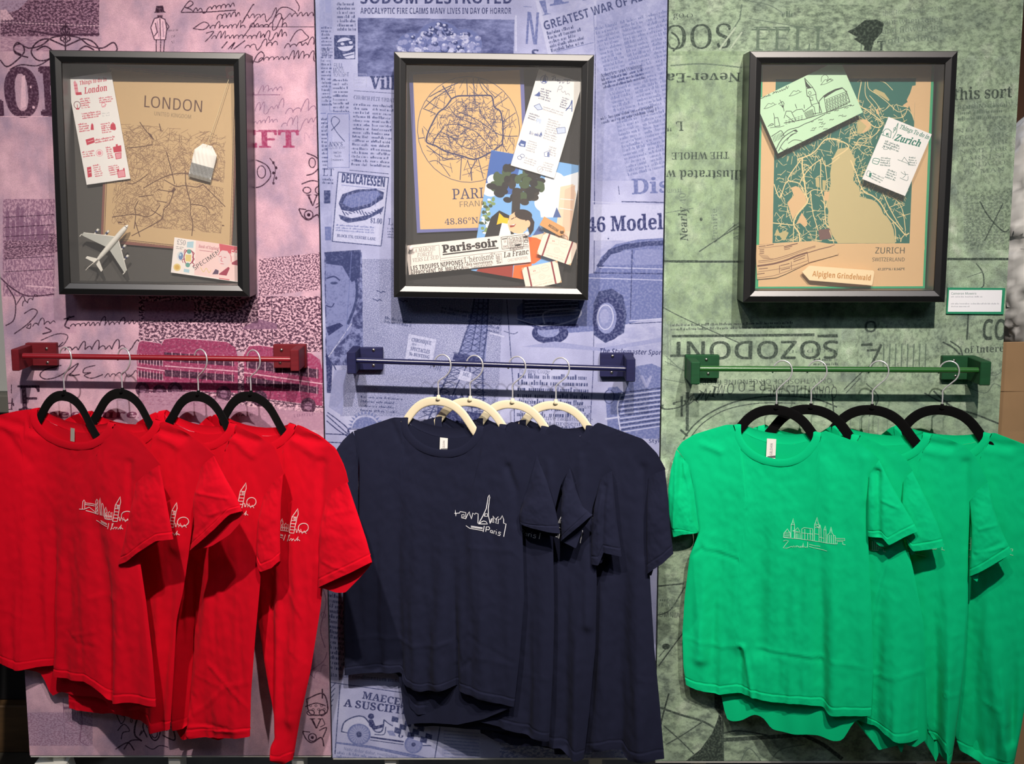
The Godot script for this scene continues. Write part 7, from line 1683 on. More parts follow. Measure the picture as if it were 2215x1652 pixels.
# A round bar along a path; radii may change along it.
func tube(path: PackedVector3Array, radii: Array, seg := 10, caps := true) -> ArrayMesh:
	var pts := PackedVector3Array()
	var up := Vector3.UP
	var n := path.size()
	var rows := []
	for i in n:
		var d := (path[mini(i + 1, n - 1)] - path[maxi(i - 1, 0)]).normalized()
		if absf(up.dot(d)) > 0.95:
			up = Vector3.RIGHT if absf(d.x) < 0.9 else Vector3.BACK
		var s := d.cross(up).normalized()
		up = s.cross(d).normalized()
		var r: float = radii[mini(i, radii.size() - 1)]
		rows.append([path[i], s, up, r, d])
	if caps:
		rows.push_front([rows[0][0], rows[0][1], rows[0][2], 0.0001, rows[0][4]])
		rows.push_back([rows[-1][0], rows[-1][1], rows[-1][2], 0.0001, rows[-1][4]])
	for row: Array in rows:
		for k in seg + 1:
			var a := TAU * k / seg
			pts.append(row[0] + (row[1] * cos(a) + row[2] * sin(a)) * row[3])
	return grid(pts, seg + 1, rows.size(), PackedVector2Array(), false, true)

# A surface of revolution round z (profile: radius, z).
func lathe_z(profile: Array, seg := 20) -> ArrayMesh:
	var pts := PackedVector3Array()
	for q: Vector2 in profile:
		for k in seg + 1:
			var a := TAU * k / seg
			pts.append(Vector3(cos(a) * q.x, sin(a) * q.x, q.y))
	return grid(pts, seg + 1, profile.size(), PackedVector2Array(), true, true)

# A flat outline with thickness from z0 to z1; the front carries the whole print.
func slab(outline: PackedVector2Array, z0: float, z1: float, span := Rect2()) -> ArrayMesh:
	var st := begin()
	if span.size == Vector2.ZERO:
		span = Rect2(outline[0], Vector2.ZERO)
		for q in outline:
			span = span.expand(q)
	var put := func(a: Vector3, b: Vector3, c: Vector3, want: Vector3, front: bool) -> void:
		var n := (c - a).cross(b - a)
		if n.dot(want) < 0.0:
			var t := b
			b = c
			c = t
			n = -n
		for p: Vector3 in [a, b, c]:
			st.set_normal(n.normalized())
			var uv := Vector2((p.x - span.position.x) / span.size.x, (span.end.y - p.y) / span.size.y)
			st.set_uv(uv if front else uv.clamp(Vector2(0.004, 0.004), Vector2(0.996, 0.996)))
			st.add_vertex(p)
	var ix := Geometry2D.triangulate_polygon(outline)
	for k in range(0, ix.size(), 3):
		for face in 2:
			var z := z1 if face == 0 else z0
			var q := []
			for e in 3:
				q.append(Vector3(outline[ix[k + e]].x, outline[ix[k + e]].y, z))
			put.call(q[0], q[1], q[2], Vector3(0, 0, 1 if face == 0 else -1), face == 0)
	var area := 0.0
	for i in outline.size():
		area += outline[i].cross(outline[(i + 1) % outline.size()])
	for i in outline.size():
		var a := outline[i]
		var b := outline[(i + 1) % outline.size()]
		var side := Vector3(b.y - a.y, a.x - b.x, 0) * signf(area)
		put.call(Vector3(a.x, a.y, z0), Vector3(b.x, b.y, z0), Vector3(b.x, b.y, z1), side, false)
		put.call(Vector3(a.x, a.y, z0), Vector3(b.x, b.y, z1), Vector3(a.x, a.y, z1), side, false)
	return st.commit()

func rect(w: float, h: float) -> PackedVector2Array:
	return PackedVector2Array([Vector2(-w / 2, -h / 2), Vector2(w / 2, -h / 2), Vector2(w / 2, h / 2), Vector2(-w / 2, h / 2)])

func v2(a: Array, k := 0.001) -> PackedVector2Array:
	var o := PackedVector2Array()
	for i in range(0, a.size(), 2):
		o.append(Vector2(a[i], a[i + 1]) * k)
	return o

# ---------------------------------------------------------------- flat print
# A sheet of print, drawn in millimetres from its top left corner at twice its final fineness.
class Sheet:
	var ink: Image
	var s: float
	var w: int
	var h: int
	func _init(w_mm: float, h_mm: float, per_mm: float, paper: Color) -> void:
		s = per_mm * 2.0
		w = int(w_mm * per_mm) * 2
		h = int(h_mm * per_mm) * 2
		ink = Image.create(w, h, false, Image.FORMAT_RGBA8)
		ink.fill(paper)
	func done() -> Image:
		ink.resize(w / 2, h / 2, Image.INTERPOLATE_BILINEAR)
		return ink
	# Even-odd fill of closed outlines given in pixels.
	func fill(loops: Array, c: Color) -> void:
		var y0 := 1e9
		var y1 := -1e9
		for l: PackedVector2Array in loops:
			for q in l:
				y0 = minf(y0, q.y)
				y1 = maxf(y1, q.y)
		var a := maxi(0, int(floor(y0)))
		var b := mini(h - 1, int(ceil(y1)))
		if b < a:
			return
		var rows := []
		rows.resize(b - a + 1)
		for i in rows.size():
			rows[i] = []
		for l: PackedVector2Array in loops:
			var n := l.size()
			for i in n:
				var p := l[i]
				var q := l[(i + 1) % n]
				if p.y == q.y:
					continue
				if p.y > q.y:
					var t := p
					p = q
					q = t
				var k := (q.x - p.x) / (q.y - p.y)
				var from := maxi(a, int(ceil(p.y - 0.5)))
				var to := mini(b, int(ceil(q.y - 0.5)) - 1)
				for y in range(from, to + 1):
					rows[y - a].append(p.x + (y + 0.5 - p.y) * k)
		for i in rows.size():
			var r: Array = rows[i]
			r.sort()
			for e in range(0, r.size() - 1, 2):
				var x0 := clampi(roundi(r[e]), 0, w)
				var x1 := clampi(roundi(r[e + 1]), 0, w)
				if x1 > x0:
					ink.fill_rect(Rect2i(x0, i + a, x1 - x0, 1), c)
	func poly(pts: PackedVector2Array, c: Color) -> void:
		var q := PackedVector2Array()
		for p in pts:
			q.append(p * s)
		fill([q], c)
	func line(pts: PackedVector2Array, wide: float, c: Color) -> void:
		var r := maxf(wide * s / 2.0, 0.5)
		for i in pts.size() - 1:
			var a := pts[i] * s
			var b := pts[i + 1] * s
			var d := b - a
			if d.length() < 0.01:
				continue
			var n := d.normalized().orthogonal() * r
			var e := d.normalized() * (r * 0.5 if r > 1.0 else 0.2)
			fill([PackedVector2Array([a + n - e, b + n + e, b - n + e, a - n - e])], c)
	func dot(p: Vector2, rx: float, ry: float, c: Color, ring := 0.0) -> void:
		var o := PackedVector2Array()
		var i := PackedVector2Array()
		for k in 32:
			var d := Vector2(cos(TAU * k / 32), sin(TAU * k / 32))
			o.append((p + d * Vector2(rx, ry)) * s)
			i.append((p + d * Vector2(rx - ring, ry - ring)) * s)
		fill([o, i] if ring > 0.0 else [o], c)

func curve(p: PackedVector2Array, steps := 5) -> PackedVector2Array:
	if p.size() < 3:
		return p
	var o := PackedVector2Array()
	for i in p.size() - 1:
		for k in steps:
			o.append(p[i].cubic_interpolate(p[i + 1], p[maxi(i - 1, 0)], p[mini(i + 2, p.size() - 1)], float(k) / steps))
	o.append(p[-1])
	return o

func font(kind: String) -> RID:
	if not fonts.has(kind):
		var f := SystemFont.new()
		f.font_names = PackedStringArray([{"s": "Droid Sans", "S": "Droid Sans", "r": "Droid Serif", "R": "Droid Serif", "m": "Droid Sans Mono"}[kind]])
		f.font_weight = 700 if kind in ["S", "R"] else 400
		fonts[kind] = [f, f.get_rids()[0]]
	return fonts[kind][1]

# Lettering: from baseline point a to b, capital height h (all mm); slant leans it, bold fattens it.
func letters(sh: Sheet, text: String, kind: String, a: Vector2, b: Vector2, h: float, c: Color, slant := 0.0, bold := 0.0) -> void:
	var f := font(kind)
	var glyphs := []
	var x := 0.0
	for i in text.length():
		var g := ts.font_get_glyph_index(f, 64, text.unicode_at(i), 0)
		glyphs.append([ts.font_get_glyph_contours(f, 64, g), x])
		x += ts.font_get_glyph_advance(f, 64, g).x
	var dir := (b - a) / x
	var up := (b - a).normalized().orthogonal() * (h / 46.0)
	if up.dot(Vector2((b - a).y, -(b - a).x)) < 0:
		up = -up
	for e: Array in glyphs:
		var pts: PackedVector3Array = e[0].get("points", PackedVector3Array())
		var loops := []
		var at := 0
		for last: int in e[0].get("contours", PackedInt32Array()):
			var l := PackedVector2Array()
			for k in range(at, last + 1):
				var q := pts[k]
				l.append((a + dir * (e[1] + q.x - q.y * slant) - up * q.y) * sh.s)
			at = last + 1
			loops.append(l)
		if loops.is_empty():
			continue
		sh.fill(loops, c)
		if bold > 0.0:
			for l: PackedVector2Array in loops:
				for k in l.size():
					var p := l[k]
					var q := l[(k + 1) % l.size()]
					var d := (q - p)
					if d.length() < 0.01:
						continue
					var n := d.normalized().orthogonal() * bold * sh.s / 2.0
					sh.fill([PackedVector2Array([p + n, q + n, q - n, p - n])], c)

# Rows of marks too small to read: print seen from too far.
func smallprint(sh: Sheet, a: Vector2, b: Vector2, rows: int, pitch: float, c: Color, weight := 0.5, ragged := 0.15) -> void:
	var dir := (b - a).normalized()
	var down := Vector2(-dir.y, dir.x)
	var wide := (b - a).length()
	for r in rows:
		var x := 0.0
		var stop := wide * (1.0 - rng.randf() * ragged)
		var o := a + down * pitch * r
		while x < stop:
			var word := pitch * rng.randf_range(0.8, 3.2)
			var e := minf(x + word, stop)
			var q := x
			while q < e:
				var lw := pitch * rng.randf_range(0.22, 0.42)
				var hh := pitch * weight * (1.35 if rng.randf() < 0.25 else 0.85)
				var p := o + dir * q
				var t := rng.randf()
				if t < 0.75:
					sh.fill([PackedVector2Array([p * sh.s, (p + dir * lw * 0.72) * sh.s, (p + dir * lw * 0.72 - down * hh) * sh.s, (p - down * hh) * sh.s])], c)
				else:
					sh.fill([PackedVector2Array([p * sh.s, (p + dir * lw * 0.4) * sh.s, (p + dir * lw * 0.4 - down * hh) * sh.s, (p - down * hh) * sh.s])], c)
				q += lw
			x = e + pitch * 0.45

# Blotchy half-tone picture areas, drawn straight into a finished image (quad in mm: origin, right, down).
func blotch(img: Image, per_mm: float, o: Vector2, r: Vector2, d: Vector2, dark: Color, light: Color, freq: Vector2, cut: float, soft: float, seeded: int, strength := 1.0) -> void:
	var n := FastNoiseLite.new()
	n.seed = seeded
	n.noise_type = FastNoiseLite.TYPE_SIMPLEX
	n.frequency = 1.0
	n.fractal_octaves = 6
	n.fractal_gain = 0.68
	var lo := o.min(o + r).min(o + d).min(o + r + d) * per_mm
	var hi := o.max(o + r).max(o + d).max(o + r + d) * per_mm
	var det := r.cross(d)
	for y in range(maxi(0, int(lo.y)), mini(img.get_height(), int(hi.y) + 1)):
		for x in range(maxi(0, int(lo.x)), mini(img.get_width(), int(hi.x) + 1)):
			var p := Vector2(x, y) / per_mm - o
			var u := p.cross(d) / det
			var v := -p.cross(r) / det
			if u < 0.0 or u > 1.0 or v < 0.0 or v > 1.0:
				continue
			var f := n.get_noise_2d(p.x * freq.x, p.y * freq.y) + 0.35 * n.get_noise_2d(p.x * freq.x * 4.1 + 50.0, p.y * freq.y * 4.1)
			var t := clampf((f - cut) / soft + 0.5, 0.0, 1.0)
			img.set_pixel(x, y, img.get_pixel(x, y).lerp(dark.lerp(light, t), strength))

# Paper stock: a tint with coarse and fine mottling.
func stock(w: int, h: int, tints: Array, freq: float, grain: float, seeded: int, streak := 1.0, crumple := 0.0) -> Image:
	var a := FastNoiseLite.new()
	a.seed = seeded
	a.frequency = freq
	a.fractal_octaves = 5
	var b := FastNoiseLite.new()
	b.seed = seeded + 7
	b.frequency = 0.31
	b.fractal_octaves = 2
	var cr := FastNoiseLite.new()
	cr.seed = seeded + 21
	cr.frequency = 0.021
	cr.fractal_type = FastNoiseLite.FRACTAL_RIDGED
	cr.fractal_octaves = 4
	cr.domain_warp_enabled = true
	cr.domain_warp_amplitude = 26.0
	cr.domain_warp_frequency = 0.012
	var out := PackedByteArray()
	out.resize(w * h * 4)
	var k := 0
	for y in h:
		for x in w:
			var t := clampf(0.5 + a.get_noise_2d(x * streak, y) * 0.95, 0.0, 0.999) * (tints.size() - 1)
			var i := int(t)
			var c: Color = tints[i].lerp(tints[i + 1], t - i)
			var g := 1.0 + grain * b.get_noise_2d(x * streak * streak, y)
			if crumple > 0.0:
				var e := cr.get_noise_2d(x, y * 1.3)
				g += crumple * (0.35 * e - 1.2 * maxf(e - 0.45, 0.0) + 0.5 * a.get_noise_2d(x * 3.0, y * 3.0))
			out[k] = clampi(int(c.r * g * 255), 0, 255)
			out[k + 1] = clampi(int(c.g * g * 255), 0, 255)
			out[k + 2] = clampi(int(c.b * g * 255), 0, 255)
			out[k + 3] = 255
			k += 4
	return Image.create_from_data(w, h, false, Image.FORMAT_RGBA8, out)

# Draw a list of print instructions (all in mm) on a sheet.
func draw(sh: Sheet, ops: Array, inks: Array) -> void:
	for o: Array in ops:
		match o[0]:
			"T":
				letters(sh, o[1], o[2], Vector2(o[3], o[4]), Vector2(o[5], o[6]), o[7], inks[o[8]], o[9] if o.size() > 9 else 0.0, o[10] if o.size() > 10 else 0.0)
			"P":
				sh.poly(v2(o[2], 1.0), inks[o[1]])
			"L":
				sh.line(v2(o[3], 1.0), o[2], inks[o[1]])
			"C":
				sh.line(curve(v2(o[3], 1.0)), o[2], inks[o[1]])
			"G":
				smallprint(sh, Vector2(o[2], o[3]), Vector2(o[4], o[5]), o[6], o[7], inks[o[1]], o[8] if o.size() > 8 else 0.5, o[9] if o.size() > 9 else 0.15)
			"O":
				sh.dot(Vector2(o[2], o[3]), o[4], o[5], inks[o[1]], o[6] if o.size() > 6 else 0.0)
			"W":
				script_line(sh, o, inks[o[1]])
			"S":
				streets(sh, o, inks[o[1]])
			"K":
				puffs(sh, o, inks)

# A web of short street lines inside a rectangle (or the ellipse in it).
func streets(sh: Sheet, o: Array, c: Color) -> void:
	var r := RandomNumberGenerator.new()
	r.seed = o[4]
	var box2 := Rect2(o[5], o[6], o[7] - o[5], o[8] - o[6])
	var angles: Array = o[11]
	for i in int(o[3]):
		var p := box2.position + Vector2(r.randf(), r.randf()) * box2.size
		var a: float = angles[r.randi() % angles.size()] + r.randfn(0.0, 0.12) if angles.size() else r.randf() * PI
		var q := p + Vector2.from_angle(a) * r.randf_range(o[9], o[10])
		if o.size() > 12:
			var m := box2.get_center()
			if ((p - m) / box2.size).length() > 0.49 or ((q - m) / box2.size).length() > 0.49:
				continue
		else:
			q = q.clamp(box2.position, box2.end)
		sh.line(PackedVector2Array([p, q]), o[2], c)

# A heap of billowing puffs.
func puffs(sh: Sheet, o: Array, inks: Array) -> void:
	var r := RandomNumberGenerator.new()
	r.seed = o[6]
	var m := Vector2(o[1], o[2])
	for i in int(o[5]):
		var d := Vector2.from_angle(r.randf() * TAU) * sqrt(r.randf())
		var p: Vector2 = m + d * Vector2(o[3], o[4])
		var s := r.randf_range(3.0, 8.0)
		sh.dot(p, s, s * 0.8, inks[[0, 1, 2, 4, 2][r.randi() % 5]])
		sh.dot(p - Vector2(s * 0.3, s * 0.35), s * 0.5, s * 0.4, inks[[4, 2][r.randi() % 2]])

# A run of joined-up handwriting: slanted loops of uneven height that cannot be read.
func script_line(sh: Sheet, o: Array, c: Color) -> void:
	var r := RandomNumberGenerator.new()
	r.seed = o[9]
	var a := Vector2(o[3], o[4])
	var b := Vector2(o[5], o[6])
	var h: float = o[7]
	var n: int = o[8]
	var dir := (b - a).normalized()
	var up := dir.orthogonal() if dir.orthogonal().y < 0.0 else -dir.orthogonal()
	var pts := PackedVector2Array()
	var tall := h
	var kind := 0
	var steps := 10
	for i in n * steps:
		if i % steps == 0:
			tall = h * (r.randf_range(1.7, 2.3) if r.randf() < o[10] else r.randf_range(0.65, 1.05)) * (-0.9 if r.randf() < 0.08 else 1.0)
			kind = r.randi() % 3
		var th := TAU * (i % steps) / steps
		var lift := (1.0 - cos(th)) * 0.5
		var loop: float = [0.55, 0.15, 0.9][kind]
		var x := (b - a).length() * (float(i) / (n * steps)) - sin(th) * h * 0.30 * loop + lift * tall * 0.38
		pts.append(a + dir * x + up * lift * tall + up * h * 0.06 * sin(i * 0.7))
	sh.line(pts, o[2], c)

# ---------------------------------------------------------------- T-shirts and hangers
# Shirt data are millimetres from the point where the hook hangs on the rail: x along the wall, y up.
func depth_at(d: Dictionary, x: float) -> float:      # how far the hung cloth stands off the rail's axis
	var v: float = x * d.tan + d.at[2]
	var zm: float = d.zm
	var e := 0.03
	if v < zm - e:
		v = zm
	elif v < zm + e:
		var u := (v - zm + e) / (2.0 * e)
		v = zm + e * u * u
	return v - d.at[2]

func along(p: PackedVector2Array, axis: int, t: float) -> Vector2:
	# the point of a polyline at a share t of its extent in x (0) or y (1)
	var want: float = lerpf(p[0][axis], p[-1][axis], t)
	var sgn := signf(p[-1][axis] - p[0][axis])
	for i in p.size() - 1:
		var a: float = p[i][axis] * sgn
		var b: float = p[i + 1][axis] * sgn
		if want * sgn <= b or i == p.size() - 2:
			return p[i].lerp(p[i + 1], clampf((want * sgn - a) / (b - a), 0.0, 1.0) if b > a else 0.0)
	return p[-1]

func by_length(p: PackedVector2Array, n: int) -> PackedVector2Array:
	var share := PackedFloat32Array()
	for k in n:
		share.append(float(k) / (n - 1))
	return by_share(p, share)

func by_share(p: PackedVector2Array, share: PackedFloat32Array) -> PackedVector2Array:
	var total := 0.0
	for i in p.size() - 1:
		total += p[i].distance_to(p[i + 1])
	var o := PackedVector2Array()
	var i := 0
	var run := 0.0
	for k in share.size():
		var want := total * share[k]
		while i < p.size() - 2 and run + p[i].distance_to(p[i + 1]) < want:
			run += p[i].distance_to(p[i + 1])
			i += 1
		o.append(p[i].lerp(p[i + 1], clampf((want - run) / maxf(p[i].distance_to(p[i + 1]), 1e-6), 0.0, 1.0)))
	return o

func sampled(p: PackedVector2Array, axis: int, n: int) -> PackedVector2Array:
	var o := PackedVector2Array()
	for k in n:
		o.append(along(p, axis, float(k) / (n - 1)))
	return o

# Shares of the way down a panel, packed closely over the turned-up hem.
func hem_rows(n: int, length: float) -> PackedFloat32Array:
	var o := PackedFloat32Array()
	var close := 16
	var start := 1.0 - 0.026 / length
	for k in n:
		o.append(start * k / (n - close) if k < n - close else start + (1.0 - start) * (k - n + close) / (close - 1))
	return o

func at_rows(p: PackedVector2Array, axis: int, rows: PackedFloat32Array) -> PackedVector2Array:
	var o := PackedVector2Array()
	for t in rows:
		o.append(along(p, axis, t))
	return o

func smoothed(p: PackedVector2Array, times: int) -> PackedVector2Array:
	for q in times:
		var o := p.duplicate()
		for i in range(1, p.size() - 1):
			o[i] = (p[i - 1] + p[i] * 2.0 + p[i + 1]) / 4.0
		p = o
	return p

# A patch between four edges (top and bottom run left to right, the sides run down).
func coons(top: PackedVector2Array, bottom: PackedVector2Array, left: PackedVector2Array, right: PackedVector2Array, rows := PackedFloat32Array()) -> PackedVector2Array:
	var nu := top.size()
	var nv := left.size()
	var o := PackedVector2Array()
	o.resize(nu * nv)
	for j in nv:
		var t := rows[j] if rows.size() else float(j) / (nv - 1)
		for i in nu:
			var s := float(i) / (nu - 1)
			var a := top[i].lerp(bottom[i], t) + left[j].lerp(right[j], s)
			var b := top[0].lerp(top[-1], s).lerp(bottom[0].lerp(bottom[-1], s), t)
			o[j * nu + i] = a - b
	return o

func fold_list(list: Array) -> Array:
	var o := []
	for f: Array in list:
		var p := v2(f.slice(3))
		var box2 := Rect2(p[0], Vector2.ZERO)
		var total := 0.0
		var k := 1.0 if f[2] < 7.0 else 1.9
		for i in p.size():
			box2 = box2.expand(p[i])
			if i:
				total += p[i].distance_to(p[i - 1])
		var w: float = f[2] * 0.001
		o.append([f[0] * 0.001 * k, f[1] * 0.001 * k, w, p, box2.grow(w * 2.4), total])
	return o

func fold_depth(folds: Array, p: Vector2) -> float:
	var sum := 0.0
	for f: Array in folds:
		var bb: Rect2 = f[4]
		if not bb.has_point(p):
			continue
		var pts: PackedVector2Array = f[3]
		var best := 1e9
		var where := 0.0
		var run := 0.0
		for i in pts.size() - 1:
			var q := Geometry2D.get_closest_point_to_segment(p, pts[i], pts[i + 1])
			var l := p.distance_to(q)
			if l < best:
				best = l
				where = run + pts[i].distance_to(q)
			run += pts[i].distance_to(pts[i + 1])
		var u: float = best / f[2]
		if u < 2.4:
			var a: float = lerpf(f[0], f[1], where / f[5])
			sum += a * exp(-u * u)
	return sum

# One face of cloth: outline grid in the hanging plane, raised by "rise" along the cloth's normal.
func cloth(d: Dictionary, flat: PackedVector2Array, nu: int, nv: int, rise: Callable, back: bool, rows := PackedFloat32Array()) -> Dictionary:
	var n := Vector3(-d.tan, 0, 1).normalized()
	var p := PackedVector3Array()
	p.resize(flat.size())
	var uv := PackedVector2Array()
	uv.resize(flat.size())
	for j in nv:
		for i in nu:
			var q := flat[j * nu + i]
			var base := Vector3(q.x, q.y, depth_at(d, q.x))
			p[j * nu + i] = base + n * rise.call(float(i) / (nu - 1), rows[j] if rows.size() else float(j) / (nv - 1), q)
			uv[j * nu + i] = q * 6.0
	return {"p": p, "mesh": grid(p, nu, nv, uv, back), "flat": flat, "nu": nu, "nv": nv}

func make_shirt(called: String, label: String, group: String, d: Dictionary, cloth_mat: Material, rib_mat: Material, seeded: int) -> Node3D:
	var root := thing(called, label, "t-shirt", Vector3(d.at[0], d.at[1], d.at[2]), group)
	var nz := FastNoiseLite.new()
	nz.seed = seeded
	nz.frequency = 1.0
	nz.fractal_octaves = 3
	var folds := fold_list(d.folds)
	var nu := 110
	var nv := 130
	var rows := hem_rows(nv, 0.58)
	var left := smoothed(at_rows(v2(d.left), 1, rows), 3)
	var right := smoothed(at_rows(v2(d.right), 1, rows), 3)
	var drape := func(q: Vector2, t: float) -> float:
		return nz.get_noise_2d(q.x * 12.0, q.y * 1.6) * 0.013 * t + nz.get_noise_2d(q.x * 30.0 + 9.0, q.y * 26.0) * 0.0014
	# front
	var front_rise := func(s: float, t: float, q: Vector2) -> float:
		var edge := pow(maxf(4.0 * s * (1.0 - s), 0.0), 0.45)
		var r: float = 0.013 * edge * (0.5 + 0.5 * smoothstep(0.0, 0.25, t))
		r += (fold_depth(folds, q) + drape.call(q, t)) * minf(edge * 1.4, 1.0)
		var from_hem := (1.0 - t) * 0.58
		if from_hem < 0.0205:
			r += 0.0009 if from_hem < 0.0165 else -0.0011
		return r
	var flat := coons(sampled(v2(d.top), 0, nu), smoothed(sampled(v2(d.hem), 0, nu), 1), left, right, rows)
	var front := cloth(d, flat, nu, nv, front_rise, false, rows)
	front.rows = rows
	part("front_panel", front.mesh, cloth_mat, root)
	# back
	var back_rise := func(s: float, t: float, q: Vector2) -> float:
		var edge := pow(maxf(4.0 * s * (1.0 - s), 0.0), 0.45)
		return -(0.010 * edge * (0.5 + 0.5 * smoothstep(0.0, 0.25, t))) + nz.get_noise_2d(q.x * 11.0 + 40.0, q.y * 2.0) * 0.006 * t * edge
	var bu := 60
	var bv := 70
	var bflat := coons(sampled(v2(d.btop), 0, bu), smoothed(sampled(v2(d.hemb), 0, bu), 1), smoothed(sampled(v2(d.left), 1, bv), 3), smoothed(sampled(v2(d.right), 1, bv), 3))
	part("back_panel", cloth(d, bflat, bu, bv, back_rise, true).mesh, cloth_mat, root)
	# neck bands
	var band := func(inner: Array, outer: Array, lift: float, dir: float, name_: String) -> void:
		var a := smoothed(by_length(v2(inner), 48), 2)
		var b := smoothed(by_length(v2(outer), 48), 2)
		var pts := PackedVector2Array()
		for j in 7:
			for i in 48:
				pts.append(a[i].lerp(b[i], j / 6.0))
		var rise := func(s: float, t: float, _q: Vector2) -> float:
			var edge := pow(maxf(4.0 * s * (1.0 - s), 0.0), 0.35)
			return dir * (0.0015 + lift * edge) + 0.0012 * pow(sin(PI * clampf(t, 0.0, 1.0)), 0.5) * dir
		part(name_, cloth(d, pts, 48, 7, rise, dir < 0.0).mesh, rib_mat, root)
	band.call(d.ni, d.no, 0.0065, 1.0, "collar")
	band.call(d.bi, d.bo, 0.005, -1.0, "back_collar")
	# sleeves
	for sv: Dictionary in d.sleeves:
		var sf := fold_list(sv.folds)
		var su := 40
		var sn := 64
		var srows := hem_rows(sn, 0.19)
		var seam := by_length(v2(sv.seam), su)
		var outer := smoothed(by_share(v2(sv.outer), srows), 2)
		var inner := smoothed(by_share(v2(sv.inner), srows), 2)
		var lift: float = sv.lift * 0.001
		var sleeve_root := Node3D.new()
		sleeve_root.name = "sleeve"
		root.add_child(sleeve_root, true)
		for face in 2:
			var hem := smoothed(by_length(v2(sv.hemb if face == 1 and sv.has("hemb") else sv.hem), su), 1)
			var sflat := coons(seam, hem, outer, inner, srows)
			var rise := func(s: float, t: float, q: Vector2) -> float:
				var puff := pow(maxf(4.0 * s * (1.0 - s), 0.0), 0.5)
				var mid := lift * s * smoothstep(0.0, 0.4, t) + 0.004
				var r: float = mid + (0.011 if face == 0 else -0.009) * puff * (0.3 + 0.7 * smoothstep(0.0, 0.5, t))
				if face == 0:
					r += (fold_depth(sf, q) + nz.get_noise_2d(q.x * 26.0 + 70.0, q.y * 22.0) * 0.0022) * minf(puff * 1.5, 1.0)
					var h := (1.0 - t) * 0.19
					if h < 0.0205:
						r += 0.0009 if h < 0.0165 else -0.0011
				return r
			# outer edge left of the inner edge or right of it decides which way the patch faces
			var face_out := v2(sv.outer)[1].x < v2(sv.inner)[1].x
			part("sleeve_back" if face == 1 else "sleeve_front", cloth(d, sflat, su, sn, rise, (face == 1) == face_out, srows).mesh, cloth_mat, sleeve_root)
	# chest print: thin raised ink lines that follow the cloth
	root.set_meta("front", front)
	return root

func surface_point(f: Dictionary, q: Vector2, guess: Vector2) -> Vector3:
	# find the patch coordinates of q, then the cloth point there
	var nu: int = f.nu
	var nv: int = f.nv
	var s := guess
	var flat: PackedVector2Array = f.flat
	var step: float = f.rows[1]
	for it in 14:
		var i := clampi(int(s.x * (nu - 1)), 0, nu - 2)
		var j := clampi(int(s.y / step), 0, nv - 18)
		var a := flat[j * nu + i]
		var du := (flat[j * nu + i + 1] - a) * (nu - 1)
		var dv := (flat[(j + 1) * nu + i] - a) / step
		var e := q - (a + du * (s.x - float(i) / (nu - 1)) + dv * (s.y - float(j) * step))
		var det := du.cross(dv)
		if absf(det) < 1e-9:
			break
		s += Vector2(e.cross(dv), du.cross(e)) / det
		s = s.clamp(Vector2(0.01, 0.01), Vector2(0.99, 0.99))
	var i := clampi(int(s.x * (nu - 1)), 0, nu - 2)
	var j := clampi(int(s.y / step), 0, nv - 18)
	var u := s.x * (nu - 1) - i
	var v := s.y / step - j
	var p: PackedVector3Array = f.p
	return p[j * nu + i].lerp(p[j * nu + i + 1], u).lerp(p[(j + 1) * nu + i].lerp(p[(j + 1) * nu + i + 1], u), v)

func ink_lines(root: Node3D, d: Dictionary, design: Array, half: float, m: Material) -> void:
	var f: Dictionary = root.get_meta("front")
	var st := begin()
	var n := Vector3(-d.tan, 0, 1).normalized()
	var o := Vector2(d.print[0], d.print[1]) * 0.001
	for l: Array in design:
		var pts := v2(l)
		var prev := []
		var fine := PackedVector2Array()
		for i in pts.size() - 1:
			var cuts := maxi(1, int(pts[i].distance_to(pts[i + 1]) / 0.006))
			for k in cuts:
				fine.append(pts[i].lerp(pts[i + 1], float(k) / cuts))
		fine.append(pts[-1])
		for i in fine.size():
			var dir := (fine[mini(i + 1, fine.size() - 1)] - fine[maxi(i - 1, 0)])
			dir = dir.normalized().orthogonal() * half if dir.length() > 1e-7 else Vector2(half, 0)
			var a := surface_point(f, o + fine[i] + dir, Vector2(0.7, 0.35)) + n * 0.0012
			var b := surface_point(f, o + fine[i] - dir, Vector2(0.7, 0.35)) + n * 0.0012
			if prev:
				quad(st, prev[0], a, b, prev[1], n)
			prev = [a, b]
	part("chest_print", st.commit(), m, root)

func neck_tag(root: Node3D, d: Dictionary, m: Material) -> void:
	var at := Vector2(d.tag[0], d.tag[1]) * 0.001
	var w: float = d.tag[2] * 0.001
	var h: float = d.tag[3] * 0.001
	var o := part("neck_tag", slab(rect(w, h), -0.0004, 0.0004), m, root, Vector3(at.x, at.y, depth_at(d, at.x) + 0.0005), Vector3(-0.08, atan(-float(d.tan)), 0))
	o.set_meta("label", "woven white size label inside the neck")

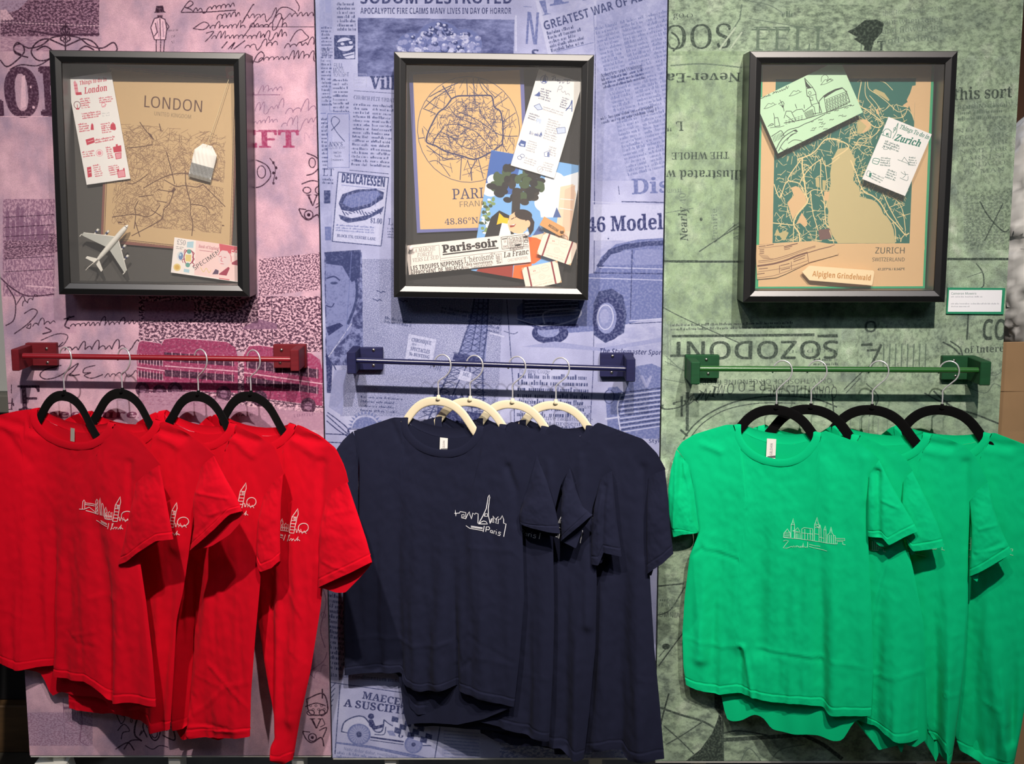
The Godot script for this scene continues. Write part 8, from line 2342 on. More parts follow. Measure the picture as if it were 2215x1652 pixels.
# A hanger: metal hook, neck piece and padded body with shoulder arms.
func make_hanger(called: String, label: String, group: String, d: Dictionary, body: Material, metal: Material, thick: float) -> void:
	var root := thing(called, label, "hanger", Vector3(d.at[0], d.at[1], d.at[2]), group)
	var c := 1.0 / sqrt(1.0 + d.tan * d.tan)
	var lay := func(u: float, v: float) -> Vector3:
		var x := u * c
		return Vector3(x, v, depth_at(d, x) if u < -0.03 else x * d.tan)
	var top: float = d.hang * 0.001
	var stem := -0.012
	var hook := v2([stem * 1000, top * 1000 - 6, stem * 1000, top * 1000 + 20, stem * 1000 + 0.5, top * 1000 + 34, 5, -29, 15, -19, 20, -7, 19.5, 5, 14, 15, 3, 20.5, -9, 18.5, -18, 11, -22, 1, -23, -7])
	var path := PackedVector3Array()
	for q in curve(hook, 4):
		path.append(lay.call(q.x, q.y))
	part("hook", tube(path, [0.0017], 8), metal, root)
	part("hook_tip", lathe_z([Vector2(0.0001, -0.0023), Vector2(0.0017, -0.0016), Vector2(0.0023, 0), Vector2(0.0017, 0.0016), Vector2(0.0001, 0.0023)], 10), metal, root, path[-1])
	# body centre line (from the stem): neck arch, then arms
	var half := v2([0, -11, 22, -13, 44, -21, 62, -34, 76, -50, 90, -68, 106, -86, 128, -104, 144, -116, 150, -120])
	var line := PackedVector2Array()
	for i in range(half.size() - 1, 0, -1):
		line.append(Vector2(-half[i].x, half[i].y))
	line.append_array(half)
	line = curve(line, 4)
	var pts := PackedVector3Array()
	var ring := 12
	for i in line.size():
		var dir := (line[mini(i + 1, line.size() - 1)] - line[maxi(i - 1, 0)]).normalized()
		var nn := Vector2(-dir.y, dir.x)
		var end := 1.0 - smoothstep(0.10, 0.16, absf(line[i].x)) * 0.45
		if i == 0 or i == line.size() - 1:
			end = 0.02
		for k in ring + 1:
			var a := TAU * k / ring
			var w := signf(cos(a)) * pow(absf(cos(a)), 0.6) * thick / 2.0 * end
			var z := signf(sin(a)) * pow(absf(sin(a)), 0.6) * 0.0027
			var q := line[i] + nn * w
			var base: Vector3 = lay.call(stem + q.x, top + q.y)
			pts.append(base + Vector3(-d.tan, 0, 1).normalized() * (z + 0.0005))
	part("shoulder_bar", grid(pts, ring + 1, line.size(), PackedVector2Array(), false, true), body, root)
	var nub := PackedVector3Array([lay.call(stem, top + 0.003), lay.call(stem, top - 0.002), lay.call(stem, top - 0.008)])
	part("hook_socket", tube(nub, [0.0036, 0.0046, 0.007], 12), body, root)

# ---------------------------------------------------------------- things
func col(r: int, g: int, b: int) -> Color:
	return Color8(r, g, b)

func inklist(list: Array) -> Array:
	var o := []
	for c: Array in list:
		o.append(Color8(c[0], c[1], c[2]))
	return o

func panel_print(w_mm: float, h_mm: float, tints: Array, inks: Array, blots: Array, ops: Array, freq: float, grain: float, seeded: int, streak: float, crumple: float) -> Image:
	var per := 2046.0 / h_mm
	var w := int(w_mm * per)
	var h := int(h_mm * per)
	var img := stock(w, h, tints, freq, grain, seeded, streak, crumple)
	var n := seeded
	for b: Array in blots:
		n += 3
		blotch(img, per, Vector2(b[0], b[1]), Vector2(b[2], b[3]), Vector2(b[4], b[5]), inks[b[6]], inks[b[7]], Vector2(b[8], b[9]), b[10], b[11], n, b[12])
	var sh := Sheet.new(w_mm, h_mm, per, Color(0.7, 0.7, 0.75, 0.0))
	rng.seed = seeded
	draw(sh, ops, inks)
	var ink := sh.done()
	# worn ink: let the paper's grain through
	var worn := FastNoiseLite.new()
	worn.seed = seeded + 99
	worn.frequency = 0.12
	worn.fractal_octaves = 3
	var by := ink.get_data()
	var iw := ink.get_width()
	for y in ink.get_height():
		for x in iw:
			var k := (y * iw + x) * 4 + 3
			if by[k] > 0:
				by[k] = int(by[k] * clampf(0.86 + 0.5 * worn.get_noise_2d(x, y), 0.35, 0.97))
	ink = Image.create_from_data(iw, ink.get_height(), false, Image.FORMAT_RGBA8, by)
	img.blend_rect(ink, Rect2i(0, 0, iw, ink.get_height()), Vector2i.ZERO)
	return img

func sheet_of(d: Dictionary, per_mm: float, paper: Color, inks: Array, seeded := 1) -> Image:
	var sh := Sheet.new(d.w, d.h, per_mm, paper)
	rng.seed = seeded
	draw(sh, d.ops, inks)
	return sh.done()

func flat_thing(called: String, label: String, category: String, d: Dictionary, img: Image, thick: float, rough := 0.6, spec := 0.4) -> Node3D:
	var root := thing(called, label, category, Vector3(d.at[0], d.at[1], d.at[2]))
	root.rotation.z = d.rot
	part("sheet", slab(rect(d.w * 0.001, d.h * 0.001), -thick, 0.0), printed(img, rough, spec), root)
	return root

func frame(label: String, c: Vector3, w: float, h: float, turn: float, moulding: Material, glass: Material, backing: Material) -> void:
	var root := thing("picture_frame", label, "picture frame", Vector3(c.x, c.y, 0.0))
	root.rotation.z = turn
	var zf := c.z
	var prof := [Vector2(0, 0.0), Vector2(0, zf - 0.0056), Vector2(0.0012, zf - 0.0039), Vector2(0.0130, zf - 0.0002), Vector2(0.0140, zf - 0.0002), Vector2(0.0252, zf - 0.0044), Vector2(0.0262, zf - 0.0058), Vector2(0.0262, 0.012)]
	var names := ["moulding_top", "moulding_right", "moulding_bottom", "moulding_left"]
	for side in 4:
		var st := begin()
		for i in prof.size() - 1:
			var q := []
			for e: Array in [[i, -1], [i, 1], [i + 1, 1], [i + 1, -1]]:
				var f: Vector2 = prof[e[0]]
				var lenx := (w if side % 2 == 0 else h) / 2.0 - f.x
				var out := (h if side % 2 == 0 else w) / 2.0 - f.x
				q.append(Vector3(e[1] * lenx, out, f.y).rotated(Vector3.BACK, -PI / 2 * side))
			var up := Vector3(0, 1, 0).rotated(Vector3.BACK, -PI / 2 * side)
			var dz: float = prof[i + 1].y - prof[i].y
			var dx: float = prof[i + 1].x - prof[i].x
			quad(st, q[0], q[1], q[2], q[3], Vector3(0, 0, dx) + up * dz)
		part(names[side], st.commit(), moulding, root)
	var iw := w - 0.05
	var ih := h - 0.05
	part("backing_board", slab(rect(iw, ih), 0.010, 0.0165), backing, root)
	part("glass_pane", slab(rect(iw - 0.001, ih - 0.001), zf - 0.0095, zf - 0.0075), glass, root)

func rail(label: String, d: Dictionary, paint: Material, rod_paint: Material, steel: Material) -> void:
	var root := thing("clothes_rail", label, "clothes rail", Vector3.ZERO)
	for b: Dictionary in d.brackets:
		var br := Node3D.new()
		br.name = "bracket"
		root.add_child(br, true)
		var pl: Array = b.plate
		part("wall_plate", boxed(Vector3(pl[0], pl[3], 0.0), Vector3(pl[2], pl[1], 0.016), 0.0012), paint, br)
		var a: Array = b.arm
		part("arm", boxed(Vector3(a[0], a[3], 0.0), Vector3(a[2], a[1], 0.100), 0.0016), paint, br)
		for s: Array in b.screws:
			var sc := part("screw", lathe_z([Vector2(0.0001, 0.0022), Vector2(0.0018, 0.0021), Vector2(0.0034, 0.0012), Vector2(0.0040, -0.001)], 16), steel, br, Vector3(s[0], s[1], 0.0165))
			part("slot", boxed(Vector3(-0.0022, -0.0004, 0), Vector3(0.0022, 0.0004, 0.0024), 0.0001), mat(col(60, 60, 60), 0.5, 0.8), sc)
	var r: Array = d.rod
	part("rod", tube(PackedVector3Array([Vector3(r[0], r[1], r[4]), Vector3(r[2], r[3], r[4])]), [0.0062], 24), rod_paint, root)

func spot(called: String, x: float, energy: float, aim: Vector3, angle: float, tint: Color, holder: Material, glow: Material) -> void:
	var at := Vector3(x, 3.13, 2.2)
	var root := thing(called, "", "track light", at)
	var dir := (aim - at).normalized()
	root.look_at_from_position(at, aim, Vector3.UP)
	part("lamp_head", tube(PackedVector3Array([Vector3(0, 0, 0.16), Vector3(0, 0, 0.15), Vector3(0, 0, 0.0)]), [0.03, 0.045, 0.048], 24, true), holder, root, Vector3(0, 0, 0.012))
	part("lamp_glow", lathe_z([Vector2(0.0001, -0.001), Vector2(0.030, -0.001)], 24), glow, root, Vector3(0, 0, 0.0))
	part("lamp_arm", boxed(Vector3(-0.008, 0.03, 0.07), Vector3(0.008, 0.52, 0.09), 0.002), holder, root)
	var l := SpotLight3D.new()
	l.name = "spot_light"
	root.add_child(l)
	l.position = Vector3(0, 0, -0.02)
	l.spot_angle = angle
	l.spot_angle_attenuation = 1.0
	l.light_energy = energy
	l.light_color = tint
	l.light_size = 0.028
	l.spot_range = 12.0
	l.spot_attenuation = 2.0
	l.shadow_enabled = true

func airplane(d: Dictionary, white: Material, grey: Material, tail_mat: Material, navy: Material) -> void:
	# nose points along +x, top of the aircraft faces out of the frame (+z)
	var root := thing("model_airplane", "small white toy airliner with four engines in framed London display", "toy plane", Vector3(d.at[0], d.at[1], d.at[2]))
	root.rotation.z = d.rot
	var k: float = d.len
	var prof := [[-0.5, 0.004, 0.012], [-0.46, 0.014, 0.010], [-0.38, 0.030, 0.006], [-0.25, 0.046, 0.002], [-0.05, 0.052, 0.0], [0.25, 0.052, 0.0], [0.36, 0.048, 0.0], [0.42, 0.040, -0.002], [0.465, 0.026, -0.004], [0.49, 0.012, -0.006], [0.5, 0.001, -0.007]]
	var pts := PackedVector3Array()
	for q: Array in prof:
		for s in 17:
			var a := TAU * s / 16.0
			pts.append(Vector3(q[0], cos(a) * q[1], sin(a) * q[1] + q[2]) * k)
	part("fuselage", grid(pts, 17, prof.size(), PackedVector2Array(), true, true), white, root)
	part("cockpit_window", boxed(Vector3(0.44, -0.024, 0.016) * k, Vector3(0.452, 0.024, 0.032) * k, 0.0004), navy, root)
	var wing := func(root_le: float, root_te: float, tip_le: float, tip_te: float, y0: float, y1: float, z: float, t: float) -> Array:
		return [[Vector2(root_le, y0), Vector2(root_te, y0), Vector2(tip_te, y1), Vector2(tip_le, y1)], z, t]
	for s in [-1, 1]:
		for g: Array in [["wing", 0.17, -0.09, -0.17, -0.235, 0.03, 0.52, -0.012, 0.018], ["tail_plane", -0.36, -0.46, -0.46, -0.51, 0.01, 0.19, 0.012, 0.010]]:
			var o := PackedVector2Array()
			for q: Vector2 in [Vector2(g[1], g[5] * s), Vector2(g[2], g[5] * s), Vector2(g[4], g[6] * s), Vector2(g[3], g[6] * s)]:
				o.append(q * k)
			if s < 0:
				o.reverse()
			part(g[0], slab(o, (g[7] - g[8] / 2) * k, (g[7] + g[8] / 2) * k), grey if g[0] == "wing" else white, root)
		var le := PackedVector3Array([Vector3(0.165, 0.035 * s, -0.008) * k, Vector3(-0.172, 0.52 * s, -0.008) * k])
		part("wing_leading_edge", tube(le, [0.011 * k, 0.006 * k], 8), white, root)
		part("wing_tip", boxed(Vector3(-0.27, (0.515 if s > 0 else -0.53), -0.02) * k, Vector3(-0.21, (0.53 if s > 0 else -0.515), 0.03) * k, 0.0003), white, root)
		for e: Array in [[0.06, 0.20], [-0.05, 0.36]]:
			var y: float = e[1] * s
			var eng := part("engine", tube(PackedVector3Array([Vector3(e[0] - 0.02, y, -0.03) * k, Vector3(e[0] + 0.03, y, -0.03) * k, Vector3(e[0] + 0.095, y, -0.03) * k, Vector3(e[0] + 0.11, y, -0.03) * k]), [0.010 * k, 0.020 * k, 0.024 * k, 0.020 * k], 14), white, root)
			part("intake_ring", tube(PackedVector3Array([Vector3(e[0] + 0.106, y, -0.03) * k, Vector3(e[0] + 0.113, y, -0.03) * k]), [0.021 * k], 14), grey, eng)
			part("cowl_band", tube(PackedVector3Array([Vector3(e[0] + 0.03, y, -0.03) * k, Vector3(e[0] + 0.07, y, -0.03) * k]), [0.0245 * k], 14), navy, eng)
	var fin := part("tail_fin", slab(PackedVector2Array([Vector2(-0.34, 0.03), Vector2(-0.47, 0.03), Vector2(-0.62, 0.24), Vector2(-0.55, 0.24)]) , -0.004, 0.004), tail_mat, root)
	fin.scale = Vector3(k, k, k)
	fin.rotation.x = PI / 2

func teabag(d: Dictionary) -> void:
	var root := thing("tea_bag", "white paper tea bag on a string over the London map", "tea bag", Vector3(d.at[0], d.at[1], d.at[2]))
	root.rotation.z = d.rot
	var paper := mat(col(236, 234, 226), 0.9)
	var w := 0.0255
	var shape := func(y0: float, y1: float, dark: Material, name_: String, top: bool) -> void:
		var pts := PackedVector3Array()
		var nx := 22
		var ny := 20
		for j in ny:
			var y := lerpf(y1, y0, float(j) / (ny - 1))
			var half := w
			if top:
				half = w if y < 0.017 else lerpf(w, w * 0.42, (y - 0.017) / 0.017)
			for i in nx:
				var u := float(i) / (nx - 1) * 2.0 - 1.0
				var bulge := 0.0055 * pow(maxf(1.0 - u * u, 0.0), 0.6) * clampf((0.034 - absf(y)) / 0.02, 0.12, 1.0)
				pts.append(Vector3(u * half, y, bulge + 0.0006 * sin(u * 17.0 + y * 300.0)))
		part(name_, grid(pts, nx, ny), dark, root)
	var full := mat(col(172, 174, 172), 0.9)
	full.albedo_texture = speckle(0.09, 0.35, 4)
	full.uv1_triplanar = true
	full.uv1_scale = Vector3(14, 14, 14)
	shape.call(-0.012, 0.034, paper, "paper_top", true)
	shape.call(-0.038, -0.012, full, "leaf_filled_part", false)
	shape.call(-0.044, -0.036, mat(col(122, 118, 108), 0.9), "leaf_dregs", false)
	part("back_paper", slab(v2([-25, -38, 25, -38, 25, 17, 11, 34, -11, 34, -25, 17]), -0.0012, -0.0002), paper, root)
	part("folded_flap", boxed(Vector3(-0.011, 0.0255, 0.0012), Vector3(0.011, 0.0345, 0.0022), 0.0003), paper, root)
	var to := Vector3(d.string[0], d.string[1], 0.0).rotated(Vector3.BACK, -d.rot)
	part("string", tube(PackedVector3Array([Vector3(0.0, 0.031, 0.003), to * 0.5 + Vector3(0.001, 0.016, 0.003), to + Vector3(0, 0, 0.002)]), [0.0006], 6), mat(col(225, 205, 160), 0.9), root)
	var tg := part("paper_tag", slab(v2([-11, -13, 11, -13, 12, 8, 7, 14, -8, 14, -12, 8]), 0.0, 0.0012), mat(col(198, 45, 48), 0.6), root, to, Vector3(0, 0, 0.1 - float(d.rot)))
	tg.set_meta("label", "red cardboard tag on the string")
	part("oval_emblem", tube(PackedVector3Array([Vector3(0, 0, 0.0010), Vector3(0, 0, 0.0018)]), [0.0075], 24), mat(col(225, 225, 222), 0.6), tg, Vector3(0.001, -0.003, 0)).scale = Vector3(1.0, 0.62, 1.0)

func suitcase(label: String, d: Dictionary, with_handle: bool) -> void:
	var root := thing("paper_suitcase", label, "cutout", Vector3(d.at[0], d.at[1], d.at[2]))
	root.rotation.z = d.rot
	var w: float = d.w
	var h: float = d.h
	var ops := [["L", 1, 0.5, [16, 9, 38, 6, 39, 17, 17, 20, 16, 9]], ["T", "01", "R", 24, 14, 30, 13, 3, 2], ["O", 1, w * 0.63, h * 0.22, 9, 7, 0.6], ["G", 1, w * 0.55, h * 0.24, w * 0.72, h * 0.22, 1, 3.0, 0.5, 0], ["L", 1, 0.5, [15, 31, 22, 30, 23, 37, 16, 38, 15, 31]], ["O", 1, w * 0.5, h * 0.56, 7, 6, 0.6], ["O", 1, w * 0.5, h * 0.56, 3.5, 3, 0.5], ["L", 1, 0.5, [15, h - 10, w - 16, h - 12, w - 16, h - 3]], ["G", 1, 22, h - 4, w - 20, h - 5, 1, 4.0, 0.6, 0], ["G", 1, 18, 18, 36, 16, 1, 2.5, 0.4, 0], ["L", 1, 0.5, [w * 0.6, h * 0.55, w * 0.72, h * 0.6, w * 0.64, h * 0.66]]]
	var img := sheet_of({"w": w, "h": h, "ops": ops}, 4.0, col(240, 222, 205), inklist([[0, 0, 0], [205, 182, 165], [170, 60, 60]]))
	part("case_front", slab(rect(w * 0.001, h * 0.001), -0.003, 0.0), printed(img), root)
	for s in [-1, 1]:
		part("strap", boxed(Vector3(s * w * 0.000335 - 0.0018, -h * 0.000505, -0.0032), Vector3(s * w * 0.000335 + 0.0018, h * 0.000505, 0.0008), 0.0004), mat(col(132, 32, 48), 0.6), root)
		for t in [-1, 1]:
			part("corner_patch", slab(PackedVector2Array([Vector2(0, 0), Vector2(-s * 0.006, 0), Vector2(0, -t * 0.006)]) if s * t < 0 else PackedVector2Array([Vector2(0, 0), Vector2(0, -t * 0.006), Vector2(-s * 0.006, 0)]), -0.0034, 0.0006), mat(col(200, 165, 125), 0.6), root, Vector3(s * w * 0.0005, t * h * 0.0005, 0.0002))
	if with_handle:
		part("handle", tube(PackedVector3Array([Vector3(-0.012, h * 0.0005, -0.001), Vector3(-0.008, h * 0.0005 + 0.007, -0.001), Vector3(0.002, h * 0.0005 + 0.009, -0.001), Vector3(0.012, h * 0.0005 + 0.007, -0.001), Vector3(0.016, h * 0.0005, -0.001)]), [0.0009], 8), mat(col(190, 120, 90), 0.6), root)

func pin(label: String, at: Vector3) -> void:
	var root := thing("push_pin", label, "push pin", at)
	var clear := mat(col(235, 225, 225), 0.15, 0.0, 0.6)
	part("pin_head", lathe_z([Vector2(0.0001, 0.012), Vector2(0.0042, 0.012), Vector2(0.0042, 0.010), Vector2(0.0022, 0.008), Vector2(0.0022, 0.004), Vector2(0.0048, 0.002), Vector2(0.0048, 0.0005), Vector2(0.0001, 0.0)], 16), clear, root)
	part("pin_needle", tube(PackedVector3Array([Vector3(0, 0, 0.001), Vector3(0, 0, -0.008)]), [0.0005], 6), mat(col(190, 190, 190), 0.3, 1.0), root)

func _ready() -> void:
	# ------------------------------------------------ camera, light, exposure
	ts = TextServerManager.get_primary_interface()
	var cam := Camera3D.new()
	cam.name = "camera"
	add_child(cam)
	cam.position = Vector3(0.0, 1.60, 2.95)
	cam.rotation.x = -atan(441.0 / 2800.0)
	cam.fov = rad_to_deg(2.0 * atan(826.0 / 2800.0))
	cam.near = 0.05
	cam.current = true
	var env := Environment.new()
	env.background_mode = Environment.BG_COLOR
	env.background_color = Color(0.02, 0.02, 0.022)
	env.ambient_light_source = Environment.AMBIENT_SOURCE_DISABLED
	env.tonemap_mode = Environment.TONE_MAPPER_LINEAR
	env.tonemap_exposure = 1.12
	env.sdfgi_enabled = true
	env.ssao_enabled = true
	env.ssil_enabled = true
	var we := WorldEnvironment.new()
	we.name = "world_environment"
	we.environment = env
	add_child(we)
	var black := mat(col(24, 24, 25), 0.45)
	var glow := mat(col(255, 250, 240), 0.5)
	glow.emission_enabled = true
	glow.emission = col(255, 244, 225)
	glow.emission_energy_multiplier = 6.0
	var lamp_labels := ["unseen black track spotlight lighting the pink panel", "unseen black track spotlight lighting the blue panel", "unseen black track spotlight lighting the green panel"]
	var lamps := [[-0.62, 6.6, Vector3(-0.72, 1.15, 0.0)], [0.12, 5.8, Vector3(0.0, 1.20, 0.0)], [0.82, 6.6, Vector3(0.76, 1.15, 0.0)]]
	for i in 3:  # track spots out of view, aimed to light the panels and cast their shadows
		spot("unseen_track_light", lamps[i][0], lamps[i][1], lamps[i][2], 27.0, col(255, 243, 232), black, glow)
		get_child(get_child_count() - 1).set_meta("label", lamp_labels[i])
	var lit := mat(col(245, 248, 255), 0.6)
	lit.emission_enabled = true
	lit.emission = col(222, 232, 255)
	lit.emission_energy_multiplier = 2.2
	for i in 3:  # ceiling lights out of view, placed to soften shadows and light the rear floor
		var at: Vector3 = [Vector3(-1.9, 3.55, 3.9), Vector3(1.9, 3.55, 3.9), Vector3(0.0, 3.55, -2.6)][i]
		var cl := thing("unseen_ceiling_light", ["unseen flat white ceiling light on the left behind the viewer, softening the shadows", "unseen flat white ceiling light on the right behind the viewer, softening the shadows", "unseen flat white ceiling light, placed to light the floor behind the panels"][i], "ceiling light", at)
		part("housing", boxed(Vector3(-0.62, 0.0, -0.62), Vector3(0.62, 0.05, 0.62), 0.004), mat(col(225, 225, 225), 0.6), cl)
		part("light_diffuser", boxed(Vector3(-0.6, -0.008, -0.6), Vector3(0.6, 0.0, 0.6), 0.002), lit, cl)
		var al := AreaLight3D.new()
		al.name = "area_light"
		cl.add_child(al)
		al.area_size = Vector2(1.2, 1.2)
		al.position = Vector3(0, -0.012, 0)
		al.rotation.x = -PI / 2
		al.light_energy = 1.0
		al.light_color = col(205, 222, 255)
		al.area_range = 14.0
		al.area_attenuation = 2.0
		al.shadow_enabled = true
	# ------------------------------------------------ the room
	var wallp := mat(col(176, 180, 178), 0.9)
	var concrete := mat(col(104, 98, 84), 0.75)
	concrete.albedo_texture = speckle(0.03, 0.35, 3)
	concrete.uv1_triplanar = true
	concrete.uv1_scale = Vector3(0.8, 0.8, 0.8)
	structure(part("floor", boxed(Vector3(-4.2, -0.1, -6.2), Vector3(4.2, 0.0, 5.2), 0.001), concrete, self))
	structure(part("ceiling", boxed(Vector3(-4.2, 3.6, -6.2), Vector3(4.2, 3.7, 5.2), 0.001), mat(col(70, 68, 66), 0.9), self))
	structure(part("wall_back", boxed(Vector3(-4.2, 0.0, -6.2), Vector3(4.2, 3.6, -6.1), 0.001), wallp, self))
	structure(part("wall_left", boxed(Vector3(-4.2, 0.0, -6.2), Vector3(-4.1, 3.6, 5.2), 0.001), wallp, self))
	structure(part("wall_right", boxed(Vector3(4.1, 0.0, -6.2), Vector3(4.2, 3.6, 5.2), 0.001), wallp, self))
	structure(part("wall_front_unseen", boxed(Vector3(-4.2, 0.0, 5.1), Vector3(4.2, 3.6, 5.2), 0.001), mat(col(46, 44, 44), 0.85), self))  # out of view behind the viewer; dark to keep reflections in the glass low
	structure(part("wall_partition", boxed(Vector3(-3.2, 1.02, -0.62), Vector3(-1.05, 3.0, -0.55), 0.004), mat(col(188, 192, 188), 0.9), self))
	var ledge := mat(col(112, 112, 104), 0.8)
	structure(part("trim_1", boxed(Vector3(-3.2, 0.97, -0.64), Vector3(-1.04, 1.02, -0.50), 0.004), ledge, self))
	var timber := mat(col(122, 92, 58), 0.6)
	timber.albedo_texture = speckle(0.012, 0.4, 5, Vector2(1.0, 7.0))
	timber.uv1_triplanar = true
	timber.uv1_scale = Vector3(1.2, 1.2, 1.2)
	var cab := thing("black_cabinet", "black cabinet on a wooden plinth behind the pink panel", "cabinet", Vector3(-1.75, 0.0, -0.75))
	part("body", boxed(Vector3(-0.8, 0.14, -0.5), Vector3(0.62, 0.95, 0.22), 0.004), mat(col(14, 14, 15), 0.7), cab)
	part("plinth", boxed(Vector3(-0.82, 0.0, -0.5), Vector3(0.64, 0.14, 0.26), 0.004), timber, cab)
	var bk := thing("cardboard_box", "brown cardboard box beside the green panel", "box", Vector3(1.45, 0.0, -0.30))
	var card := mat(col(164, 132, 96), 0.85)
	card.albedo_texture = speckle(0.02, 0.12, 6)
	card.uv1_triplanar = true
	part("carton", boxed(Vector3(-0.33, 0.0, -0.25), Vector3(0.4, 1.10, 0.2), 0.003), card, bk)
	part("flap", boxed(Vector3(-0.33, 1.10, 0.19), Vector3(0.4, 1.22, 0.2), 0.001), card, bk, Vector3.ZERO, Vector3(0.0, 0.0, 0.02))
	var sack := thing("plastic_sack", "crumpled white plastic sack beside the green panel", "sack", Vector3(1.33, 1.19, -0.24))
	var sp := PackedVector3Array()
	var sn := FastNoiseLite.new()
	sn.seed = 8
	sn.frequency = 6.0
	for j in 40:
		var v := j / 39.0
		var rad := 0.17 * pow(sin(PI * clampf(0.06 + v * 0.9, 0.0, 1.0)), 0.35)
		for i in 49:
			var a := TAU * i / 48.0
			var q := Vector3(cos(a), v * 3.0, sin(a))
			var rr := rad * (1.0 + 0.16 * sn.get_noise_3dv(q) + 0.05 * sn.get_noise_3dv(q * 4.0))
			if v > 0.42 and v < 0.50:
				rr *= 0.93
			sp.append(Vector3(cos(a) * rr, v * 0.56, sin(a) * rr))
	part("bag", grid(sp, 49, 40, PackedVector2Array(), true, true), mat(col(226, 226, 224), 0.45), sack)
	var post := thing("wooden_post", "dark brown wooden post behind the white sack", "post", Vector3(1.42, 0.0, -0.62))
	part("timber", boxed(Vector3(-0.2, 0.0, -0.05), Vector3(0.3, 2.4, 0.05), 0.004), mat(col(96, 62, 40), 0.6), post)
	# ------------------------------------------------ printed panels
	var red_inks := inklist([[66, 38, 60], [128, 92, 120], [172, 132, 156], [150, 58, 96], [226, 186, 202], [104, 44, 74], [46, 24, 42], [196, 158, 178], [176, 150, 176], [176, 140, 160]])
	var blue_inks := inklist([[52, 60, 102], [96, 106, 156], [136, 142, 184], [42, 48, 92], [178, 182, 212], [118, 126, 172], [150, 156, 198]])
	var green_inks := inklist([[58, 70, 64], [92, 110, 96], [124, 144, 124], [108, 126, 112], [176, 192, 170], [44, 54, 50], [158, 180, 152], [142, 168, 128]])
	var prints := [
		panel_print(RED.w, RED.h, [col(160, 136, 160), col(180, 150, 170), col(198, 160, 178), col(212, 172, 188)], red_inks, RED.blots, RED.ops, 0.006, 0.12, 11, 1.6, 0.10),
		panel_print(BLUE.w, BLUE.h, [col(146, 150, 186), col(154, 158, 194), col(162, 166, 202), col(174, 178, 210)], blue_inks, BLUE.blots, BLUE.ops, 0.005, 0.06, 12, 1.2, 0.04),
		panel_print(GREEN.w, GREEN.h, [col(112, 128, 118), col(138, 156, 138), col(150, 172, 146), col(174, 188, 170)], green_inks, GREEN.blots, GREEN.ops, 0.008, 0.16, 13, 1.0, 0.42)]
	var leg_paint := mat(col(214, 214, 206), 0.55)
	var panel_labels := ["pink panel printed with London ephemera and buses", "blue panel printed with old newspapers and a tower", "green panel printed with crumpled old paper"]
	for i in 3:
		var d: Dictionary = [RED, BLUE, GREEN][i]
		var o := thing("display_panel", panel_labels[i], "display panel", Vector3(d.at[0], d.at[1], 0.0))
		part("board", slab(rect(d.w * 0.001 - 0.0015, d.h * 0.001), -0.012, 0.0), printed(prints[i], 0.82, 0.3), o)
		var hb: float = -d.h * 0.0005
		var foot: float = -d.at[1]
		for x: float in [[-0.30, -0.02, 0.28], [-0.25, 0.25], [-0.28, 0.28]][i]:
			part("leg", boxed(Vector3(x - 0.0145, foot, -0.075), Vector3(x + 0.0145, hb + 0.5, -0.014), 0.002), leg_paint, o)
		if i == 0:
			var br := begin()
			box(br, Vector3(-0.04, -0.03, 0.0), Vector3(0.04, 0.03, 0.52), 0.003)
			part("foot_brace", br.commit(), leg_paint, o, Vector3(-0.31, hb - 0.04, -0.06), Vector3(0.36, -0.25, 0.0))
		part("bottom_edge", boxed(Vector3(-d.w * 0.0005 + 0.001, hb - 0.006, -0.03), Vector3(d.w * 0.0005 - 0.001, hb - 0.0005, -0.002), 0.001), leg_paint, o)
	# ------------------------------------------------ picture frames
	var moulding := mat(col(16, 16, 17), 0.38, 0.0, 0.8)
	var glass := mat(Color(1, 1, 1, 0.03), 0.02, 0.0, 0.5)
	glass.transparency = BaseMaterial3D.TRANSPARENCY_ALPHA
	var f_mats := [mat(col(66, 64, 60), 0.8), mat(col(20, 18, 18), 0.8), mat(col(16, 18, 22), 0.8)]
	var f_labels := ["black box frame holding the London map display", "black box frame holding the Paris map display", "black box frame holding the Zurich map display"]
	for i in 3:
		var f: Array = FRAMES[i]
		frame(f_labels[i], Vector3(f[0], f[1], f[5]), f[2], f[3], f[4], moulding, glass, f_mats[i])
	# ------------------------------------------------ what the frames hold
	var it := ITEMS
	flat_thing("map_poster", "tan city map poster titled LONDON with brown streets", "poster", it.london_map, sheet_of(it.london_map, 3.0, col(126, 78, 70), inklist([[196, 166, 122], [88, 58, 46], [120, 60, 56], [96, 52, 48], [132, 112, 84], [128, 98, 74], [142, 112, 84]])), 0.0012)
	flat_thing("things_to_do_card", "tall white card with red drawings headed Things to do in London", "card", it.london_card, sheet_of(it.london_card, 4.0, col(236, 234, 230), inklist([[236, 234, 230], [196, 48, 74], [110, 52, 66], [196, 196, 196], [226, 150, 162]])), 0.001)
	flat_thing("bank_note", "pale pink fifty pound note marked SPECIMEN", "banknote", it.note, sheet_of(it.note, 5.0, col(240, 232, 226), inklist([[240, 232, 226], [158, 40, 72], [104, 134, 176], [96, 158, 146], [226, 202, 128], [240, 206, 202], [52, 48, 54], [172, 206, 218], [120, 116, 120], [232, 206, 206], [206, 84, 98], [210, 168, 80], [84, 60, 90]])), 0.0008)
	flat_thing("map_poster", "tan poster with round navy street map titled PARIS", "poster", it.paris_map, sheet_of(it.paris_map, 3.5, col(98, 102, 160), inklist([[214, 176, 120], [44, 44, 88], [98, 102, 160], [120, 104, 88]])), 0.0012)
	flat_thing("things_to_do_card", "tilted tall white card with blue drawings over the Paris map", "card", it.paris_card, sheet_of(it.paris_card, 4.0, col(236, 234, 228), inklist([[236, 234, 228], [58, 84, 150], [70, 80, 120], [150, 152, 168], [190, 204, 226], [240, 244, 252]])), 0.001)
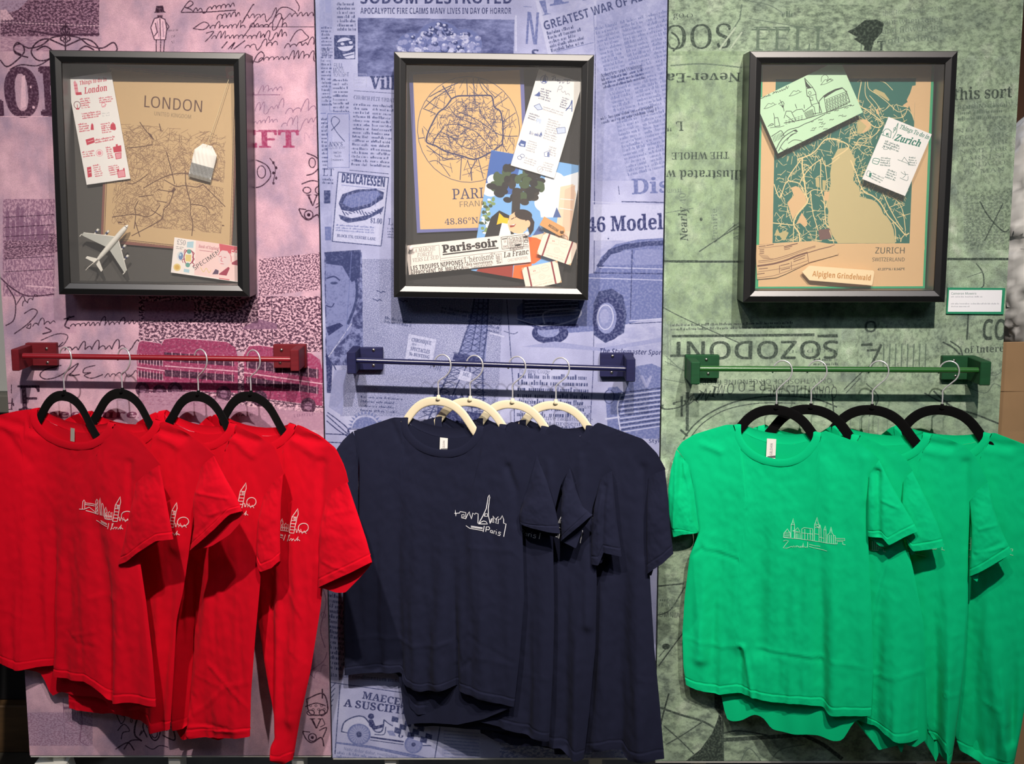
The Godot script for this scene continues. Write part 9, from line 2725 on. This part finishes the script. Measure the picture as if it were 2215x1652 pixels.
	flat_thing("holiday_photograph", "glossy colour photograph of a laughing dark-haired child outdoors", "photograph", it.photo, sheet_of(it.photo, 4.0, col(118, 172, 226), inklist([[118, 172, 226], [238, 244, 250], [124, 150, 92], [30, 28, 30], [238, 190, 150], [44, 32, 30], [232, 104, 34], [232, 206, 178], [70, 96, 152], [250, 190, 20], [246, 244, 240], [52, 96, 172], [64, 84, 54], [150, 46, 30], [226, 190, 164], [48, 42, 38]])), 0.001, 0.35, 0.5)
	flat_thing("newspaper_cutting", "tilted newspaper cutting with the heading Paris-soir", "newspaper", it.cutting, sheet_of(it.cutting, 5.0, col(236, 226, 218), inklist([[236, 226, 218], [30, 26, 26], [60, 56, 56], [120, 110, 106]])), 0.001)
	suitcase("upper cream paper suitcase with two dark red straps", it.case_upper, true)
	suitcase("lower cream paper suitcase with two dark red straps", it.case_lower, false)
	var lt: Dictionary = it.luggage_tag
	var tagr := thing("luggage_tag", "brown cardboard luggage tag with black lettering", "luggage tag", Vector3(lt.at[0], lt.at[1], lt.at[2]))
	tagr.rotation.z = lt.rot
	var ltw: float = lt.w * 0.0005
	var lth: float = lt.h * 0.0005
	part("tag_card", slab(PackedVector2Array([Vector2(-ltw, -lth), Vector2(ltw * 0.8, -lth), Vector2(ltw, -lth * 0.4), Vector2(ltw, lth * 0.4), Vector2(ltw * 0.8, lth), Vector2(-ltw, lth)]), -0.001, 0.0, Rect2(-ltw, -lth, ltw * 2, lth * 2)), printed(sheet_of(lt, 5.0, col(206, 152, 92), inklist([[0, 0, 0], [38, 28, 24]]))), tagr)
	part("eyelet", tube(PackedVector3Array([Vector3(ltw * 0.8, 0, -0.0005), Vector3(ltw * 0.8, 0, 0.0012)]), [0.0042], 16), mat(col(120, 90, 60), 0.4, 0.6), tagr)
	flat_thing("map_poster", "tan poster with dark green street map titled ZURICH", "poster", it.zurich_map, sheet_of(it.zurich_map, 3.0, col(44, 160, 112), inklist([[218, 182, 134], [30, 104, 92], [228, 206, 150], [70, 72, 60], [112, 84, 80], [196, 182, 132], [188, 176, 124]])), 0.0012)
	flat_thing("postcard", "pale green postcard with an ink drawing of riverside Zurich", "postcard", it.postcard, sheet_of(it.postcard, 5.0, col(190, 228, 190), inklist([[190, 228, 190], [44, 56, 48]])), 0.001)
	flat_thing("things_to_do_card", "tilted white card with green drawings headed Things to do in Zurich", "card", it.zurich_card, sheet_of(it.zurich_card, 5.0, col(240, 240, 238), inklist([[240, 240, 238], [20, 118, 98], [90, 120, 116]])), 0.001)
	var tk := thing("train_ticket", "thin tan ticket strip with brown print at lower left of the Zurich map", "ticket", Vector3(it.ticket.at[0], it.ticket.at[1], it.ticket.at[2]))
	tk.rotation.z = it.ticket.rot
	var tw: float = it.ticket.w * 0.0005
	var th: float = it.ticket.h * 0.0005
	part("sheet", slab(v2(TICKET), -0.0008, 0.0, Rect2(-tw, -th, tw * 2, th * 2)), printed(sheet_of(it.ticket, 5.0, col(216, 182, 136), inklist([[0, 0, 0], [112, 76, 62], [182, 148, 112]]))), tk)
	# wooden pointer sign with burnt letters
	var sg := thing("wooden_sign", "small pale wooden arrow sign reading Alpiglen Grindelwald", "sign", Vector3(SIGN.at[0], SIGN.at[1], SIGN.at[2]))
	sg.rotation.z = SIGN.rot
	var wood := mat(col(246, 222, 176), 0.6)
	part("arrow_board", slab(v2(SIGN.shape), -0.005, 0.0), wood, sg)
	var tm := TextMesh.new()
	tm.text = "Alpiglen Grindelwald"
	var tf := SystemFont.new()
	tf.font_names = PackedStringArray(["Droid Sans"])
	tf.font_weight = 700
	tm.font = tf
	tm.font_size = 32
	tm.pixel_size = 0.0004
	tm.depth = 0.0004
	var tsz := tm.get_aabb().size
	var lettering := part("burnt_lettering", tm, mat(col(196, 140, 70), 0.8), sg, Vector3(SIGN.text[0], SIGN.text[1], 0.0002))
	lettering.scale = Vector3(SIGN.text[2] / tsz.x, 1.25 * SIGN.text[2] / tsz.x, 1.0)
	# caption card on the green panel
	var cap := flat_thing("caption_card", "white caption card with green border beside the Zurich frame", "caption card", it.caption, sheet_of(it.caption, 5.0, col(40, 142, 104), inklist([[240, 242, 248], [96, 128, 124], [178, 182, 192]])), 0.004)
	cap.position.z = 0.0042
	airplane(PLANE, mat(col(226, 224, 214), 0.35), mat(col(182, 184, 176), 0.45), mat(col(232, 228, 218), 0.4), mat(col(48, 56, 92), 0.4))
	teabag(TEABAG)
	pin("clear push pin at upper left corner of the newspaper cutting", Vector3(PINS[0][0], PINS[0][1], PINS[0][2]))
	pin("clear push pin at upper right corner of the newspaper cutting", Vector3(PINS[1][0], PINS[1][1], PINS[1][2]))
	# ------------------------------------------------ rails
	var steel := mat(col(205, 200, 190), 0.25, 1.0)
	var rail_labels := ["dark red clothes rail on the pink panel", "navy blue clothes rail on the blue panel", "dark green clothes rail on the green panel"]
	var paints := [col(116, 20, 32), col(28, 30, 76), col(24, 80, 46)]
	var rods := [col(134, 22, 34), col(24, 26, 66), col(40, 96, 40)]
	for i in 3:
		var rp := mat(paints[i], 0.6, 0.0, 0.4)
		rp.albedo_texture = speckle(0.02, 0.18, 30 + i, Vector2(0.4, 3.0))
		rp.uv1_triplanar = true
		rp.uv1_scale = Vector3(6, 6, 6)
		rail(rail_labels[i], RAILS[i], rp, mat(rods[i], 0.3, 0.0, 0.6), steel)
	# ------------------------------------------------ hangers and shirts
	var chrome := mat(col(232, 232, 236), 0.3, 0.55)
	var velvet := mat(col(10, 10, 11), 0.95, 0.0, 0.2)
	velvet.rim_enabled = true
	velvet.rim = 0.25
	var cream := mat(col(226, 214, 182), 0.7, 0.0, 0.35)
	var cloths := []
	for c: Color in [col(226, 4, 34), col(30, 33, 54), col(0, 206, 136)]:
		var m := mat(c, 0.9, 0.0, 0.25)
		m.rim_enabled = true
		m.rim = 0.18
		m.rim_tint = 0.6
		m.albedo_texture = speckle(0.35, 0.10, 77)
		m.uv1_triplanar = true
		m.uv1_scale = Vector3(9, 9, 9)
		m.backlight_enabled = true
		m.backlight = c.darkened(0.75)
		cloths.append(m)
	var white_ink := [mat(col(242, 206, 206), 0.8), mat(col(226, 228, 234), 0.8), mat(col(176, 240, 208), 0.8)]
	var tag_sheet := Sheet.new(21, 40, 6.0, col(232, 230, 224))
	letters(tag_sheet, "GILDAN", "s", Vector2(13.5, 34), Vector2(13.5, 9), 5.5, col(60, 60, 64))
	tag_sheet.poly(v2([3, 36, 21, 33, 21, 38, 3, 40], 1.0), col(90, 92, 96))
	var tag_mat := printed(tag_sheet.done())
	var tag_grey := mat(col(168, 166, 156), 0.5)
	var where := ["leftmost", "second from left", "third from left", "rightmost"]
	for r in 3:
		var key: String = ["R", "B", "G"][r]
		var colour: String = ["red", "navy blue", "green"][r]
		var city: String = ["London", "Paris", "Zurich"][r]
		var hang: String = ["black velvet", "cream plastic", "black velvet"][r]
		for i in 4:
			var d: Dictionary = SHIRTS[key + str(i + 1)]
			make_hanger("clothes_hanger", "%s hanger, %s on the %s rail" % [hang, where[i], ["dark red", "navy blue", "dark green"][r]], "%s hangers on the %s rail" % [hang, colour], d, cream if r == 1 else velvet, chrome, 0.0195 if r == 1 else 0.0225)
			var s := make_shirt("t_shirt", "%s t-shirt with small pale %s skyline print, %s of four" % [colour, city, where[i]], "%s t-shirts" % colour, d, cloths[r], cloths[r], 200 + r * 10 + i)
			ink_lines(s, d, DESIGN[key], [0.0009, 0.0008, 0.00055][r], white_ink[r])
			s.remove_meta("front")
			if d.has("tag"):
				neck_tag(s, d, tag_grey if r == 0 else tag_mat)
